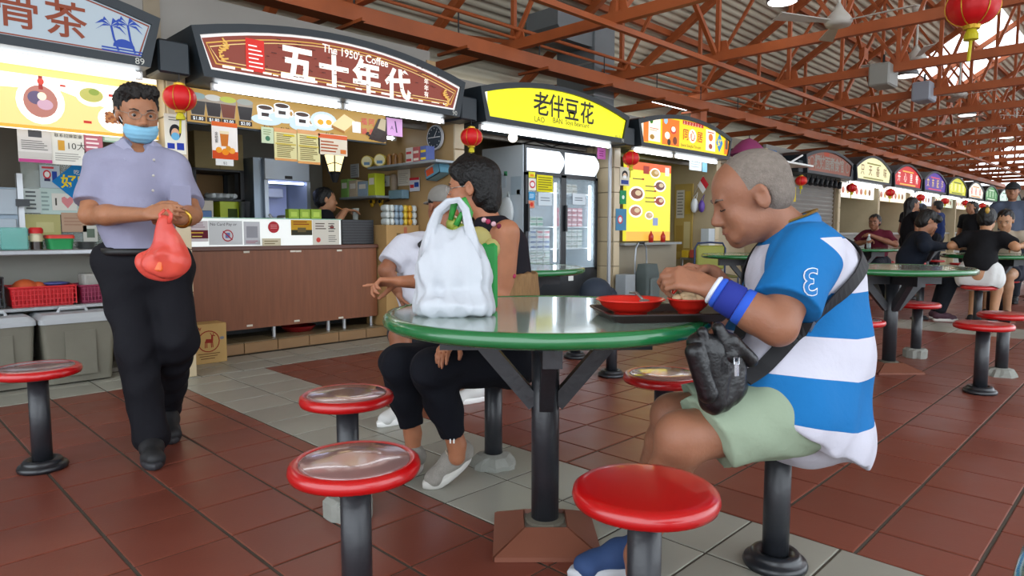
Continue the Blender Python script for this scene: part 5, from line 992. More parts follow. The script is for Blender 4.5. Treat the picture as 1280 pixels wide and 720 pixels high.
for x in (WX2 - .4, WX2 - .04):
    for y in (qb.y + .02, qa.y - .02): b = MB(M_STEEL); b.box(x - .015, x + .015, y - .015, y + .015, .0, tz - .02); b.build('leg', t)
for u0, v0, u1, v1, c, lab in ((875, 299, 886, 320, '#c9c9c4', 'white tub'), (876, 283, 886, 299, '#b4bcc0', 'clear tub stacked on the white tub'), (852, 312, 860, 321, '#d8b42c', 'yellow tub'), (862, 311, 871, 321, '#b04a3c', 'red tub')):
    f_ = ('x', WX2 - .35); hh = atX(880, 299, WX2 - .35).z - atX(880, 320, WX2 - .35).z; blk('tub', lab + ' on the steel side table', 'tub', f_, u0, v0, u1, v1, .18, mat(c, .45), zmin=tz if v1 > 300 else tz + hh)
b = MB(mat('#b9ab8c', .6, noise=.1)); b.box(6.83, 9.2, 6.7, 6.75, 0, 2.52); b.build('wall_photo_stall', kind='structure')
# shopping trolley and grey box in front
q = atY(805, 345, 4.75); t = empty('shopping_trolley', (q.x, 4.70, 0), 0, 'grey green shopping trolley bag with a curved metal handle', 'trolley'); M_TB = mat('#56615f', .7, noise=.15)
b = MB(M_TB); loft(b, [ring(.26, .18, .12, .03), ring(.28, .2, .5, .04), ring(.25, .17, .62, .05)]); b.build('bag', t); b = MB(mat('#6b7674', .7)); b.bbox(-.10, .10, -.13, -.09, .2, .45, .02); b.build('front_pocket', t)
b = MB(mat('#9a9ea2', .3, .7)); b.tube([(-.12, .1, .06), (-.13, .1, .66), (-.115, .1, .82), (-.06, .1, .88), (.06, .1, .88), (.115, .1, .82), (.13, .1, .66), (.12, .1, .06)], .011, 8); b.build('frame', t); b = MB(M_DARK); b.tube([(-.06, .1, .885), (.06, .1, .885)], .016, 8); b.build('grip', t)
for sx in (-1, 1): b = MB(M_DARK); b.M = Matrix.Translation((sx * .15, .06, .08)) @ Matrix.Rotation(math.pi / 2, 4, 'Y'); b.lathe([(.03, -.018), (.08, -.016), (.08, .016), (.03, .018)], 20); b.build('wheel', t)
blk('grey_bin', 'pale grey plastic bin beside the shopping trolley', 'bin', 4.66, 782, 328, 794, 380, .15, mat('#9aa1a4', .5), zmin=0)
# upper storage on the gap: umbrella, boxes, water bottles above the side passage
pz = atY(950, 204, 4.9).z; t = empty('roof_rack', (0, 0, 0), 0, 'white metal rack on top of the stall holding the umbrella', 'rack'); xa_, xb_ = 9.5, 11.72
b = MB(M_WHITE); b.box(xa_, xb_, 4.42, 5.2, pz - .03, pz); b.build('rack_deck', t)
for x in (xa_, xb_): b = MB(M_WHITE); b.bar((x, 5.16, 0.0), (x, 5.16, pz), .04); b.build('post', t)
b = MB(M_WHITE); b.bar(atY(966, 216, 4.8), atY(1003, 194, 4.55), .025); b.build('slant_bar', t)
q = atY(936, 200, 4.68); t = empty('umbrella', (q.x, 4.68, pz), 0, 'open magenta umbrella on top of the rack beside the photo sign', 'umbrella'); b = MB(mat('#8f3566', .6)); n = 16; b.smooth = True
vs = [(0, 0, .30)]; [vs.append((r_ * .5 * math.cos(2 * math.pi * k / n), r_ * .24 * math.sin(2 * math.pi * k / n), .30 - .26 * r_ ** 1.7 - (.0 if k % 2 else .015 * r_))) for r_ in (.35, .7, 1.0) for k in range(n)]
b.put(vs, [(0, 1 + k, 1 + (k + 1) % n) for k in range(n)] + [(1 + j * n + k, 1 + (j + 1) * n + k, 1 + (j + 1) * n + (k + 1) % n, 1 + j * n + (k + 1) % n) for j in range(2) for k in range(n)]); b.build('canopy', t); b = MB(M_DARK); b.tube([(0, 0, 0), (0, 0, .34)], .008, 6); b.build('shaft', t)
blk('storage_box', 'black storage box on the rack behind the umbrella', 'box', 4.94, 949, 184, 960, 204, .2, M_DARK, zmin=pz); blk('bottle_pack', 'blue shrink-wrapped water bottles on the rack', 'bottles', 4.94, 962, 184, 971, 204, .2, mat('#1c5f98', .35), zmin=pz); blk('storage_box', 'grey storage box on the rack next to the blue bottles', 'box', 4.94, 973, 187, 978, 204, .2, mat('#3a3c40', .6), zmin=pz)
b = MB(mat('#b3a488', .6, noise=.1)); b.box(9.35, 11.76, 5.62, 5.68, 0, atY(975, 216, 5.62).z); b.build('wall_passage', kind='structure')
for u0, v0, u1, v1, c, lab in ((982, 232, 988, 250, '#d8d4c8', 'white number plate'), (989, 234, 995, 252, '#c9b02c', 'yellow plate')): sheet_of('wall_plate', lab + ' on the passage wall beside the shutter', 'plate', 4.868, u0, v0, u1, v1, c, [('d', .5, .5, .3, .3, '#6a6a64')])
# ================================================================== stall 93: rolled-down shutter
t = empty('roller_shutter', (0, 0, 0), 0, 'closed grey roller shutter under the number 93 sign', 'shutter'); xa_, xb_ = 11.9, 14.28
for i in range(25): b = MB(mat('#8d8983', .5, .1, noise=.08)); z = .03 + i * .08; b.put([(xa_, 4.97, z), (xb_, 4.97, z), (xb_, 4.945, z + .05), (xa_, 4.945, z + .05), (xb_, 4.97, z + .08), (xa_, 4.97, z + .08)], [(0, 1, 2, 3), (3, 2, 4, 5)]); b.build('slat', t)
for x in (xa_, xb_ - .06): b = MB(mat('#7a6a52', .5)); b.box(x, x + .06, 4.93, 5.0, 0, 2.035); b.build('guide_rail', t)
for i in range(8):
    x = 12.2 + i * .24; t = empty('spot_lamp', (x, 4.72, 1.96), 0, 'black spot lamp in the row under the number 93 sign', 'lamp', 'unlit spot lamps'); b = MB(M_DARK); b.M = Matrix.Rotation(.6, 4, 'Y'); b.lathe([(.02, -.12), (.05, -.1), (.035, .02)], 12); b.build('head', t); b = MB(M_DARK); b.tube([(0, 0, 0), (0, 0, .09)], .01, 6); b.build('stem', t)
# ================================================================== far stalls
MENUC = ['#f2efe4', '#e8d8c0', '#d8dcf0', '#e4ead0', '#f2e6dc', '#d8e8dc', '#e4ecec', '#cfd8d0']
for n, k in enumerate((5, 6, 7, 8, 9, 10, 11, 12)):
    x = 1.79 + 2.53 * k; t = empty('stall_menu', (x, 4.95, 1.74), 0, 'bright lit menu strip in a far stall' if k in (5, 6, 7, 9) else 'unlit menu strip in a far stall', 'menu board', 'menus of the far stalls'); lit = k in (5, 6, 7, 9); b = MB(_g(MENUC[n], 1.3) if lit else pap(MENUC[n])); b.box(.1, 2.3, 0, .05, 0, .30); b.build('lit_face', t); [Panel().on(-.003).D(.3 + .28 * i, .15, .09, _g(('#b5603c', '#c89a4c', '#8a5c3c', '#c84a3c')[i % 4], .6) if lit else pap(('#b5603c', '#c89a4c', '#8a5c3c', '#c84a3c')[i % 4]), .07).build('dish_picture', t) for i in range(7)]
    t = empty('stall_counter', (x, 5.0, 0), 0, 'steel fronted counter of a far stall', 'counter', 'counters of the far stalls'); b = MB(M_STEEL); b.bbox(.0, 2.33, 0, .45, .95, 1.0, .005); b.build('counter_top', t); b = MB(mat(('#8a8a84', '#6a4a3a', '#4a4a6a', '#8a7a5a')[n % 4], .5)); b.box(.02, 2.31, .03, .42, 0, .95); b.build('counter_body', t)
    b = MB(mat('#a39a8a', .6)); b.box(x, x + 2.33, 6.4, 6.45, 0, 2.52); b.build('wall_far_stall', kind='structure')
    t = empty('wall_poster', (x + .2, 6.38, 1.2), 0, 'poster on the rear wall of a far stall', 'poster', 'posters of the far stalls'); b = MB(pap(('#c9d0dc', '#d8b48c', '#5a5aa8', '#c8c88c')[n % 4])); b.box(0, 1.1, 0, .01, 0, .6); b.build('sheet', t)
# the tube light that shows inside the coffee stall beside the pink sign
zt_ = atY(492, 173, 5.75).z; t = tube_lamp((2.9, 5.75, zt_), (4.1, 5.75, zt_), 'white tube light hanging inside the coffee stall beside the pink sign', 8, .016, housing=False)
for x in (-.5, .5): b = MB(M_DARK); b.tube([(x, 0, .012), (x, 0, 2.70 - zt_)], .004, 5); b.build('hanger_wire', t)
# ================================================================== people: smooth implicit bodies turned into meshes
def A3(v): return np.array(tuple(v), float)
def cap(a, b, ra, rb=None, k=.02, planes=()): return ('c', A3(a), A3(b), ra, ra if rb is None else rb, k, [(A3(p), A3(n) / np.linalg.norm(A3(n))) for p, n in planes])
def ell(c, r, M=None, k=.02, planes=()): return ('e', A3(c), np.array(r, float), np.eye(3) if M is None else np.array(M, float), None, k, [(A3(p), A3(n) / np.linalg.norm(A3(n))) for p, n in planes])
def pd(P, X):
    if P[0] == 'c':
        a, b, ra, rb = P[1:5]; ab = b - a; L = ab @ ab; d = X - a
        t = np.clip(d @ ab / L, 0, 1) if L > 1e-12 else np.zeros(len(X)); r = np.sqrt(((d - t[:, None] * ab) ** 2).sum(1)) - (ra + (rb - ra) * t)
    else:
        q = (X - P[1]) @ P[3].T; k0 = np.sqrt(((q / P[2]) ** 2).sum(1)); k1 = np.sqrt(((q / P[2] ** 2) ** 2).sum(1)) + 1e-9; r = k0 * (k0 - 1) / k1
        r = np.where(k0 < .05, -P[2].min(), r)
    for p, n in P[6]: r = np.maximum(r, (X - p) @ n)
    return r
def box_of(P):
    if P[0] == 'c': r = max(P[3], P[4]); return np.minimum(P[1], P[2]) - r, np.maximum(P[1], P[2]) + r
    r = P[2].max(); return P[1] - r, P[1] + r
def blend(un, sb, X, disp=None, ids=None, sid=None):
    d = None
    for i in (range(len(un)) if ids is None else ids):
        e = pd(un[i], X)
        if d is None: d = e
        else:
            k = un[i][5]; h = np.clip(.5 + .5 * (d - e) / k, 0, 1); d = d + (e - d) * h - k * h * (1 - h)
    for P in sb:
        e = -pd(P, X); k = P[5]; h = np.clip(.5 - .5 * (d - e) / k, 0, 1); d = d + (e - d) * h + k * h * (1 - h)
    if disp is not None: d = d + disp(X)
    return d
def sdf_geo(un, sb=(), h=.006, disp=None, B=8):
    lo = np.min([box_of(p)[0] for p in un], 0) - 3 * h; hi = np.max([box_of(p)[1] for p in un], 0) + 3 * h
    nb = np.ceil((hi - lo) / (h * B)).astype(int); bs = h * B; hd = bs * .87
    g = np.stack(np.meshgrid(*[np.arange(n) for n in nb], indexing='ij'), -1).reshape(-1, 3); C = lo + (g + .5) * bs
    E = np.stack([pd(p, C) for p in un], 1); mn = E.min(1)
    near = np.abs(mn) < hd * 1.08 + .02
    for p in sb: near |= (np.abs(pd(p, C)) < hd * 1.08 + .01) & (mn < hd)
    act = np.where(near)[0]
    r = np.arange(B + 1); loc = np.stack(np.meshgrid(r, r, r, indexing='ij'), -1).reshape(-1, 3)
    cells = []; cv = []; edges = []
    off = np.array([(i, j, k) for i in (0, 1) for j in (0, 1) for k in (0, 1)])
    for bi in act:
        ids = np.where(E[bi] < mn[bi] + 2 * hd + .05)[0]
        if mn[bi] < -hd and len(ids) == 1 and not len(sb): continue
        X = lo + (g[bi] * B + loc) * h; D = blend(un, sb, X, disp, ids).reshape(B + 1, B + 1, B + 1); s = D < 0
        if s.all() or not s.any(): continue
        base = g[bi] * B; cn = np.stack([s[i:B + i, j:B + j, k:B + k] for i, j, k in off], -1); q = cn.any(-1) & ~cn.all(-1)
        ijk = np.argwhere(q)
        if len(ijk):
            V = np.stack([D[i:B + i, j:B + j, k:B + k][q] for i, j, k in off], -1); acc = np.zeros((len(ijk), 3)); cnt = np.zeros(len(ijk))
            for a in range(8):
                for c in range(a + 1, 8):
                    if abs(off[a] - off[c]).sum() != 1: continue
                    m = (V[:, a] < 0) != (V[:, c] < 0)
                    if m.any():
                        t = V[m, a] / (V[m, a] - V[m, c]); acc[m] += off[a] + t[:, None] * (off[c] - off[a]); cnt[m] += 1
            cells.append(ijk + base); cv.append(lo + (ijk + base + acc / cnt[:, None]) * h)
        for ax in range(3):
            o = [0, 0, 0]; o[ax] = 1; s2 = s[:B, :B, :B]; s3 = s[o[0]:B + o[0], o[1]:B + o[1], o[2]:B + o[2]]; e = np.argwhere(s2 != s3)
            if len(e): edges.append(np.column_stack([e + base, np.full(len(e), ax), s2[s2 != s3]]))
    cells = np.concatenate(cells); V = np.concatenate(cv); edges = np.concatenate(edges); N = nb * B + 4
    key = lambda c: ((c[:, 0] + 1) * N[1] + c[:, 1] + 1) * N[2] + c[:, 2] + 1
    K = key(cells); o = np.argsort(K); K = K[o]; V = V[o]; F = []
    for ax in range(3):
        e = edges[edges[:, 3] == ax]; b1, b2 = [(1, 2), (2, 0), (0, 1)][ax]; d1 = np.zeros(3, int); d1[b1] = 1; d2 = np.zeros(3, int); d2[b2] = 1; c = e[:, :3]; q = []
        ok = np.ones(len(c), bool)
        for dd in (0 * d1, d1, d1 + d2, d2):
            kk = key(c - dd); i = np.searchsorted(K, kk); i = np.minimum(i, len(K) - 1); ok &= K[i] == kk; q.append(i)
        q = np.stack(q, 1); fl = e[:, 4] == 0; q[fl] = q[fl][:, ::-1]; F.append(q[ok])
    return V, np.concatenate(F)
def sdf_obj(name, un, m, parent, sb=(), h=.006, disp=None, attr=None):
    V, F = sdf_geo(un, sb, h, disp); me = bpy.data.meshes.new(name)
    me.vertices.add(len(V)); me.vertices.foreach_set('co', V.astype(np.float32).ravel()); me.loops.add(F.size); me.loops.foreach_set('vertex_index', F.astype(np.int32).ravel())
    me.polygons.add(len(F)); me.polygons.foreach_set('loop_start', np.arange(0, F.size, 4, dtype=np.int32)); me.polygons.foreach_set('use_smooth', np.ones(len(F), bool)); me.update(calc_edges=True); me.validate()
    me.materials.append(m); o = bpy.data.objects.new(name, me); COL.objects.link(o); o.parent = parent
    if attr is not None:
        a = me.attributes.new('band', 'FLOAT', 'POINT'); a.data.foreach_set('value', attr(V).astype(np.float32))
    o.matrix_parent_inverse = Matrix.Translation(-parent.location)
    return o
def fat(prims, t): return [(p[0], p[1], p[2], p[3] + t, p[4] + t, p[5], p[6]) if p[0] == 'c' else (p[0], p[1], p[2] + t, p[3], p[4], p[5], p[6]) for p in prims]
def folds(amp, f, seed=0):
    R = np.random.default_rng(seed); W = R.normal(size=(4, 3)) * f; W[:, 2] *= .55; ph = R.uniform(0, 6, 4)
    return lambda X: amp * sum(np.sin(X @ W[i] + ph[i] + 1.3 * np.sin(X @ W[(i + 1) % 4] * .6)) for i in range(4)) / 2
def U(v): v = Vector(v); return v.normalized()
def skin(c): return mat(c, .5, 0, .4, noise=.16, nscale=22, sss=.12, bump=.15, bscale=90)
class Head:
    def __init__(s, c, fwd, up, sc=1.):
        f = U(fwd); r = f.cross(U(up)).normalized(); u = r.cross(f); s.c = Vector(c); s.f, s.r, s.u, s.sc = f, r, u, sc
        s.M = [tuple(r), tuple(f), tuple(u)]
    def p(s, x, y, z): return s.c + (s.r * x + s.f * y + s.u * z) * s.sc
    def e(s, c, r, k=.02, tilt=None, planes=()): return ell(s.p(*c), [q * s.sc for q in r], s.M, k, [(s.p(*a), s.r * n[0] + s.f * n[1] + s.u * n[2]) for a, n in planes])
    def b(s, a, c, ra, rb=None, k=.012): return cap(s.p(*a), s.p(*c), ra * s.sc, (ra if rb is None else rb) * s.sc, k)
    def prims(s, old=0., fem=0.):
        P = [s.e((0, -.015, .035), (.077, .097, .085)), s.e((0, .03, .03), (.066, .058, .068), .03), s.e((0, .036, -.035), (.060, .058, .075), .03), s.e((0, .026, -.068), (.056 - .006 * fem, .06, .045), .03),
             s.b((0, .07, -.098), (0, .072, -.096), .021, k=.02), s.b((-.034, .079, .024), (.034, .079, .024), .012, k=.014)]
        for x in (-1, 1):
            P += [s.b((x * .040, .060, -.028), (x * .042, .05, -.05), .024, k=.02), s.b((x * .013, .098, -.037), (x * .014, .095, -.036), .0095, k=.006), s.e((x * .079, -.010, -.004), (.009, .020, .033), .008), s.b((x * .082, -.018, .012), (x * .083, -.012, .024), .007, k=.006)]
            P += [s.e((x * .032, .0785, .0092), (.0165, .0132, .0068), .004), s.e((x * .032, .078, -.0062), (.0155, .0125, .0058), .004)]
            if old: P += [s.b((x * .03, .078, -.085), (x * .045, .055, -.07), .014 * old, k=.015)]
        P += [s.b((0, .086, .010), (0, .107, -.026), .008, .011, .014), s.b((0, .106, -.031), (0, .108, -.030), .0120, k=.009), s.e((0, .089, -.062), (.025, .012, .0065), .006), s.e((0, .086, -.073), (.022, .012, .007), .006)]
        return P
    def subs(s): return [s.e((x * .088, -.006, .0), (.006, .010, .017), .005) for x in (-1, 1)] + [s.b((x * .032, .099, .002), (x * .034, .099, .002), .013, k=.012) for x in (-1, 1)]
    def lids(s): return [s.e((x * .032, .079, .002), (.0155, .012, .0105), .004) for x in (-1, 1)]
    def eyes(s, parent, shut=False, brow='#2a2420'):
        for x in (-1, 1):
            b = MB(mat('#d8d2cc', .25))
            if not shut:
              b = MB(mat('#9c928a', .3)); b.smooth = True; b.sphere(s.p(x * .032, .0765, .0015), .0120 * s.sc, 14, 10); b.use(mat('#1a120e', .2)); b.sphere(s.p(x * .032, .0805, .0012), .0088 * s.sc, 12, 8); add(b, 'eye', parent)
            b = MB(mat(brow, .8)); b.smooth = True; b.tube([s.p(x * .016, .094, .022), s.p(x * .034, .093, .028), s.p(x * .05, .08, .024)], [.003, .0038, .002], 6); add(b, 'eyebrow', parent)
        if shut:
            for x in (-1, 1): b = MB(mat('#241a16', .6)); b.smooth = True; b.tube([s.p(x * .017, .0885, -.001), s.p(x * .032, .0915, -.0045), s.p(x * .048, .0825, -.002)], .0016, 6); add(b, 'lash_line', parent)
        b = MB(mat('#8a4a42', .5)); b.smooth = True; b.tube([s.p(-.022, .092, -.068), s.p(0, .1005, -.067), s.p(.022, .092, -.068)], .0022, 6); add(b, 'mouth_line', parent)
def add(b, name, parent):
    o = b.build(name); o.parent = parent; o.matrix_parent_inverse = Matrix.Translation(-parent.location); return o
def hand(w, d, n, side, curl=(.3,) * 5, sc=1., spread=1., thumb=(.6, .65, .35)):
    """wrist, finger direction, palm normal; side +1 puts the thumb along d x n"""
    d = U(d); n = Vector(n); n = U(n - d * n.dot(d)); s = d.cross(n) * side; w = Vector(w); P = []; kn = []
    for i, (o, L) in enumerate(((.027, .073), (.009, .081), (-.009, .075), (-.026, .059))):
        k = w + (d * (.088 - .004 * abs(i - 1)) + s * o * spread) * sc; P.append(cap(w + s * o * .55 * sc + d * .012 * sc, k, .0125 * sc, .0105 * sc, .012)); a = 0; p = k; c = curl[i + 1]
        for j, (fr, g) in enumerate(((.45, .8), (.31, 1.0), (.24, .7))):
            a += c * g; q = p + (d * math.cos(a) + n * math.sin(a) + s * o * 1.2 * (spread - .6) * math.cos(a)) * L * fr * sc; P.append(cap(p, q, (.0092 - .0008 * j) * sc, (.0085 - .0010 * j) * sc, .004)); p = q
        kn.append(p)
    t0 = w + (d * .022 + s * .022) * sc; td = U(s * thumb[0] + d * thumb[1] + n * thumb[2]); t1 = t0 + td * .045 * sc; t2 = t1 + U(td + d * .3 + n * curl[0] - s * .2) * .032 * sc; t3 = t2 + U(td * .6 + d * .5 + n * curl[0] - s * .4) * .024 * sc
    P += [cap(t0, t1, .0145 * sc, .0115 * sc, .014), cap(t1, t2, .0112 * sc, .0098 * sc, .004), cap(t2, t3, .0098 * sc, .0082 * sc, .004)]
    return P, kn, t3
def arm(sh, el, wr, r=(.05, .043, .041, .027)):
    sh, el, wr = Vector(sh), Vector(el), Vector(wr)
    return [cap(sh, el, r[0], r[1], .03), cap(el, el.lerp(wr, .35), r[1] * .95, r[2], .02), cap(el.lerp(wr, .3), wr, r[2], r[3], .02)]
def leg(hp, kn, an, r=(.085, .06, .056, .036)):
    hp, kn, an = Vector(hp), Vector(kn), Vector(an)
    return [cap(hp, kn, r[0], r[1], .03), cap(kn, kn.lerp(an, .3), r[1] * .95, r[2], .02), cap(kn.lerp(an, .3), an, r[2], r[3], .02)]
def foot(an, toe, hgt=.045): an, toe = Vector(an), Vector(toe); d = U(toe - an); b = Vector((an.x, an.y, hgt)) ; return [cap(an, b, .036, .036, .02), cap(b - d * .03, Vector((toe.x, toe.y, .03)), .036, .03, .02)]
def shoe(name, parent, heel, toe, m, sole, up=.0, w=.046, lift=0., label=None):
    """slip-on shoe with a separate sole; heel and toe on the ground, lift raises the heel"""
    heel, toe = Vector(heel), Vector(toe); d = U(Vector((toe.x - heel.x, toe.y - heel.y, 0))); L = (toe - heel).length; s = Vector((-d.y, d.x, 0))
    def pt(t, x, z): return heel + d * (t * L) + s * x + Vector((0, 0, z + lift * max(0, 1 - t * 1.35)))
    un = [cap(pt(.16, 0, .058), pt(.42, 0, .06), w * .92, w * .92, .03), cap(pt(.42, 0, .055), pt(.84, 0, .04), w * .9, w * .62, .03), cap(pt(.70, -.012, .036), pt(.80, .016, .036), w * .72, w * .66, .02), cap(pt(.14, 0, .06), pt(.2, 0, .085 + up), w * .8, w * .8, .02)]
    lowp = [(pt(.0, 0, .022), Vector((0, 0, -1)) if not lift else U(pt(.7, 0, 0) - pt(0, 0, 0)).cross(s) * 1.0)]
    o = sdf_obj(name, un, m, parent, h=.006)
    b = MB(sole); b.smooth = True; n = 28; rings = []
    for z, g in ((0, .93), (.006, 1.0), (.024, 1.02), (.032, .97)):
        R = []
        for i in range(n):
            a = 2 * math.pi * i / n; t = .5 + .5 * math.cos(a); x = math.sin(a) * (w * (1.02 - .16 * abs(t - .72)) if t < .98 else w * .5); R.append(tuple(pt(.5 + (t - .5) * g * 1.02, x * g, z)))
        rings.append(R)
    loft(b, rings); so = add(b, 'sole', o) if 0 else b.build('sole'); so.parent = o
    return o
def zat(u, d, z):                                                # point straight out from column u at distance d and height z
    lo, hi = -3000, 4000
    for _ in range(60):
        m = (lo + hi) / 2
        if at(u, m, d).z > z: lo = m
        else: hi = m
    return at(u, lo, d)
def person(loc, label, group=None): return empty('person', loc, 0, label, 'person', group)

from mathutils.bvhtree import BVHTree
def decal(name, obj, txt, size, bold, m, q, ux, uz, d, off, flip=1.):
    """lettering printed onto a curved cloth surface: its outline points are dropped onto the cloth"""
    me = obj.data; n = len(me.vertices); co = np.empty(n * 3, np.float32); me.vertices.foreach_get('co', co); bv = BVHTree.FromPolygons([tuple(c) for c in co.reshape(-1, 3)], [tuple(p.vertices) for p in me.polygons])
    vs, fs = text_geo(txt, size, 'CENTER', bold); d = U(d); ok = {}; out = []
    for i, (a, b_) in enumerate(vs):
        p = Vector(q) + ux * a * flip + uz * (b_ - size * .35); h = bv.ray_cast(p - d * .35, d)
        out.append(tuple((h[0] if h[0] is not None else p) - d * off)); ok[i] = h[0] is not None
    b = MB(m); b.put(out, [f for f in fs if all(ok[i] for i in f)]); return add(b, name, obj)

def on_stool(x, y):                                              # room for the stool under a sitter, so that cloth wraps the seat instead of passing through it
    return [cap((x, y, .43), (x, y, .4305), .1705, .1705, .004, [((0, 0, .4545), (0, 0, 1)), ((0, 0, .4075), (0, 0, -1))]), cap((x, y, 0), (x, y, .42), .0415, .0415, .004)]
Z_ = Vector((0, 0, 1)); IL = -CR                                 # IL: direction that runs left across the hall as seen from the tables
# ------------------------------------------------------------------ elderly man eating, striped shirt
def old_man():
    t = person((1.99, .82, 0), 'elderly man in blue and white striped polo shirt eating at the table'); sk = skin('#92624a')
    pel = at(1003, 512, 2.0); mid = at(1003, 440, 2.0); che = at(1004, 352, 2.0); nk = at(996, 300, 2.0); hc = at(938, 247, 1.98)
    shl, shr = at(1008, 318, 1.83), at(990, 318, 2.17); ell_, elr = at(972, 408, 1.74), at(935, 400, 2.2); wl, wr = at(888, 360, 1.80), at(890, 343, 2.04)
    hl, hr = at(985, 512, 1.89), at(975, 508, 2.12); kl, kr = at(852, 549, 1.80), at(842, 520, 2.1); al = zat(797, 1.92, .10); ar = zat(802, 2.38, .10)
    H = Head(hc, IL * .93 - Z_ * .36 + CF * .10, Z_ * .94 + IL * .30, 1.09)
    torso = [cap(pel, mid, .155, .165, .06), cap(mid, che, .165, .15, .06), cap(hl, hr, .10, .10, .06), ell(at(972, 452, 2.0), (.15, .16, .15), None, .06), cap(shl.lerp(shr, .12) - Z_ * .02, shr.lerp(shl, .12) - Z_ * .02, .082, .082, .06)]
    neck = [cap(nk, hc - H.f * .02 - H.u * .05, .066, .062, .03)]
    LH, lk, lt = hand(wl, IL * .9 + Z_ * .30 + CF * .12, CF * .7 - Z_ * .6, -1, (.5, .75, .85, .95, 1.0), 1.08); RH, rk, rt = hand(wr, IL * .95 + Z_ * .10 - CF * .18, -CF * .5 - Z_ * .8, 1, (.4, .6, .8, .9, .95), 1.08)
    la, ra = arm(shl, ell_, wl, (.058, .05, .05, .031)), arm(shr, elr, wr, (.056, .05, .046, .03)); ll, rl = leg(hl, kl, al, (.095, .066, .056, .036)), leg(hr, kr, ar, (.095, .066, .056, .036))
    body = torso + neck + H.prims(1.) + la + ra + ll + rl + LH + RH + [cap(kl + Z_ * .01, kl - Z_ * .01, .068, .066, .02), ell(kr, (.068, .068, .068), None, .02)]
    body += [cap(al, al - Z_ * .05, .036, .034, .02), cap(ar, ar - Z_ * .05, .036, .034, .02)]
    sdf_obj('body', body + H.lids(), sk, t, H.subs() + on_stool(1.9875, .8221), .006); H.eyes(t, True, '#6a5a50')
    # hair: short, grey, thin on top
    hm = mat('#7f756c', .85, 0, .2, noise=.35, nscale=70, bump=.6, bscale=220)
    fz = folds(.0016, 330, 3)
    sdf_obj('hair', [H.e((0, -.020, .036), (.082, .1015, .0885)), H.e((0, -.05, -.01), (.072, .064, .06), .02)], hm, t, [H.e((0, .128, -.02), (.1, .096, .115), .012), H.e((.079, -.006, -.012), (.03, .028, .04), .008), H.e((-.079, -.006, -.012), (.03, .028, .04), .008), H.e((0, -.02, -.13), (.12, .13, .06), .01)], .0045)
    # polo shirt with broad bands
    hem = at(980, 524, 2.0); hn = (IL * .50 - Z_ * .85)
    sl = lambda s, e, f: cap(s, Vector(s).lerp(Vector(e), f), .082, .088, .05, [(Vector(s).lerp(Vector(e), f * .98), Vector(e) - Vector(s))])
    sh = fat([torso[0]], .014) + fat(torso[1:2] + torso[3:], .016) + [cap(pel, at(1012, 545, 2.0), .168, .178, .05, [(hem, hn)]), cap(hl.lerp(pel, .12), hr.lerp(pel, .12), .155, .155, .06, [(hem, hn)]), cap(at(955, 470, 1.93), at(955, 470, 2.08), .13, .13, .06, [(hem, hn)]), sl(shl, ell_, .74), sl(shr, elr, .74), cap(nk - Z_ * .01 + IL * -.02, nk + Z_ * .03 + IL * .012, .088, .076, .03, [(nk + Z_ * .045 + IL * .03, IL * .5 + Z_)])]
    shm = bpy.data.materials.new('striped_cotton'); shm.use_nodes = True; nt = shm.node_tree; bs = nt.nodes['Principled BSDF']; bs.inputs['Roughness'].default_value = .8; bs.inputs['Specular IOR Level'].default_value = .2
    an = nt.nodes.new('ShaderNodeAttribute'); an.attribute_name = 'band'; rp = nt.nodes.new('ShaderNodeValToRGB'); rp.color_ramp.interpolation = 'CONSTANT'; el = rp.color_ramp.elements; BL = lin('#176aa8') + (1,); WH = lin('#c4c3cf') + (1,)
    stops = [(0, WH), (.09, BL), (.27, WH), (.425, BL), (.587, WH), (.79, BL)]
    el[0].position = 0; el[0].color = WH; el[1].position = stops[1][0]; el[1].color = stops[1][1]
    for p_, c in stops[2:]: e = el.new(p_); e.color = c
    tcn = nt.nodes.new('ShaderNodeTexCoord'); nz = nt.nodes.new('ShaderNodeTexNoise'); nz.inputs['Scale'].default_value = 12; nz.inputs['Detail'].default_value = 5; bmp = nt.nodes.new('ShaderNodeBump'); bmp.inputs['Strength'].default_value = .8; bmp.inputs['Distance'].default_value = .01; nt.links.new(tcn.outputs['Object'], nz.inputs[0]); nt.links.new(nz.outputs['Fac'], bmp.inputs['Height']); nt.links.new(bmp.outputs[0], bs.inputs['Normal'])
    nt.links.new(an.outputs['Fac'], rp.inputs[0]); nt.links.new(rp.outputs[0], bs.inputs['Base Color'])
    A = A3(at(1035, 556, 2.0)); Bv = A3(at(1015, 300, 2.0)); ax = (Bv - A); ax_l = ax @ ax; la3, lb3 = A3(shl), A3(ell_); ra3, rb3 = A3(shr), A3(elr); fw = A3(IL)
    def band(V):
        f = (V - A) @ ax / ax_l; x = (V - A) @ fw; z = V[:, 2]; f = .8 * (f - .16 * np.clip(x, 0, .4) / .3 * np.clip(1 - f, 0, 1))
        def near(p, q): d = q - p; tt = np.clip((V - p) @ d / (d @ d), -.15, 1.2); return np.linalg.norm(V - p - tt[:, None] * d, axis=1), tt
        for p, q in ((la3, lb3), (ra3, rb3)):
            dd, tt = near(p, q); w_ = np.clip((.102 - dd) / .010, 0, 1) * np.clip((tt + .02) / .06, 0, 1); f = f + (.9 - f) * w_
        return np.clip(f, .001, .999)
    so = sdf_obj('polo_shirt', sh, shm, t, on_stool(1.9875, .8221), .007, folds(.0032, 34, 5), band); so['label'] = 'blue and white broad striped polo shirt'
    b = MB(pap('#dfe3e8')); b.smooth = True; cl = [nk + Z_ * .035 + IL * .02 + (CF * math.cos(a) * .078 + IL * math.sin(a) * .07) - Z_ * (.028 * math.sin(a)) for a in np.linspace(0, 2 * math.pi, 24)[:-1]]
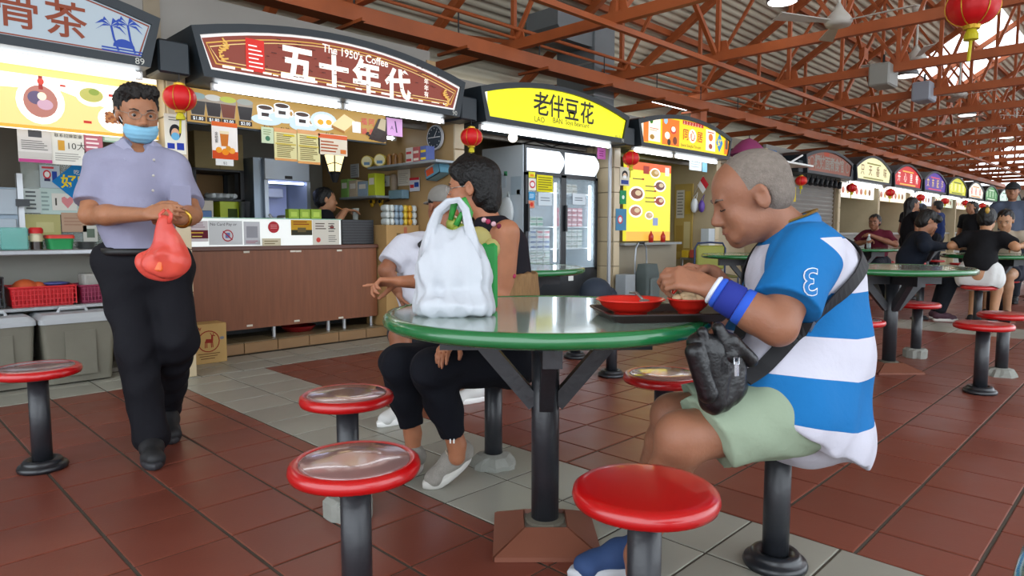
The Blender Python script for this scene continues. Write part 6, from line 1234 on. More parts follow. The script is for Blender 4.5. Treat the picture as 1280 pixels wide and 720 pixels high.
    b = MB(mat('#1c6fae', .8)); b.smooth = True; b.tube(cl, .012, 8, True, .022); add(b, 'collar', so)
    # necklace
    b = MB(mat('#8a6a2c', .4, .6)); b.tube([c + Z_ * .026 for c in cl], .004, 6, True); add(b, 'necklace', t)
    # emblem figure on the sleeve
    q = shl.lerp(ell_, .45); nrm = U(-CF * .97 + Z_ * .12 + IL * -.05); ux = U(IL * -1 + Z_ * .05); uz = nrm.cross(ux) * -1; uz = U(Z_ * .97 - IL * .22); P = Panel(); Mx = Matrix((ux.to_4d(), (-nrm).to_4d(), uz.to_4d(), (0, 0, 0, 1))).transposed(); Mx.translation = q + nrm * .1005
    for i in range(3): Mx[3][i] = 0
    decal('sleeve_emblem', so, '3', .105, .03, pap('#e4e6ee'), q, ux, uz, -nrm, .003, -1.); decal('sleeve_emblem', so, '3', .105, .004, mat('#176aa8', .8), q, ux, uz, -nrm, .005, -1.)
    P = Panel(); q = at(1003, 283, 1.93); ux2 = U(IL * -.6 + Z_ * -.2 + CF * -.4); n2 = U(-CF * .75 + Z_ * .6 + IL * -.1); u2 = n2.cross(ux2); Mx = Matrix((ux2.to_4d(), (-n2).to_4d(), U(u2).to_4d(), (0, 0, 0, 1))).transposed(); Mx.translation = q
    for i in range(3): Mx[3][i] = 0
    # shorts
    sm = mat('#8d9c86', .85, 0, .2, noise=.08, nscale=9, bump=.9, bscale=13)
    sf = lambda hp, kn, f, rr: cap(hp, Vector(hp).lerp(Vector(kn), f), .122, rr, .05, [(Vector(hp).lerp(Vector(kn), f * .97), Vector(kn) - Vector(hp) - Z_ * .12)])
    sdf_obj('shorts', [cap(pel + Z_ * .0, pel + Z_ * .05, .138, .138, .06), cap(hl, hr, .118, .118, .06), sf(hl, kl, .80, .104), sf(hr, kr, .80, .10)], sm, t, on_stool(1.9875, .8221), .007, folds(.004, 40, 9))
    # wristband
    d = (ell_ - wl).normalized()
    for a, c, col, r in ((.004, .016, '#d8dbe4', .040), (.016, .032, '#2452c0', .042), (.032, .085, '#1a2a86', .046), (.085, .112, '#2452c0', .050), (.112, .124, '#d8dbe4', .0515)):
        b = MB(mat(col, .85)); b.smooth = True; n = 20; b.tube([wl + d * a, wl + d * (a + .004), wl + d * (c - .004), wl + d * c], [r - .004, r, r + .002, r - .002], n); add(b, 'wristband', t)
    # shoes
    bm = mat('#27406b', .8, noise=.12, nscale=40); so_ = mat('#b9bcc0', .6)
    toe = atZ(708, 706, 0.0) - Vector((CF.x, CF.y, 0)) * .085; heel = toe + Vector((.235, -.145, 0)); shoe('shoe', t, heel, toe, bm, so_)
    h2 = Vector((ar.x, ar.y - .05, 0)); shoe('shoe', t, h2, h2 + Vector((.02, .26, 0)), bm, so_)
    # chopsticks and spoon in the hands
    tip = tc + Vector((.05, -.02, .07)); b = MB(mat('#b82a1c', .4)); b.tube([rt + Vector((0, 0, .01)), tip], [.004, .0025], 6); b.build('chopstick', label='red chopstick held over the smaller red bowl', cat='chopstick', group='red chopsticks in the right hand'); b = MB(mat('#b82a1c', .4)); b.tube([rk[0] + Vector((0, 0, .012)), tip + Vector((.01, .01, 0))], [.004, .0025], 6); b.build('chopstick', label='red chopstick held over the smaller red bowl', cat='chopstick', group='red chopsticks in the right hand')
    # black cross-body bag and strap
    bg = empty('shoulder_bag', at(900, 465, 1.72), 0, 'black leather shoulder bag worn across the striped shirt', 'bag'); lm = mat('#0e0e11', .35, 0, .5, noise=.2, nscale=20, bump=.3, bscale=60)
    F = lambda u, v, d: at(u, v, d)
    sdf_obj('bag_body', [cap(F(875, 430, 1.70), F(893, 500, 1.72), .035, .038, .03), cap(F(892, 440, 1.72), F(905, 490, 1.74), .042, .04, .03), cap(F(915, 445, 1.74), F(915, 480, 1.75), .036, .04, .03)], lm, bg, [], .006, folds(.002, 60, 2))
    sdf_obj('front_pocket', [cap(F(868, 440, 1.675), F(885, 492, 1.69), .024, .026, .02), cap(F(878, 415, 1.68), F(886, 450, 1.69), .014, .016, .02)], lm, bg, [], .005); sdf_obj('flap', [cap(F(898, 410, 1.70), F(912, 445, 1.70), .016, .02, .02), cap(F(915, 425, 1.70), F(938, 450, 1.73), .018, .02, .02)], lm, bg, [], .005)
    b = MB(mat('#b9bcc0', .25, .9)); b.bar(F(921, 452, 1.665), F(921, 470, 1.667), .006, .012); b.tube([F(918, 447, 1.664), F(924, 447, 1.664), F(924, 455, 1.664), F(918, 455, 1.664)], .002, 5, True); add(b, 'zip_pull', bg)
    def ribbon(path, w, th, name):
        pts = [Vector(p) for p, _ in path]; b = MB(mat('#17171a', .7)); R = []
        for i, (p, n) in enumerate(path):
            p = Vector(p); tg = U(pts[min(i + 1, len(pts) - 1)] - pts[max(i - 1, 0)]); n = Vector(n); n = U(n - tg * n.dot(tg)); sd = tg.cross(n); R.append([tuple(p + sd * a + n * c) for a, c in ((-w / 2, 0), (w / 2, 0), (w / 2, th), (-w / 2, th))])
        loft(b, R); add(b, name, bg)
    def snap(p, off):
        x = A3(p)[None]
        for _ in range(14):
            d = blend(sh, [], x); g = np.array([[blend(sh, [], x + e * np.eye(3)[k]) [0] for k in range(3)] for e in (.002, -.002)]); g = (g[0] - g[1]) / .004; g /= np.linalg.norm(g) + 1e-9; x = x - (d[0] - off) * g
        return Vector(x[0]), Vector(g)
    ctl = [F(930, 475, 1.735), F(955, 452, 1.765), F(985, 425, 1.79), F(1015, 400, 1.80), F(1042, 374, 1.81), F(1064, 347, 1.85), F(1078, 320, 1.93), F(1062, 292, 2.03), F(1030, 280, 2.08), F(995, 292, 2.10), F(964, 335, 2.07), F(940, 390, 1.99), F(920, 425, 1.86), F(908, 438, 1.765)]
    path = []; m_ = 5
    for k in range(len(ctl) - 1):
        for e in range(m_):
            p = ctl[k].lerp(ctl[k + 1], e / m_); q, g = snap(p, .009); n_ = k * m_ + e; tot = (len(ctl) - 1) * m_; w = min(1., n_ / 5., max(0., (tot - n_ - 3) / 8.)); path.append((p.lerp(q, w), g))
    path.append((ctl[-1], -CF)); sm_ = [path[0]] + [((path[i - 1][0] + path[i][0] * 2 + path[i + 1][0]) / 4, path[i][1]) for i in range(1, len(path) - 1)] + [path[-1]]
    ribbon(sm_, .042, .004, 'strap')
    q, g = sm_[14][0], sm_[14][1]; b = MB(mat('#8a8d92', .3, .8)); tg_ = U(sm_[15][0] - sm_[13][0]); sd_ = U(tg_.cross(g)); b.bar(q + g * .006 - sd_ * .025, q + g * .006 + sd_ * .025, .010, .006, g); add(b, 'strap_buckle', bg)
    return t
old_man()

# ------------------------------------------------------------------ standing man with face mask
def fig(**k): return k
def standing_man():
    t = person((1.0, 3.38, 0), 'standing man in grey shirt and blue face mask holding a red plastic bag'); sk = skin('#a06c4c')
    D0 = 3.08; fw = U(-CF * .82 + CR * .50); fw.z = 0; fw = U(fw); rt = fw.cross(Z_)        # rt: the man's right hand side
    hc = at(172, 143, D0); nk = at(172, 182, D0 + .04); che = at(170, 215, D0 + .03); mid = at(170, 275, D0 + .03); pel = at(178, 318, D0 + .04)
    shR, shL = at(122, 206, D0 - .02), at(219, 206, D0 + .06); elR, elL = at(112, 269, D0 - .12), at(240, 268, D0 - .02); wrR, wrL = at(184, 268, D0 - .30), at(225, 274, D0 - .22)
    hpR, hpL = at(153, 330, D0 + .02), at(208, 332, D0 + .08); knR, knL = at(170, 432, D0 - .04), at(223, 427, D0 + .04); anR, anL = zat(188, D0 - .02, .10), zat(209, D0 + .33, .13)
    H = Head(hc, fw * .93 + CR * .22 - Z_ * .22, Z_ + fw * .16, 1.02)
    torso = [cap(pel, mid, .130, .128, .05), cap(mid, che, .130, .128, .06), cap(shR.lerp(shL, .16) - Z_ * .03, shL.lerp(shR, .16) - Z_ * .03, .075, .075, .06), cap(hpR.lerp(hpL, .15), hpL.lerp(hpR, .15), .11, .11, .05)]
    RH, rk, rth = hand(wrR, CR * .9 + Z_ * .12 - CF * .25, Z_ * -.35 + CF * .9, 1, (.5, .35, .45, .55, .6), .98); LH, lk, lth = hand(wrL, -CR * .85 + Z_ * .22 - CF * .35, CF * .8 - Z_ * .5, -1, (.6, .7, .9, 1.0, 1.0), .98)
    body = torso + [cap(nk - Z_ * .03, hc - H.u * .05 - H.f * .02, .056, .055, .03)] + H.prims(.5) + arm(shR, elR, wrR, (.05, .042, .043, .027)) + arm(shL, elL, wrL, (.05, .042, .043, .027)) + RH + LH + leg(hpR, knR, anR) + leg(hpL, knL, anL)
    sdf_obj('body', body, sk, t, H.subs(), .006); H.eyes(t)
    hm = mat('#17130f', .6, 0, .4, noise=.3, nscale=40, bump=.8, bscale=90); fz = folds(.004, 170, 8)
    sdf_obj('hair', [H.e((0, -.022, .048), (.088, .106, .090)), H.b((-.05, .05, .105), (.055, .055, .10), .028, k=.03), H.e((0, -.05, .0), (.082, .07, .065), .02)], hm, t, [H.e((0, .105, -.02), (.1, .076, .095), .012), H.e((.084, .004, -.03), (.03, .032, .045), .008), H.e((-.084, .004, -.03), (.03, .032, .045), .008), H.e((0, -.02, -.135), (.12, .13, .07), .01)], .005, fz)
    m_ = sdf_obj('face_mask', [H.e((0, .052, -.062), (.070, .070, .064), .02, planes=[((0, 0, -.022), (0, .25, 1)), ((0, .012, 0), (0, -1, .1))])], mat('#86bdd8', .8, 0, .2, noise=.06, nscale=20), t, [], .005, lambda X: .0012 * np.sin((X @ A3(H.u)) * 330))
    for x in (-1, 1): b = MB(M_WHITE); b.tube([H.p(x * .066, .02, -.035), H.p(x * .084, -.012, .012), H.p(x * .088, -.022, -.01), H.p(x * .064, .018, -.085)], .0018, 5); add(b, 'ear_loop', m_)
    gl = MB(mat('#9a8a7c', .3, .6)); gl.smooth = True
    for x in (-1, 1): gl.tube([H.p(x * .033 + .025 * math.cos(a), .102 - abs(.025 * math.cos(a) + .033 * 1) * .1, .003 + .018 * math.sin(a)) for a in np.linspace(0, 6.28, 20)[:-1]], .0014, 5, True); gl.tube([H.p(x * .058, .094, .008), H.p(x * .083, -.01, .012)], .0016, 5)
    gl.tube([H.p(-.008, .104, .006), H.p(.008, .104, .006)], .0014, 5); add(gl, 'spectacles', t)
    # shirt
    shm = mat('#8f8ea4', .8, 0, .2, noise=.07, nscale=7, bump=.9, bscale=13); hem = at(175, 314, D0)
    sl = lambda s, e, f: cap(s, Vector(s).lerp(Vector(e), f), .054, .072, .05, [(Vector(s).lerp(Vector(e), f * .98), Vector(e) - Vector(s))])
    S_ = fat(torso[1:3], .018) + [cap(mid, pel, .148, .150, .05, [(hem, -Z_)]), sl(shR, elR, .80), sl(shL, elL, .80), cap(nk - Z_ * .02, nk + Z_ * .012, .075, .066, .03, [(nk + Z_ * .025 + fw * .02, Z_ + fw * .5)])]
    so = sdf_obj('shirt', S_, shm, t, [cap(nk + fw * .10 + Z_ * .03, nk + fw * .13 - Z_ * .07, .05, .012, .02)], .007, folds(.006, 26, 4)); so['label'] = 'grey short sleeved button shirt'
    b = MB(mat('#9695ab', .8)); b.smooth = False
    for x in (-1, 1): a0, a1, a2, a3 = nk + fw * .135 - Z_ * .055 + rt * x * .008, nk + rt * x * .06 + fw * .150 - Z_ * .085, nk + rt * x * .095 + fw * .07 + Z_ * .0, nk + rt * x * .06 + fw * .085 + Z_ * .018; b.put([a0, a1, a2, a3] + [p + fw * .006 for p in (a0, a1, a2, a3)], [(0, 1, 2, 3), (7, 6, 5, 4), (0, 4, 5, 1), (1, 5, 6, 2), (2, 6, 7, 3), (3, 7, 4, 0)])
    add(b, 'collar', so)
    for v in (203, 222, 240, 258): q = at(190 - (v - 203) * .03, v, D0); b = MB(mat('#b9b4ac', .5)); b.sphere(q - CF * .0 + fw * .128, .006, 8, 6); add(b, 'button', so)
    q = at(213, 232, D0 - .10); b = MB(mat('#85849a', .8)); ux = U(CR * .97 + CF * .2); b.put([q, q + ux * .085, q + ux * .085 - Z_ * .09, q - Z_ * .09] + [p - CF * .004 for p in (q, q + ux * .085, q + ux * .085 - Z_ * .09, q - Z_ * .09)], [(4, 5, 6, 7), (0, 1, 5, 4), (1, 2, 6, 5), (2, 3, 7, 6), (3, 0, 4, 7)]); add(b, 'breast_pocket', so)
    # trousers
    tm = mat('#121218', .8, 0, .2, noise=.12, nscale=8, bump=.9, bscale=13)
    tl = lambda a, b_, r0, r1: cap(a, b_, r0, r1, .04)
    sdf_obj('trousers', [cap(hpR, hpL, .118, .118, .06, [(at(175, 313, D0), Z_)]), cap(pel, pel - Z_ * .08, .14, .13, .06, [(at(175, 313, D0), Z_)]), tl(hpR, knR, .112, .080), tl(knR, anR, .080, .078), tl(hpL, knL, .110, .080), tl(knL, anL, .080, .066)], tm, t, [], .007, folds(.0055, 26, 6))
    b = MB(mat('#0c0c0e', .5)); b.smooth = True; b.tube([at(175, 314, D0 + .03) + (rt * math.cos(a) * .155 + fw * math.sin(a) * .148) for a in np.linspace(0, 6.28, 28)[:-1]], .006, 6, True, .018); add(b, 'belt', t)
    sm = mat('#16171a', .6); f2 = Vector((fw.x, fw.y, 0))
    h1 = Vector((anR.x, anR.y, 0)) - f2 * .06; shoe('shoe', t, h1, h1 + f2 * .29, sm, mat('#2a2b30', .6), w=.05); h2 = Vector((anL.x, anL.y, 0.0)) - f2 * .05; shoe('shoe', t, h2, h2 + f2 * .28, sm, mat('#2a2b30', .6), w=.05, lift=.07)
    d = U(elL - wrL); b = MB(mat('#b8923c', .25, .9)); b.smooth = True; c = wrL + d * .025; a1 = d.orthogonal().normalized(); a2 = d.cross(a1); b.tube([c + (a1 * math.cos(a) + a2 * math.sin(a)) * .034 for a in np.linspace(0, 6.28, 24)[:-1]], .0045, 8, True, .009); add(b, 'wrist_watch', t)
    b = MB(mat('#8a6a2c', .3, .9)); b.tube([rk[2] * .55 + wrR * .45 + Vector((0, 0, .0))] * 1 + [rk[2] * .56 + wrR * .44 + Vector((.001, 0, .004))], .011, 10); add(b, 'ring', t)
    # red plastic bag with a box inside
    bag = empty('red_bag', at(205, 300, D0 - .34), 0, 'translucent red plastic bag with a takeaway box in the standing man\'s hands', 'bag'); rm = mat('#e8584a', .3, 0, .5, alpha=.66, noise=.12, nscale=10, bump=.5, bscale=25); db = D0 - .36
    top = at(208, 270, db); sdf_obj('bag_skin', [cap(at(190, 330, db), at(222, 326, db), .052, .05, .03), cap(at(188, 333, db), at(216, 338, db), .04, .04, .02), cap(at(207, 318, db), at(207, 275, db), .055, .014, .03), cap(at(196, 318, db), at(204, 280, db), .03, .012, .02), cap(at(222, 312, db), at(211, 275, db), .03, .012, .02)], rm, bag, [], .006, folds(.007, 55, 12))
    b = MB(mat('#e8682c', .4)); q = at(206, 331, db + .01); b.M = Matrix.Translation(q) @ Matrix.Rotation(.5, 4, 'Z') @ Matrix.Rotation(.12, 4, 'Y'); b.bbox(-.06, .06, -.035, .035, -.03, .012, .006); add(b, 'takeaway_box', bag)
    b = MB(rm); b.smooth = True; b.tube([at(204, 282, db), at(200, 268, db + .0), at(206, 262, db)], [.012, .008, .006], 8); b.tube([at(211, 280, db), at(214, 268, db), at(209, 262, db)], [.012, .008, .006], 8); add(b, 'bag_handle', bag)
standing_man()

# ------------------------------------------------------------------ seated woman, black trousers
def woman():
    t = person((1.99, 2.08, 0), 'seated woman with short black hair, sleeveless top and black trousers, pointing'); sk = skin('#a26a4c'); D0 = 2.92
    hc = at(590, 236, D0); nk = at(612, 272, D0); che = at(624, 312, D0 + .02); mid = at(632, 372, D0 + .02); pel = at(636, 440, D0)
    shL, shR = at(634, 290, D0 - .14), at(606, 292, D0 + .17); elL, elR = at(630, 372, D0 - .10), at(556, 352, D0 + .08); wrL, wrR = at(566, 421, D0 - .33), at(500, 352, D0 - .10)
    hpL, hpR = at(640, 450, D0 - .10), at(628, 446, D0 + .08); knL, knR = at(540, 462, D0 - .30), at(500, 455, D0 - .12); anL, anR = at(571, 556, D0 - .23), at(516, 542, D0 - .05)
    H = Head(hc, IL * .97 + CF * .20 - Z_ * .06, Z_ + IL * .05, .98)
    torso = [cap(pel, mid, .135, .115, .05), cap(mid, che, .115, .112, .05), cap(shL.lerp(shR, .15) - Z_ * .02, shR.lerp(shL, .15) - Z_ * .02, .062, .062, .05), cap(hpL, hpR, .11, .11, .05)]
    LH, lk, _ = hand(wrL, at(545, 452, D0 - .44) - wrL, -Z_ * .6 + IL * -.3 + CF * .3, 1, (.3, .25, .3, .35, .4), .92, 1.15); RH, rk, _ = hand(wrR, IL * .98 - Z_ * .02 - CF * .1, -Z_ * .8 - CF * .4, -1, (.5, .05, .85, 1.0, 1.05), .98)
    body = torso + [cap(nk - Z_ * .02, hc - H.u * .05 - H.f * .02, .052, .05, .03)] + H.prims(0, 1) + arm(shL, elL, wrL, (.052, .042, .038, .025)) + arm(shR, elR, wrR, (.048, .04, .038, .024)) + LH + RH + leg(hpL, knL, anL) + leg(hpR, knR, anR) + [cap(anL, anL - Z_ * .05, .034, .034, .02), cap(anR, anR - Z_ * .05, .034, .034, .02)]
    sdf_obj('body', body, sk, t, H.subs() + on_stool(1.9875, 2.0779), .006); H.eyes(t)
    hm = mat('#070606', .5, 0, .35, noise=.4, nscale=40, bump=.8, bscale=80); fz = folds(.0022, 90, 15)
    sdf_obj('hair', [H.e((0, -.024, .048), (.092, .112, .094)), H.b((0, .05, .10), (0, .01, .125), .03, k=.04), H.b((-.04, .062, .082), (.04, .062, .082), .022, k=.03), H.e((0, -.06, -.03), (.082, .07, .08), .03), H.b((.02, -.085, -.08), (-.02, -.085, -.09), .03, k=.03)], hm, t, [H.e((0, .11, -.03), (.1, .082, .098), .012), H.e((.092, .0, -.022), (.04, .030, .045), .01), H.e((-.092, .0, -.022), (.04, .030, .045), .01)], .005, fz)
    gl = MB(mat('#b9b4b0', .3, .6)); gl.smooth = True
    for x in (-1, 1): gl.tube([H.p(x * .033 + .025 * math.cos(a), .102 - abs(.025 * math.cos(a) + .033) * .1, .0 + .02 * math.sin(a)) for a in np.linspace(0, 6.28, 20)[:-1]], .0014, 5, True); gl.tube([H.p(x * .058, .094, .006), H.p(x * .083, -.01, .01)], .0016, 5)
    add(gl, 'spectacles', t)
    top = mat('#15131a', .8, 0, .2, noise=.3, nscale=30)
    so = sdf_obj('sleeveless_top', [cap(mid, che, .128, .124, .05, [(at(630, 385, D0), -Z_)])] + [cap(shL.lerp(shR, .28) - Z_ * .02, shR.lerp(shL, .28) - Z_ * .02, .072, .072, .04), cap(che, nk - Z_ * .03, .115, .066, .04, [(nk - Z_ * .0, Z_)])], top, t, [], .007, folds(.003, 34, 4))
    fl = MB(pap('#9a2c4c'))
    for i, (u, v) in enumerate(((610, 277), (617, 280), (624, 283), (631, 287), (605, 275), (640, 300), (642, 345), (641, 330))): fl.use(pap(('#a03050', '#c8a0a8', '#6a2038')[i % 3])); fl.sphere(at(u, v, D0 - .105 - (.07 if i < 5 else .03)), .011, 8, 6)
    add(fl, 'flower_print', so)['kind'] = 'stuff'
    wm = mat('#8a6a48', .85, 0, .2, noise=.3, nscale=16, nstretch=(6, 6, 1), bump=.7, bscale=30)
    sdf_obj('knit_skirt_panel', [cap(at(636, 350, D0), pel + Z_ * .06, .129, .15, .05, [(at(630, 341, D0), Z_)])], wm, t, on_stool(1.9875, 2.0779), .007, folds(.005, 60, 2))
    tm = mat('#0e1018', .85, 0, .2, noise=.15, nscale=8, bump=.9, bscale=13)
    lg = lambda h, k, a, f: [cap(h, k, .105, .082, .04), cap(k, k.lerp(a, .5), .082, .066, .03), cap(k.lerp(a, .45), k.lerp(a, f), .066, .050, .03, [(k.lerp(a, f - .02), a - k)])]
    tr_ = sdf_obj('trousers', [cap(hpL, hpR, .118, .118, .05, [(pel + Z_ * .08, Z_)])] + lg(hpL, knL, anL, .88) + lg(hpR, knR, anR, .88), tm, t, on_stool(1.9875, 2.0779), .007, folds(.004, 32, 6))
    b = MB(M_WHITE); q = knL.lerp(anL, .84)
    for o in (-.006, .008): b.bar(q - CF * .0515 + CR * o - Z_ * .03, q - CF * .0515 + CR * o + Z_ * .01, .005, .004)
    add(b, 'white_trim', tr_)
    sm = mat('#8d8880', .85, noise=.12, nscale=90, bump=.4, bscale=200); so_ = mat('#c2bfb8', .6)
    toe = atZ(529, 612, 0); heel = toe + Vector((.222, -.035, 0)); sh = shoe('sneaker', t, heel, toe, sm, so_, lift=.075, w=.044); b = MB(mat('#c9b8a4', .7))
    for i in range(4): f = .45 + i * .1; q = toe.lerp(heel, f); z = .128 + .013 * i; s = Vector((.15, .98, 0)); b.tube([q + s * -.022 + Vector((0, 0, z)), q + Vector((.006, 0, z + .008)), q + s * .022 + Vector((.02, 0, z))], .0032, 6)
    q = toe.lerp(heel, .68) + Vector((0, 0, .174)); b.tube([q, q + Vector((-.03, -.035, -.012)), q + Vector((-.045, -.03, -.05))], .003, 6); b.tube([q, q + Vector((.0, -.04, .0)), q + Vector((-.01, -.05, -.045))], .003, 6); o = b.build('laces'); o.parent = sh
    q = zat(516, D0 - .05, 0); shoe('sneaker', t, q + Vector((.06, .02, 0)), q + Vector((-.165, -.07, 0)), sm, so_, w=.044)
woman()

# ------------------------------------------------------------------ person in the grey cap
def cap_man():
    D0 = 4.15; t = person((2.755, 3.43, 0), 'seated person in white tee shirt and grey cap behind the woman'); sk = skin('#8f5c42')
    hc = at(552, 258, D0); nk = at(549, 292, D0); che = at(530, 320, D0); mid = at(526, 360, D0); pel = at(535, 402, D0)
    shL, shR = at(502, 308, D0 - .1), at(556, 308, D0 + .12); elL, elR = at(482, 338, D0 - .2), at(585, 350, D0 + .1); wrL, wrR = at(498, 366, D0 - .12), at(560, 380, D0 - .05)
    hpL, hpR = at(522, 408, D0 - .08), at(545, 408, D0 + .08); knL, knR = at(500, 420, D0 - .50), at(560, 420, D0 - .4); anL = at(505, 468, D0 - .52); anR = zat(590, D0 - .1, .09)
    H = Head(hc, IL * .5 + CF * .86, Z_, .98)
    torso = [cap(pel, mid, .135, .135, .05), cap(mid, che, .135, .13, .05), cap(shL.lerp(shR, .15) - Z_ * .02, shR.lerp(shL, .15) - Z_ * .02, .07, .07, .05)]
    LH, _, _ = hand(wrL, -Z_ + CR * .4, CR, 1, (.4,) * 5, .95); RH, _, _ = hand(wrR, IL, -Z_, 1, (.4,) * 5, .95)
    sdf_obj('body', torso + [cap(nk - Z_ * .02, hc - H.u * .05, .055, .052, .03)] + H.prims() + arm(shL, elL, wrL) + arm(shR, elR, wrR) + LH + RH + leg(hpL, knL, anL) + leg(hpR, knR, anR), sk, t, H.subs() + on_stool(2.755, 3.43), .007); H.eyes(t)
    sl = lambda s, e, f: cap(s, Vector(s).lerp(Vector(e), f), .07, .078, .05, [(Vector(s).lerp(Vector(e), f * .98), Vector(e) - Vector(s))])
    sdf_obj('tee_shirt', fat(torso[1:], .016) + [cap(mid, pel, .15, .155, .05, [(at(530, 402, D0), -Z_)]), sl(shL, elL, .75), sl(shR, elR, .7)], mat('#c9cad4', .85, 0, .2, noise=.05, bump=.9, bscale=13), t, on_stool(2.755, 3.43), .008, folds(.005, 30, 9))
    sdf_obj('cap', [H.e((0, -.012, .048), (.088, .106, .088), .02, planes=[((0, 0, .028), (0, .1, -1))]), H.e((0, .12, .035), (.07, .07, .012), .02)], mat('#7d7a74', .85, noise=.15, nscale=40), t, [], .006)
    b = MB(M_DARK); b.smooth = True; b.tube([H.p(-.09, -.01, .03), H.p(0, -.12, .02), H.p(.09, -.01, .03)], .008, 6, False, .014); add(b, 'cap_strap', t)
    sdf_obj('strap_pad', [cap(at(540, 296, D0 - .12), at(526, 306, D0 - .16), .022, .02, .02)], M_DARK, t, [], .006)
    sdf_obj('shorts', [cap(hpL, hpR, .12, .12, .05), cap(hpL, hpL.lerp(knL, .8), .105, .09, .03), cap(hpR, hpR.lerp(knR, .8), .105, .09, .03)], mat('#2a2c33', .85), t, on_stool(2.755, 3.43), .008, folds(.004, 30, 3))
    q = zat(505, D0 - .52, 0); shoe('shoe', t, q + Vector((.08, .02, 0)), q + Vector((-.17, .0, 0)), mat('#c9c9c6', .7), M_WHITE); q = zat(598, D0 - .1, 0); shoe('shoe', t, q + Vector((.08, 0, 0)), q + Vector((-.17, .05, 0)), mat('#c9c9c6', .7), M_WHITE)
cap_man()

# ------------------------------------------------------------------ white carrier bag on the table
def carrier():
    D0 = 2.08; c = atZ(567, 388, RTZ); t = empty('carrier_bag', (c.x, c.y, RTZ), 0, 'white plastic carrier bag of groceries standing on the green table', 'bag'); wm = mat('#bfc3ca', .3, 0, .45, alpha=.9, noise=.06, nscale=12, bump=.5, bscale=16)
    G = lambda u, v, d=0: at(u, v, D0 + d); flo = [(Vector((0, 0, RTZ + .006)), -Z_)]
    un = [cap(G(541, 384, .0), G(594, 384, .0), .062, .062, .03, flo), cap(G(537, 384, -.05), G(599, 384, -.05), .036, .036, .02, flo), cap(G(535, 384, .04), G(598, 384, .04), .036, .036, .02, flo), cap(G(540, 330, -.01), G(543, 285, -.01), .028, .012, .03), cap(G(588, 332, -.01), G(582, 288, -.01), .03, .012, .03), cap(G(541, 345, 0), G(592, 345, 0), .055, .058, .05), cap(G(545, 315, 0), G(584, 318, 0), .042, .045, .05), cap(G(548, 295, 0), G(572, 300, 0), .022, .026, .04)]
    def crease(X):
        R_ = np.random.default_rng(21); W = R_.normal(size=(5, 3)) * 52; W[:, 2] *= .3; o = 0
        for k in range(5): o = o + np.abs(np.sin(X @ W[k] + k)) - .6
        return .0034 * o
    sdf_obj('bag_sheet', un, wm, t, [cap(G(566, 272, -.06), G(566, 272, .06), .028, .028, .02)], .006, crease)
    F = lambda u, v, d=0: at(u, v, D0 + d) - t.location
    for pts in ([(534, 322, -.04), (536, 302, -.035), (540, 282, -.03), (547, 264, -.03), (560, 252, -.03), (573, 250, -.02), (582, 262, -.02), (586, 282, -.03), (591, 304, -.035), (594, 324, -.04)], [(536, 318, .035), (541, 290, .035), (550, 266, .03), (562, 257, .03), (576, 259, .03), (585, 280, .03), (594, 312, .035)]):
        P_ = [F(*p) for p in pts]; R = []
        for i in range(len(P_)):
            tg = U(P_[min(i + 1, len(P_) - 1)] - P_[max(i - 1, 0)]); n_ = U(-CF); n_ = U(n_ - tg * n_.dot(tg)); sd = tg.cross(n_); e = abs(i / (len(P_) - 1) - .5) * 2; w = .010 + .010 * e ** 1.5
            R.append([tuple(P_[i] + sd * a + n_ * q_) for a, q_ in ((-w, 0), (-w * .3, .004), (w * .3, -.002), (w, .003), (w, .006), (w * .3, .001), (-w * .3, .007), (-w, .003))])
        b = MB(wm); b.smooth = True; loft(b, R); b.build('handle', t)
    g = mat('#2c8a34', .5, noise=.2, nscale=20)
    b = MB(g); b.smooth = True; b.tube([F(563, 275, .0), F(568, 254, .0), F(580, 250, .01), F(588, 266, .02), F(584, 285, .02)], [.008, .012, .012, .01, .008], 8); b.tube([F(570, 282, 0), F(577, 268, 0), F(584, 276, 0)], .01, 8); b.build('produce_bag', label='green plastic bag sticking out of the white carrier bag', cat='bag', loc=t.location)
    b = MB(mat('#8f9a3a', .5, noise=.3, nscale=20)); b.smooth = True
    for u, v, r in ((566, 280, .022), (574, 288, .024), (584, 292, .02), (562, 292, .02)): b.sphere(F(u, v, .02), r, 12, 8)
    b.build('vegetables', label='yellow green vegetables at the mouth of the white carrier bag', cat='vegetables', loc=t.location)
    b = MB(mat('#1f8a3c', .6)); b.bbox(-.05, .05, -.02, .02, -.02, .20, .01); o = b.build('green_tote', label='green fabric tote against the white carrier bag', cat='bag', loc=at(603, 352, 2.22)); o.location.z = RTZ + .02; o.rotation_euler = (0, 0, -YAW)
    b = MB(mat('#a89c5c', .7, noise=.15, nscale=20)); b.smooth = True; b.sphere((0, 0, 0), .05, 14, 10, (1.1, .6, .9)); b.sphere((.03, -.03, -.03), .035, 12, 8, (1, .7, 1)); o = b.build('paper_bundle', label='khaki bundle on top of the green tote', cat='bundle', loc=at(598, 300, 2.22))
carrier()

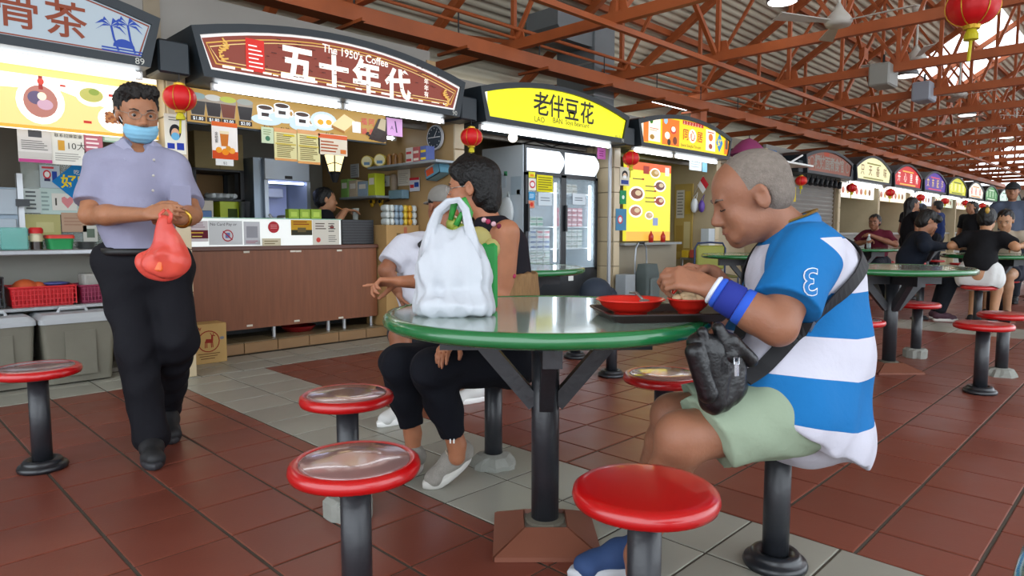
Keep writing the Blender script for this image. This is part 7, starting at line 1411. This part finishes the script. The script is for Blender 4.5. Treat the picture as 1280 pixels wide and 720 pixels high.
# ------------------------------------------------------------------ simpler figures farther away
def figure(label, loc, D0, head, neck, chest, waist, pelvis, sh, el, wr, hp, kn, an, facing, top, bottom, skinc='#9a684c', hair='short', hairc='#0d0b0b', sleeve=.75, headtilt=0., handdir=None, glasses=False, cap_=None, shoes='#c9c6c0', long_leg=True, h=.0095, build=1., scale=1., seat=()):
    """pixel columns and rows with depth offsets; sh/el/wr/hp/kn/an are (near or left, far or right) pairs"""
    t = person(loc, label); sk = skin(skinc); q = lambda p: at(p[0], p[1], D0 + (p[2] if len(p) > 2 else 0))
    hc, nk, che, wai, pel = map(q, (head, neck, chest, waist, pelvis)); sh = [q(p) for p in sh]; el = [q(p) for p in el]; wr = [q(p) for p in wr]; hp = [q(p) for p in hp]; kn = [q(p) for p in kn]; an = [q(p) for p in an]
    H = Head(hc, Vector(facing) - Z_ * headtilt, Z_ + Vector(facing) * .05 + Vector(facing) * headtilt * .6, .98); f = U(Vector((facing[0], facing[1], 0)))
    torso = [cap(pel, wai, .125 * build, .125 * build, .05), cap(wai, che, .125 * build, .125 * build, .05), cap(sh[0].lerp(sh[1], .12), sh[1].lerp(sh[0], .12), .065, .065, .05)]
    B_ = torso + [cap(nk - Z_ * .02, hc - H.u * .05 - H.f * .02, .052, .05, .03)] + H.prims(); hd = handdir or (f, f)
    for i in (0, 1):
        P, _, _ = hand(wr[i], hd[i], -Z_ * .8 + f * .2, 1 if i else -1, (.4,) * 5, .98); B_ += arm(sh[i], el[i], wr[i]) + P + leg(hp[i], kn[i], an[i]) + [cap(an[i], an[i] - Z_ * .03, .034, .034, .02)]
    sdf_obj('body', B_, sk, t, H.subs() + list(seat), h); H.eyes(t)
    hm = mat(hairc, .5, 0, .5, noise=.3, nscale=40, bump=.8, bscale=80); hp_ = [H.e((0, -.024, .046), (.089, .108, .092)), H.e((0, -.055, -.01), (.08, .066, .07), .03)]; face = [H.e((0, .108, -.03), (.1, .076, .095), .012)]
    if hair == 'long': hp_ += [cap(H.p(0, -.075, .0), H.p(0, -.11, -.30), .075, .05, .05)]
    if hair == 'bun': hp_ += [H.e((0, -.10, .07), (.05, .045, .05), .02)]
    if hair == 'bob': hp_ += [cap(H.p(0, -.06, 0), H.p(0, -.07, -.11), .085, .07, .04)]
    if hair == 'floppy': hp_ += [H.b((-.05, .075, .06), (.05, .075, .06), .04, k=.04), H.e((0, -.06, -.03), (.09, .07, .08), .03)]; face = [H.e((0, .115, -.06), (.1, .07, .09), .012)]
    sdf_obj('hair', hp_, hm, t, face, h * .8, folds(.004, 110, 5))
    if hair == 'bun': b = MB(mat('#b8923c', .4)); b.smooth = True; b.sphere(H.p(.02, -.14, .08), .022, 10, 8, (1, 1, 1.6)); add(b, 'hair_clip', t)
    if cap_: sdf_obj('cap', [H.e((0, -.012, .05), (.093, .112, .09), .02, planes=[((0, 0, .03), (0, .1, -1))]), H.e((0, .11, .04), (.07, .07, .012), .02)], mat(cap_, .85), t, [], h * .8)
    if glasses:
        gl = MB(mat('#1a1614', .4))
        for x in (-1, 1): gl.tube([H.p(x * .034 + .027 * math.cos(a), .103 - abs(.027 * math.cos(a) + .034) * .1, .0 + .022 * math.sin(a)) for a in np.linspace(0, 6.28, 14)[:-1]], .0022, 5, True)
        add(gl, 'spectacles', t)
    S_ = (fat(torso[:2], .016) if long_leg else fat([cap(pel.lerp(wai, .55), wai, .125, .125, .05, [(pel.lerp(wai, .35), -Z_)])] + torso[1:2], .016)) + fat(torso[2:], .018)
    for i in (0, 1): S_.append(cap(sh[i], sh[i].lerp(el[i], min(sleeve, 1.)), .066, .07, .05, [(sh[i].lerp(el[i], min(sleeve, 1.) * .98), el[i] - sh[i])] if sleeve < 1 else ()))
    if sleeve > 1:
        for i in (0, 1): S_.append(cap(el[i], el[i].lerp(wr[i], .85), .064, .045, .03))
    sdf_obj('top', S_, mat(top, .85, 0, .2, noise=.08, bump=.9, bscale=13), t, list(seat), h, folds(.005, 32, 7))
    T_ = [cap(hp[0], hp[1], .115 * build, .115 * build, .05)] if long_leg else [cap(hp[0], hp[1], .135, .135, .05), cap(hp[0] + Z_ * .08, hp[1] + Z_ * .08, .115, .115, .05)]
    for i in (0, 1):
        if long_leg: T_ += [cap(hp[i], kn[i], .10, .08, .04), cap(kn[i], kn[i].lerp(an[i], .9), .08, .06, .03)]
        else: T_ += [cap(hp[i], hp[i].lerp(kn[i], .45), .105, .098, .04, [(hp[i].lerp(kn[i], .45), kn[i] - hp[i])])]
    sdf_obj('trousers' if long_leg else 'shorts', T_, mat(bottom, .85, 0, .2, noise=.08, bump=.9, bscale=13), t, list(seat), h, folds(.004, 30, 2))
    for i in (0, 1):
        g = Vector((an[i].x, an[i].y, max(0., an[i].z - .10))); shoe('shoe', t, g - f * .06, g + f * .19, mat(shoes, .7), mat('#d8d6d0', .6) if shoes != '#16161a' else M_DARK)
    return t, H
FZ = Vector((-1, 0, 0)); FXP = Vector((1, 0, 0))
def g_(u, d, z): p = zat(u, d, z); x = pix(p); return (u, x[1])
def gp(p, D0): u, v, w = pix(p); return (u, v, w - D0)
def sit(label, x, y, face, top, bottom, hipz=.53, lean=.06, hands=None, D0=0., headz=1.17, **kw):
    """a seated figure at a world position facing a direction; hands are world points"""
    f = U(Vector((face[0], face[1], 0))); l = Vector((-f.y, f.x, 0)); o = Vector((x, y, 0)); W = lambda a, b, z: gp(o + f * a + l * b + Z_ * z, 0.)
    hands = hands or ((o + f * .36 + l * .12 + Z_ * .82), (o + f * .36 - l * .12 + Z_ * .82)); up = headz - 1.17; e = kw.pop('elbow', (.10, .26, .80)); kn_ = kw.pop('knee', .42); ft = kw.pop('feet', (.36, .36)); kw['seat'] = on_stool(*kw.pop('stool', (x, y)))
    return figure(label, (x, y, 0), 0., W(lean + .09, 0, headz), W(lean + .03, 0, 1.02 + up), W(lean, 0, .90 + up), W(.0, 0, .72), W(-.02, 0, .56), (W(lean, .18, .97 + up), W(lean, -.18, .97 + up)), (W(e[0], e[1], e[2]), W(e[0], -e[1], e[2])), (gp(hands[0], 0), gp(hands[1], 0)), (W(0, .09, hipz), W(0, -.09, hipz)), (W(kn_, .10, .51), W(kn_, -.10, .51)), (W(ft[0], .10, .10), W(ft[1], -.10, .10)), f, top, bottom, **kw)
def stand(label, x, y, face, top, bottom, tall=1.66, hands=None, **kw):
    f = U(Vector((face[0], face[1], 0))); l = Vector((-f.y, f.x, 0)); o = Vector((x, y, 0)); k = tall / 1.70; W = lambda a, b, z: gp(o + f * a + l * b + Z_ * z * k, 0.)
    hw = [W(.10, .22, .82), W(.10, -.22, .82)] if hands is None else [gp(h_, 0) for h_ in hands]
    return figure(label, (x, y, 0), 0., W(.03, 0, 1.57), W(.0, 0, 1.42), W(0, 0, 1.26), W(0, 0, 1.05), W(0, 0, .93), (W(0, .19, 1.36), W(0, -.19, 1.36)), (W(-.02, .25, 1.08), W(-.02, -.25, 1.08)), hw, (W(0, .09, .90), W(0, -.09, .90)), (W(.03, .10, .50), W(.03, -.10, .50)), (W(0, .10, .10), W(0, -.10, .10)), f, top, bottom, **kw)
sit('bearded man in maroon shirt holding a clear bottle at a far table', 11.845, 3.43, FZ, '#5a1a2a', '#22242c', hands=(Vector((11.50, 3.46, .98)), Vector((11.48, 3.40, .88))), glasses=True, hairc='#14100e', skinc='#8a5a42', elbow=(.10, .30, .82), build=1.15)
b = MB(mat('#c4d0d0', .1, 0, .5, alpha=.55)); b.smooth = True; b.lathe([(.03, 0), (.033, .02), (.033, .13), (.016, .17), (.014, .19)], 16, (11.42, 3.42, TZ)); o = b.build('water_bottle', label='clear plastic bottle in the maroon shirted man\'s hands', cat='bottle'); b = MB(mat('#d8dce0', .4)); b.lathe([(.016, .19), (.016, .21)], 12, (11.42, 3.42, TZ)); b.build('bottle_cap', o)
sit('person in navy jacket hunched over the far table', 8.82, 2.19, Vector((.36, -.63, 0)), '#161c28', '#1c1f26', lean=.08, headz=1.14, stool=(8.9125, 2.0879), elbow=(.06, .26, .86), hands=(Vector((9.20, 1.95, .86)), Vector((9.02, 1.82, .86))), hair='floppy', headtilt=.5, sleeve=1.2, skinc='#a8765a', shoes='#4a2a38', feet=(.32, .30))
sit('woman in black tee shirt and white shorts seen from behind', 8.55, 1.46, FXP, '#131316', '#d2d2d0', lean=.12, headz=1.15, hands=(Vector((8.86, 1.60, .845)), Vector((8.92, 1.22, .845))), hair='bun', headtilt=.15, long_leg=False, skinc='#b3825f', shoes='#16161a', elbow=(.06, .28, .87), feet=(.30, .25))
sit('woman in beige top facing the woman in white shorts', 10.0, 1.46, FZ, '#a89c8a', '#2a2c36', lean=.05, headz=1.15, elbow=(.08, .26, .88), hands=(Vector((9.66, 1.30, .85)), Vector((9.66, 1.62, .85))), headtilt=.3, skinc='#b38666', hair='bun', long_leg=False, shoes='#16161a')
stand('man in grey blue shirt and dark cap standing at the far end', 11.85, 1.69, Vector((-1, -.1, 0)), '#4f586a', '#22252c', 1.72, cap_='#1a1c20', skinc='#9a6c50', shoes='#16161a')
stand('woman with long dark hair and black top walking by the far stalls', 13.4, 3.35, Vector((.5, -.5, 0)), '#16161a', '#1c1c22', 1.62, hair='long', sleeve=.4, skinc='#a8765a', shoes='#16161a', h=.012)
stand('person in dark top and blue cap queueing at a far stall', 16.6, 3.95, Vector((.1, 1, 0)), '#22262e', '#1c1e24', 1.62, cap_='#39465a', skinc='#9a6c50', shoes='#16161a', h=.012)
stand('person in blue shirt queueing at a far stall', 17.1, 3.75, Vector((.1, 1, 0)), '#1f2f5c', '#1c1e24', 1.70, skinc='#9a6c50', shoes='#16161a', h=.012)
stand('long haired person in black standing beyond the navy jacket', 15.9, 2.9, Vector((-.6, .3, 0)), '#121215', '#16161a', 1.62, hair='long', skinc='#9a6c50', shoes='#16161a', h=.012)
stand('person in pale top standing beyond the woman in black', 16.4, 2.1, Vector((.9, .3, 0)), '#8a7a70', '#2a2c33', 1.72, skinc='#8a5c44', shoes='#16161a', h=.012)
# drinking woman inside the coffee stall
def barista():
    x, y = 3.62, 6.25; f = U(Vector((.85, -.35, 0))); l = Vector((-f.y, f.x, 0)); mouth = at(418, 253, 0) if 0 else None
    hd = Vector((3.63, 6.30, 1.345)); cup = Vector((hd.x, hd.y, 1.245)) + f * .24
    t, H = stand('woman in black top drinking through a straw inside the coffee stall', hd.x - f.x * .03, hd.y - f.y * .03, f, '#14151a', '#20222a', 1.46, hands=(cup + l * .062 - f * .05, cup - l * .062 - f * .05), skinc='#b98462', hair='short', shoes='#16161a', h=.007)
    c = empty('drink_cup', (cup.x + f.x * .06, cup.y + f.y * .06, 1.20), 0, 'clear cup with straw in the drinking woman\'s hands', 'cup'); b = MB(mat('#c9d0cc', .2, alpha=.7)); b.lathe([(.028, -.05), (.038, .07), (.04, .07), (.03, .06)], 16); b.build('cup', c); b = MB(mat('#d88a4c', .5)); m_ = H.p(0, .10, -.066) - c.location; b.tube([(0, 0, .0), m_], .004, 6); b.build('straw', c)
barista()

# ------------------------------------------------------------------ folding chair and pushchair-like frame behind the eating man
q = atZ(900, 362, 0.0); t = empty('folding_chair', (8.12, 4.25, 0), -.6, 'blue framed folding chair with a yellow green back behind the eating man', 'chair'); bm_ = mat('#2a3a5c', .4, .3)
b = MB(mat('#8f8f3a', .6, noise=.1)); b.bbox(-.2, .2, .18, .21, .52, .84, .02); b.build('backrest', t); b = MB(mat('#6a6a34', .6)); b.bbox(-.2, .2, -.2, .2, .43, .46, .012); b.build('seat', t)
for sx in (-1, 1):
    b = MB(bm_); b.tube([(sx * .22, .2, 0), (sx * .22, .2, .8), (sx * .18, .2, .87), (0, .2, .88)], .013, 8); b.build('back_frame', t)
    b = MB(bm_); b.tube([(sx * .2, -.22, 0), (sx * .2, -.18, .44), (sx * .2, .19, .46)], .012, 8); b.build('leg', t)
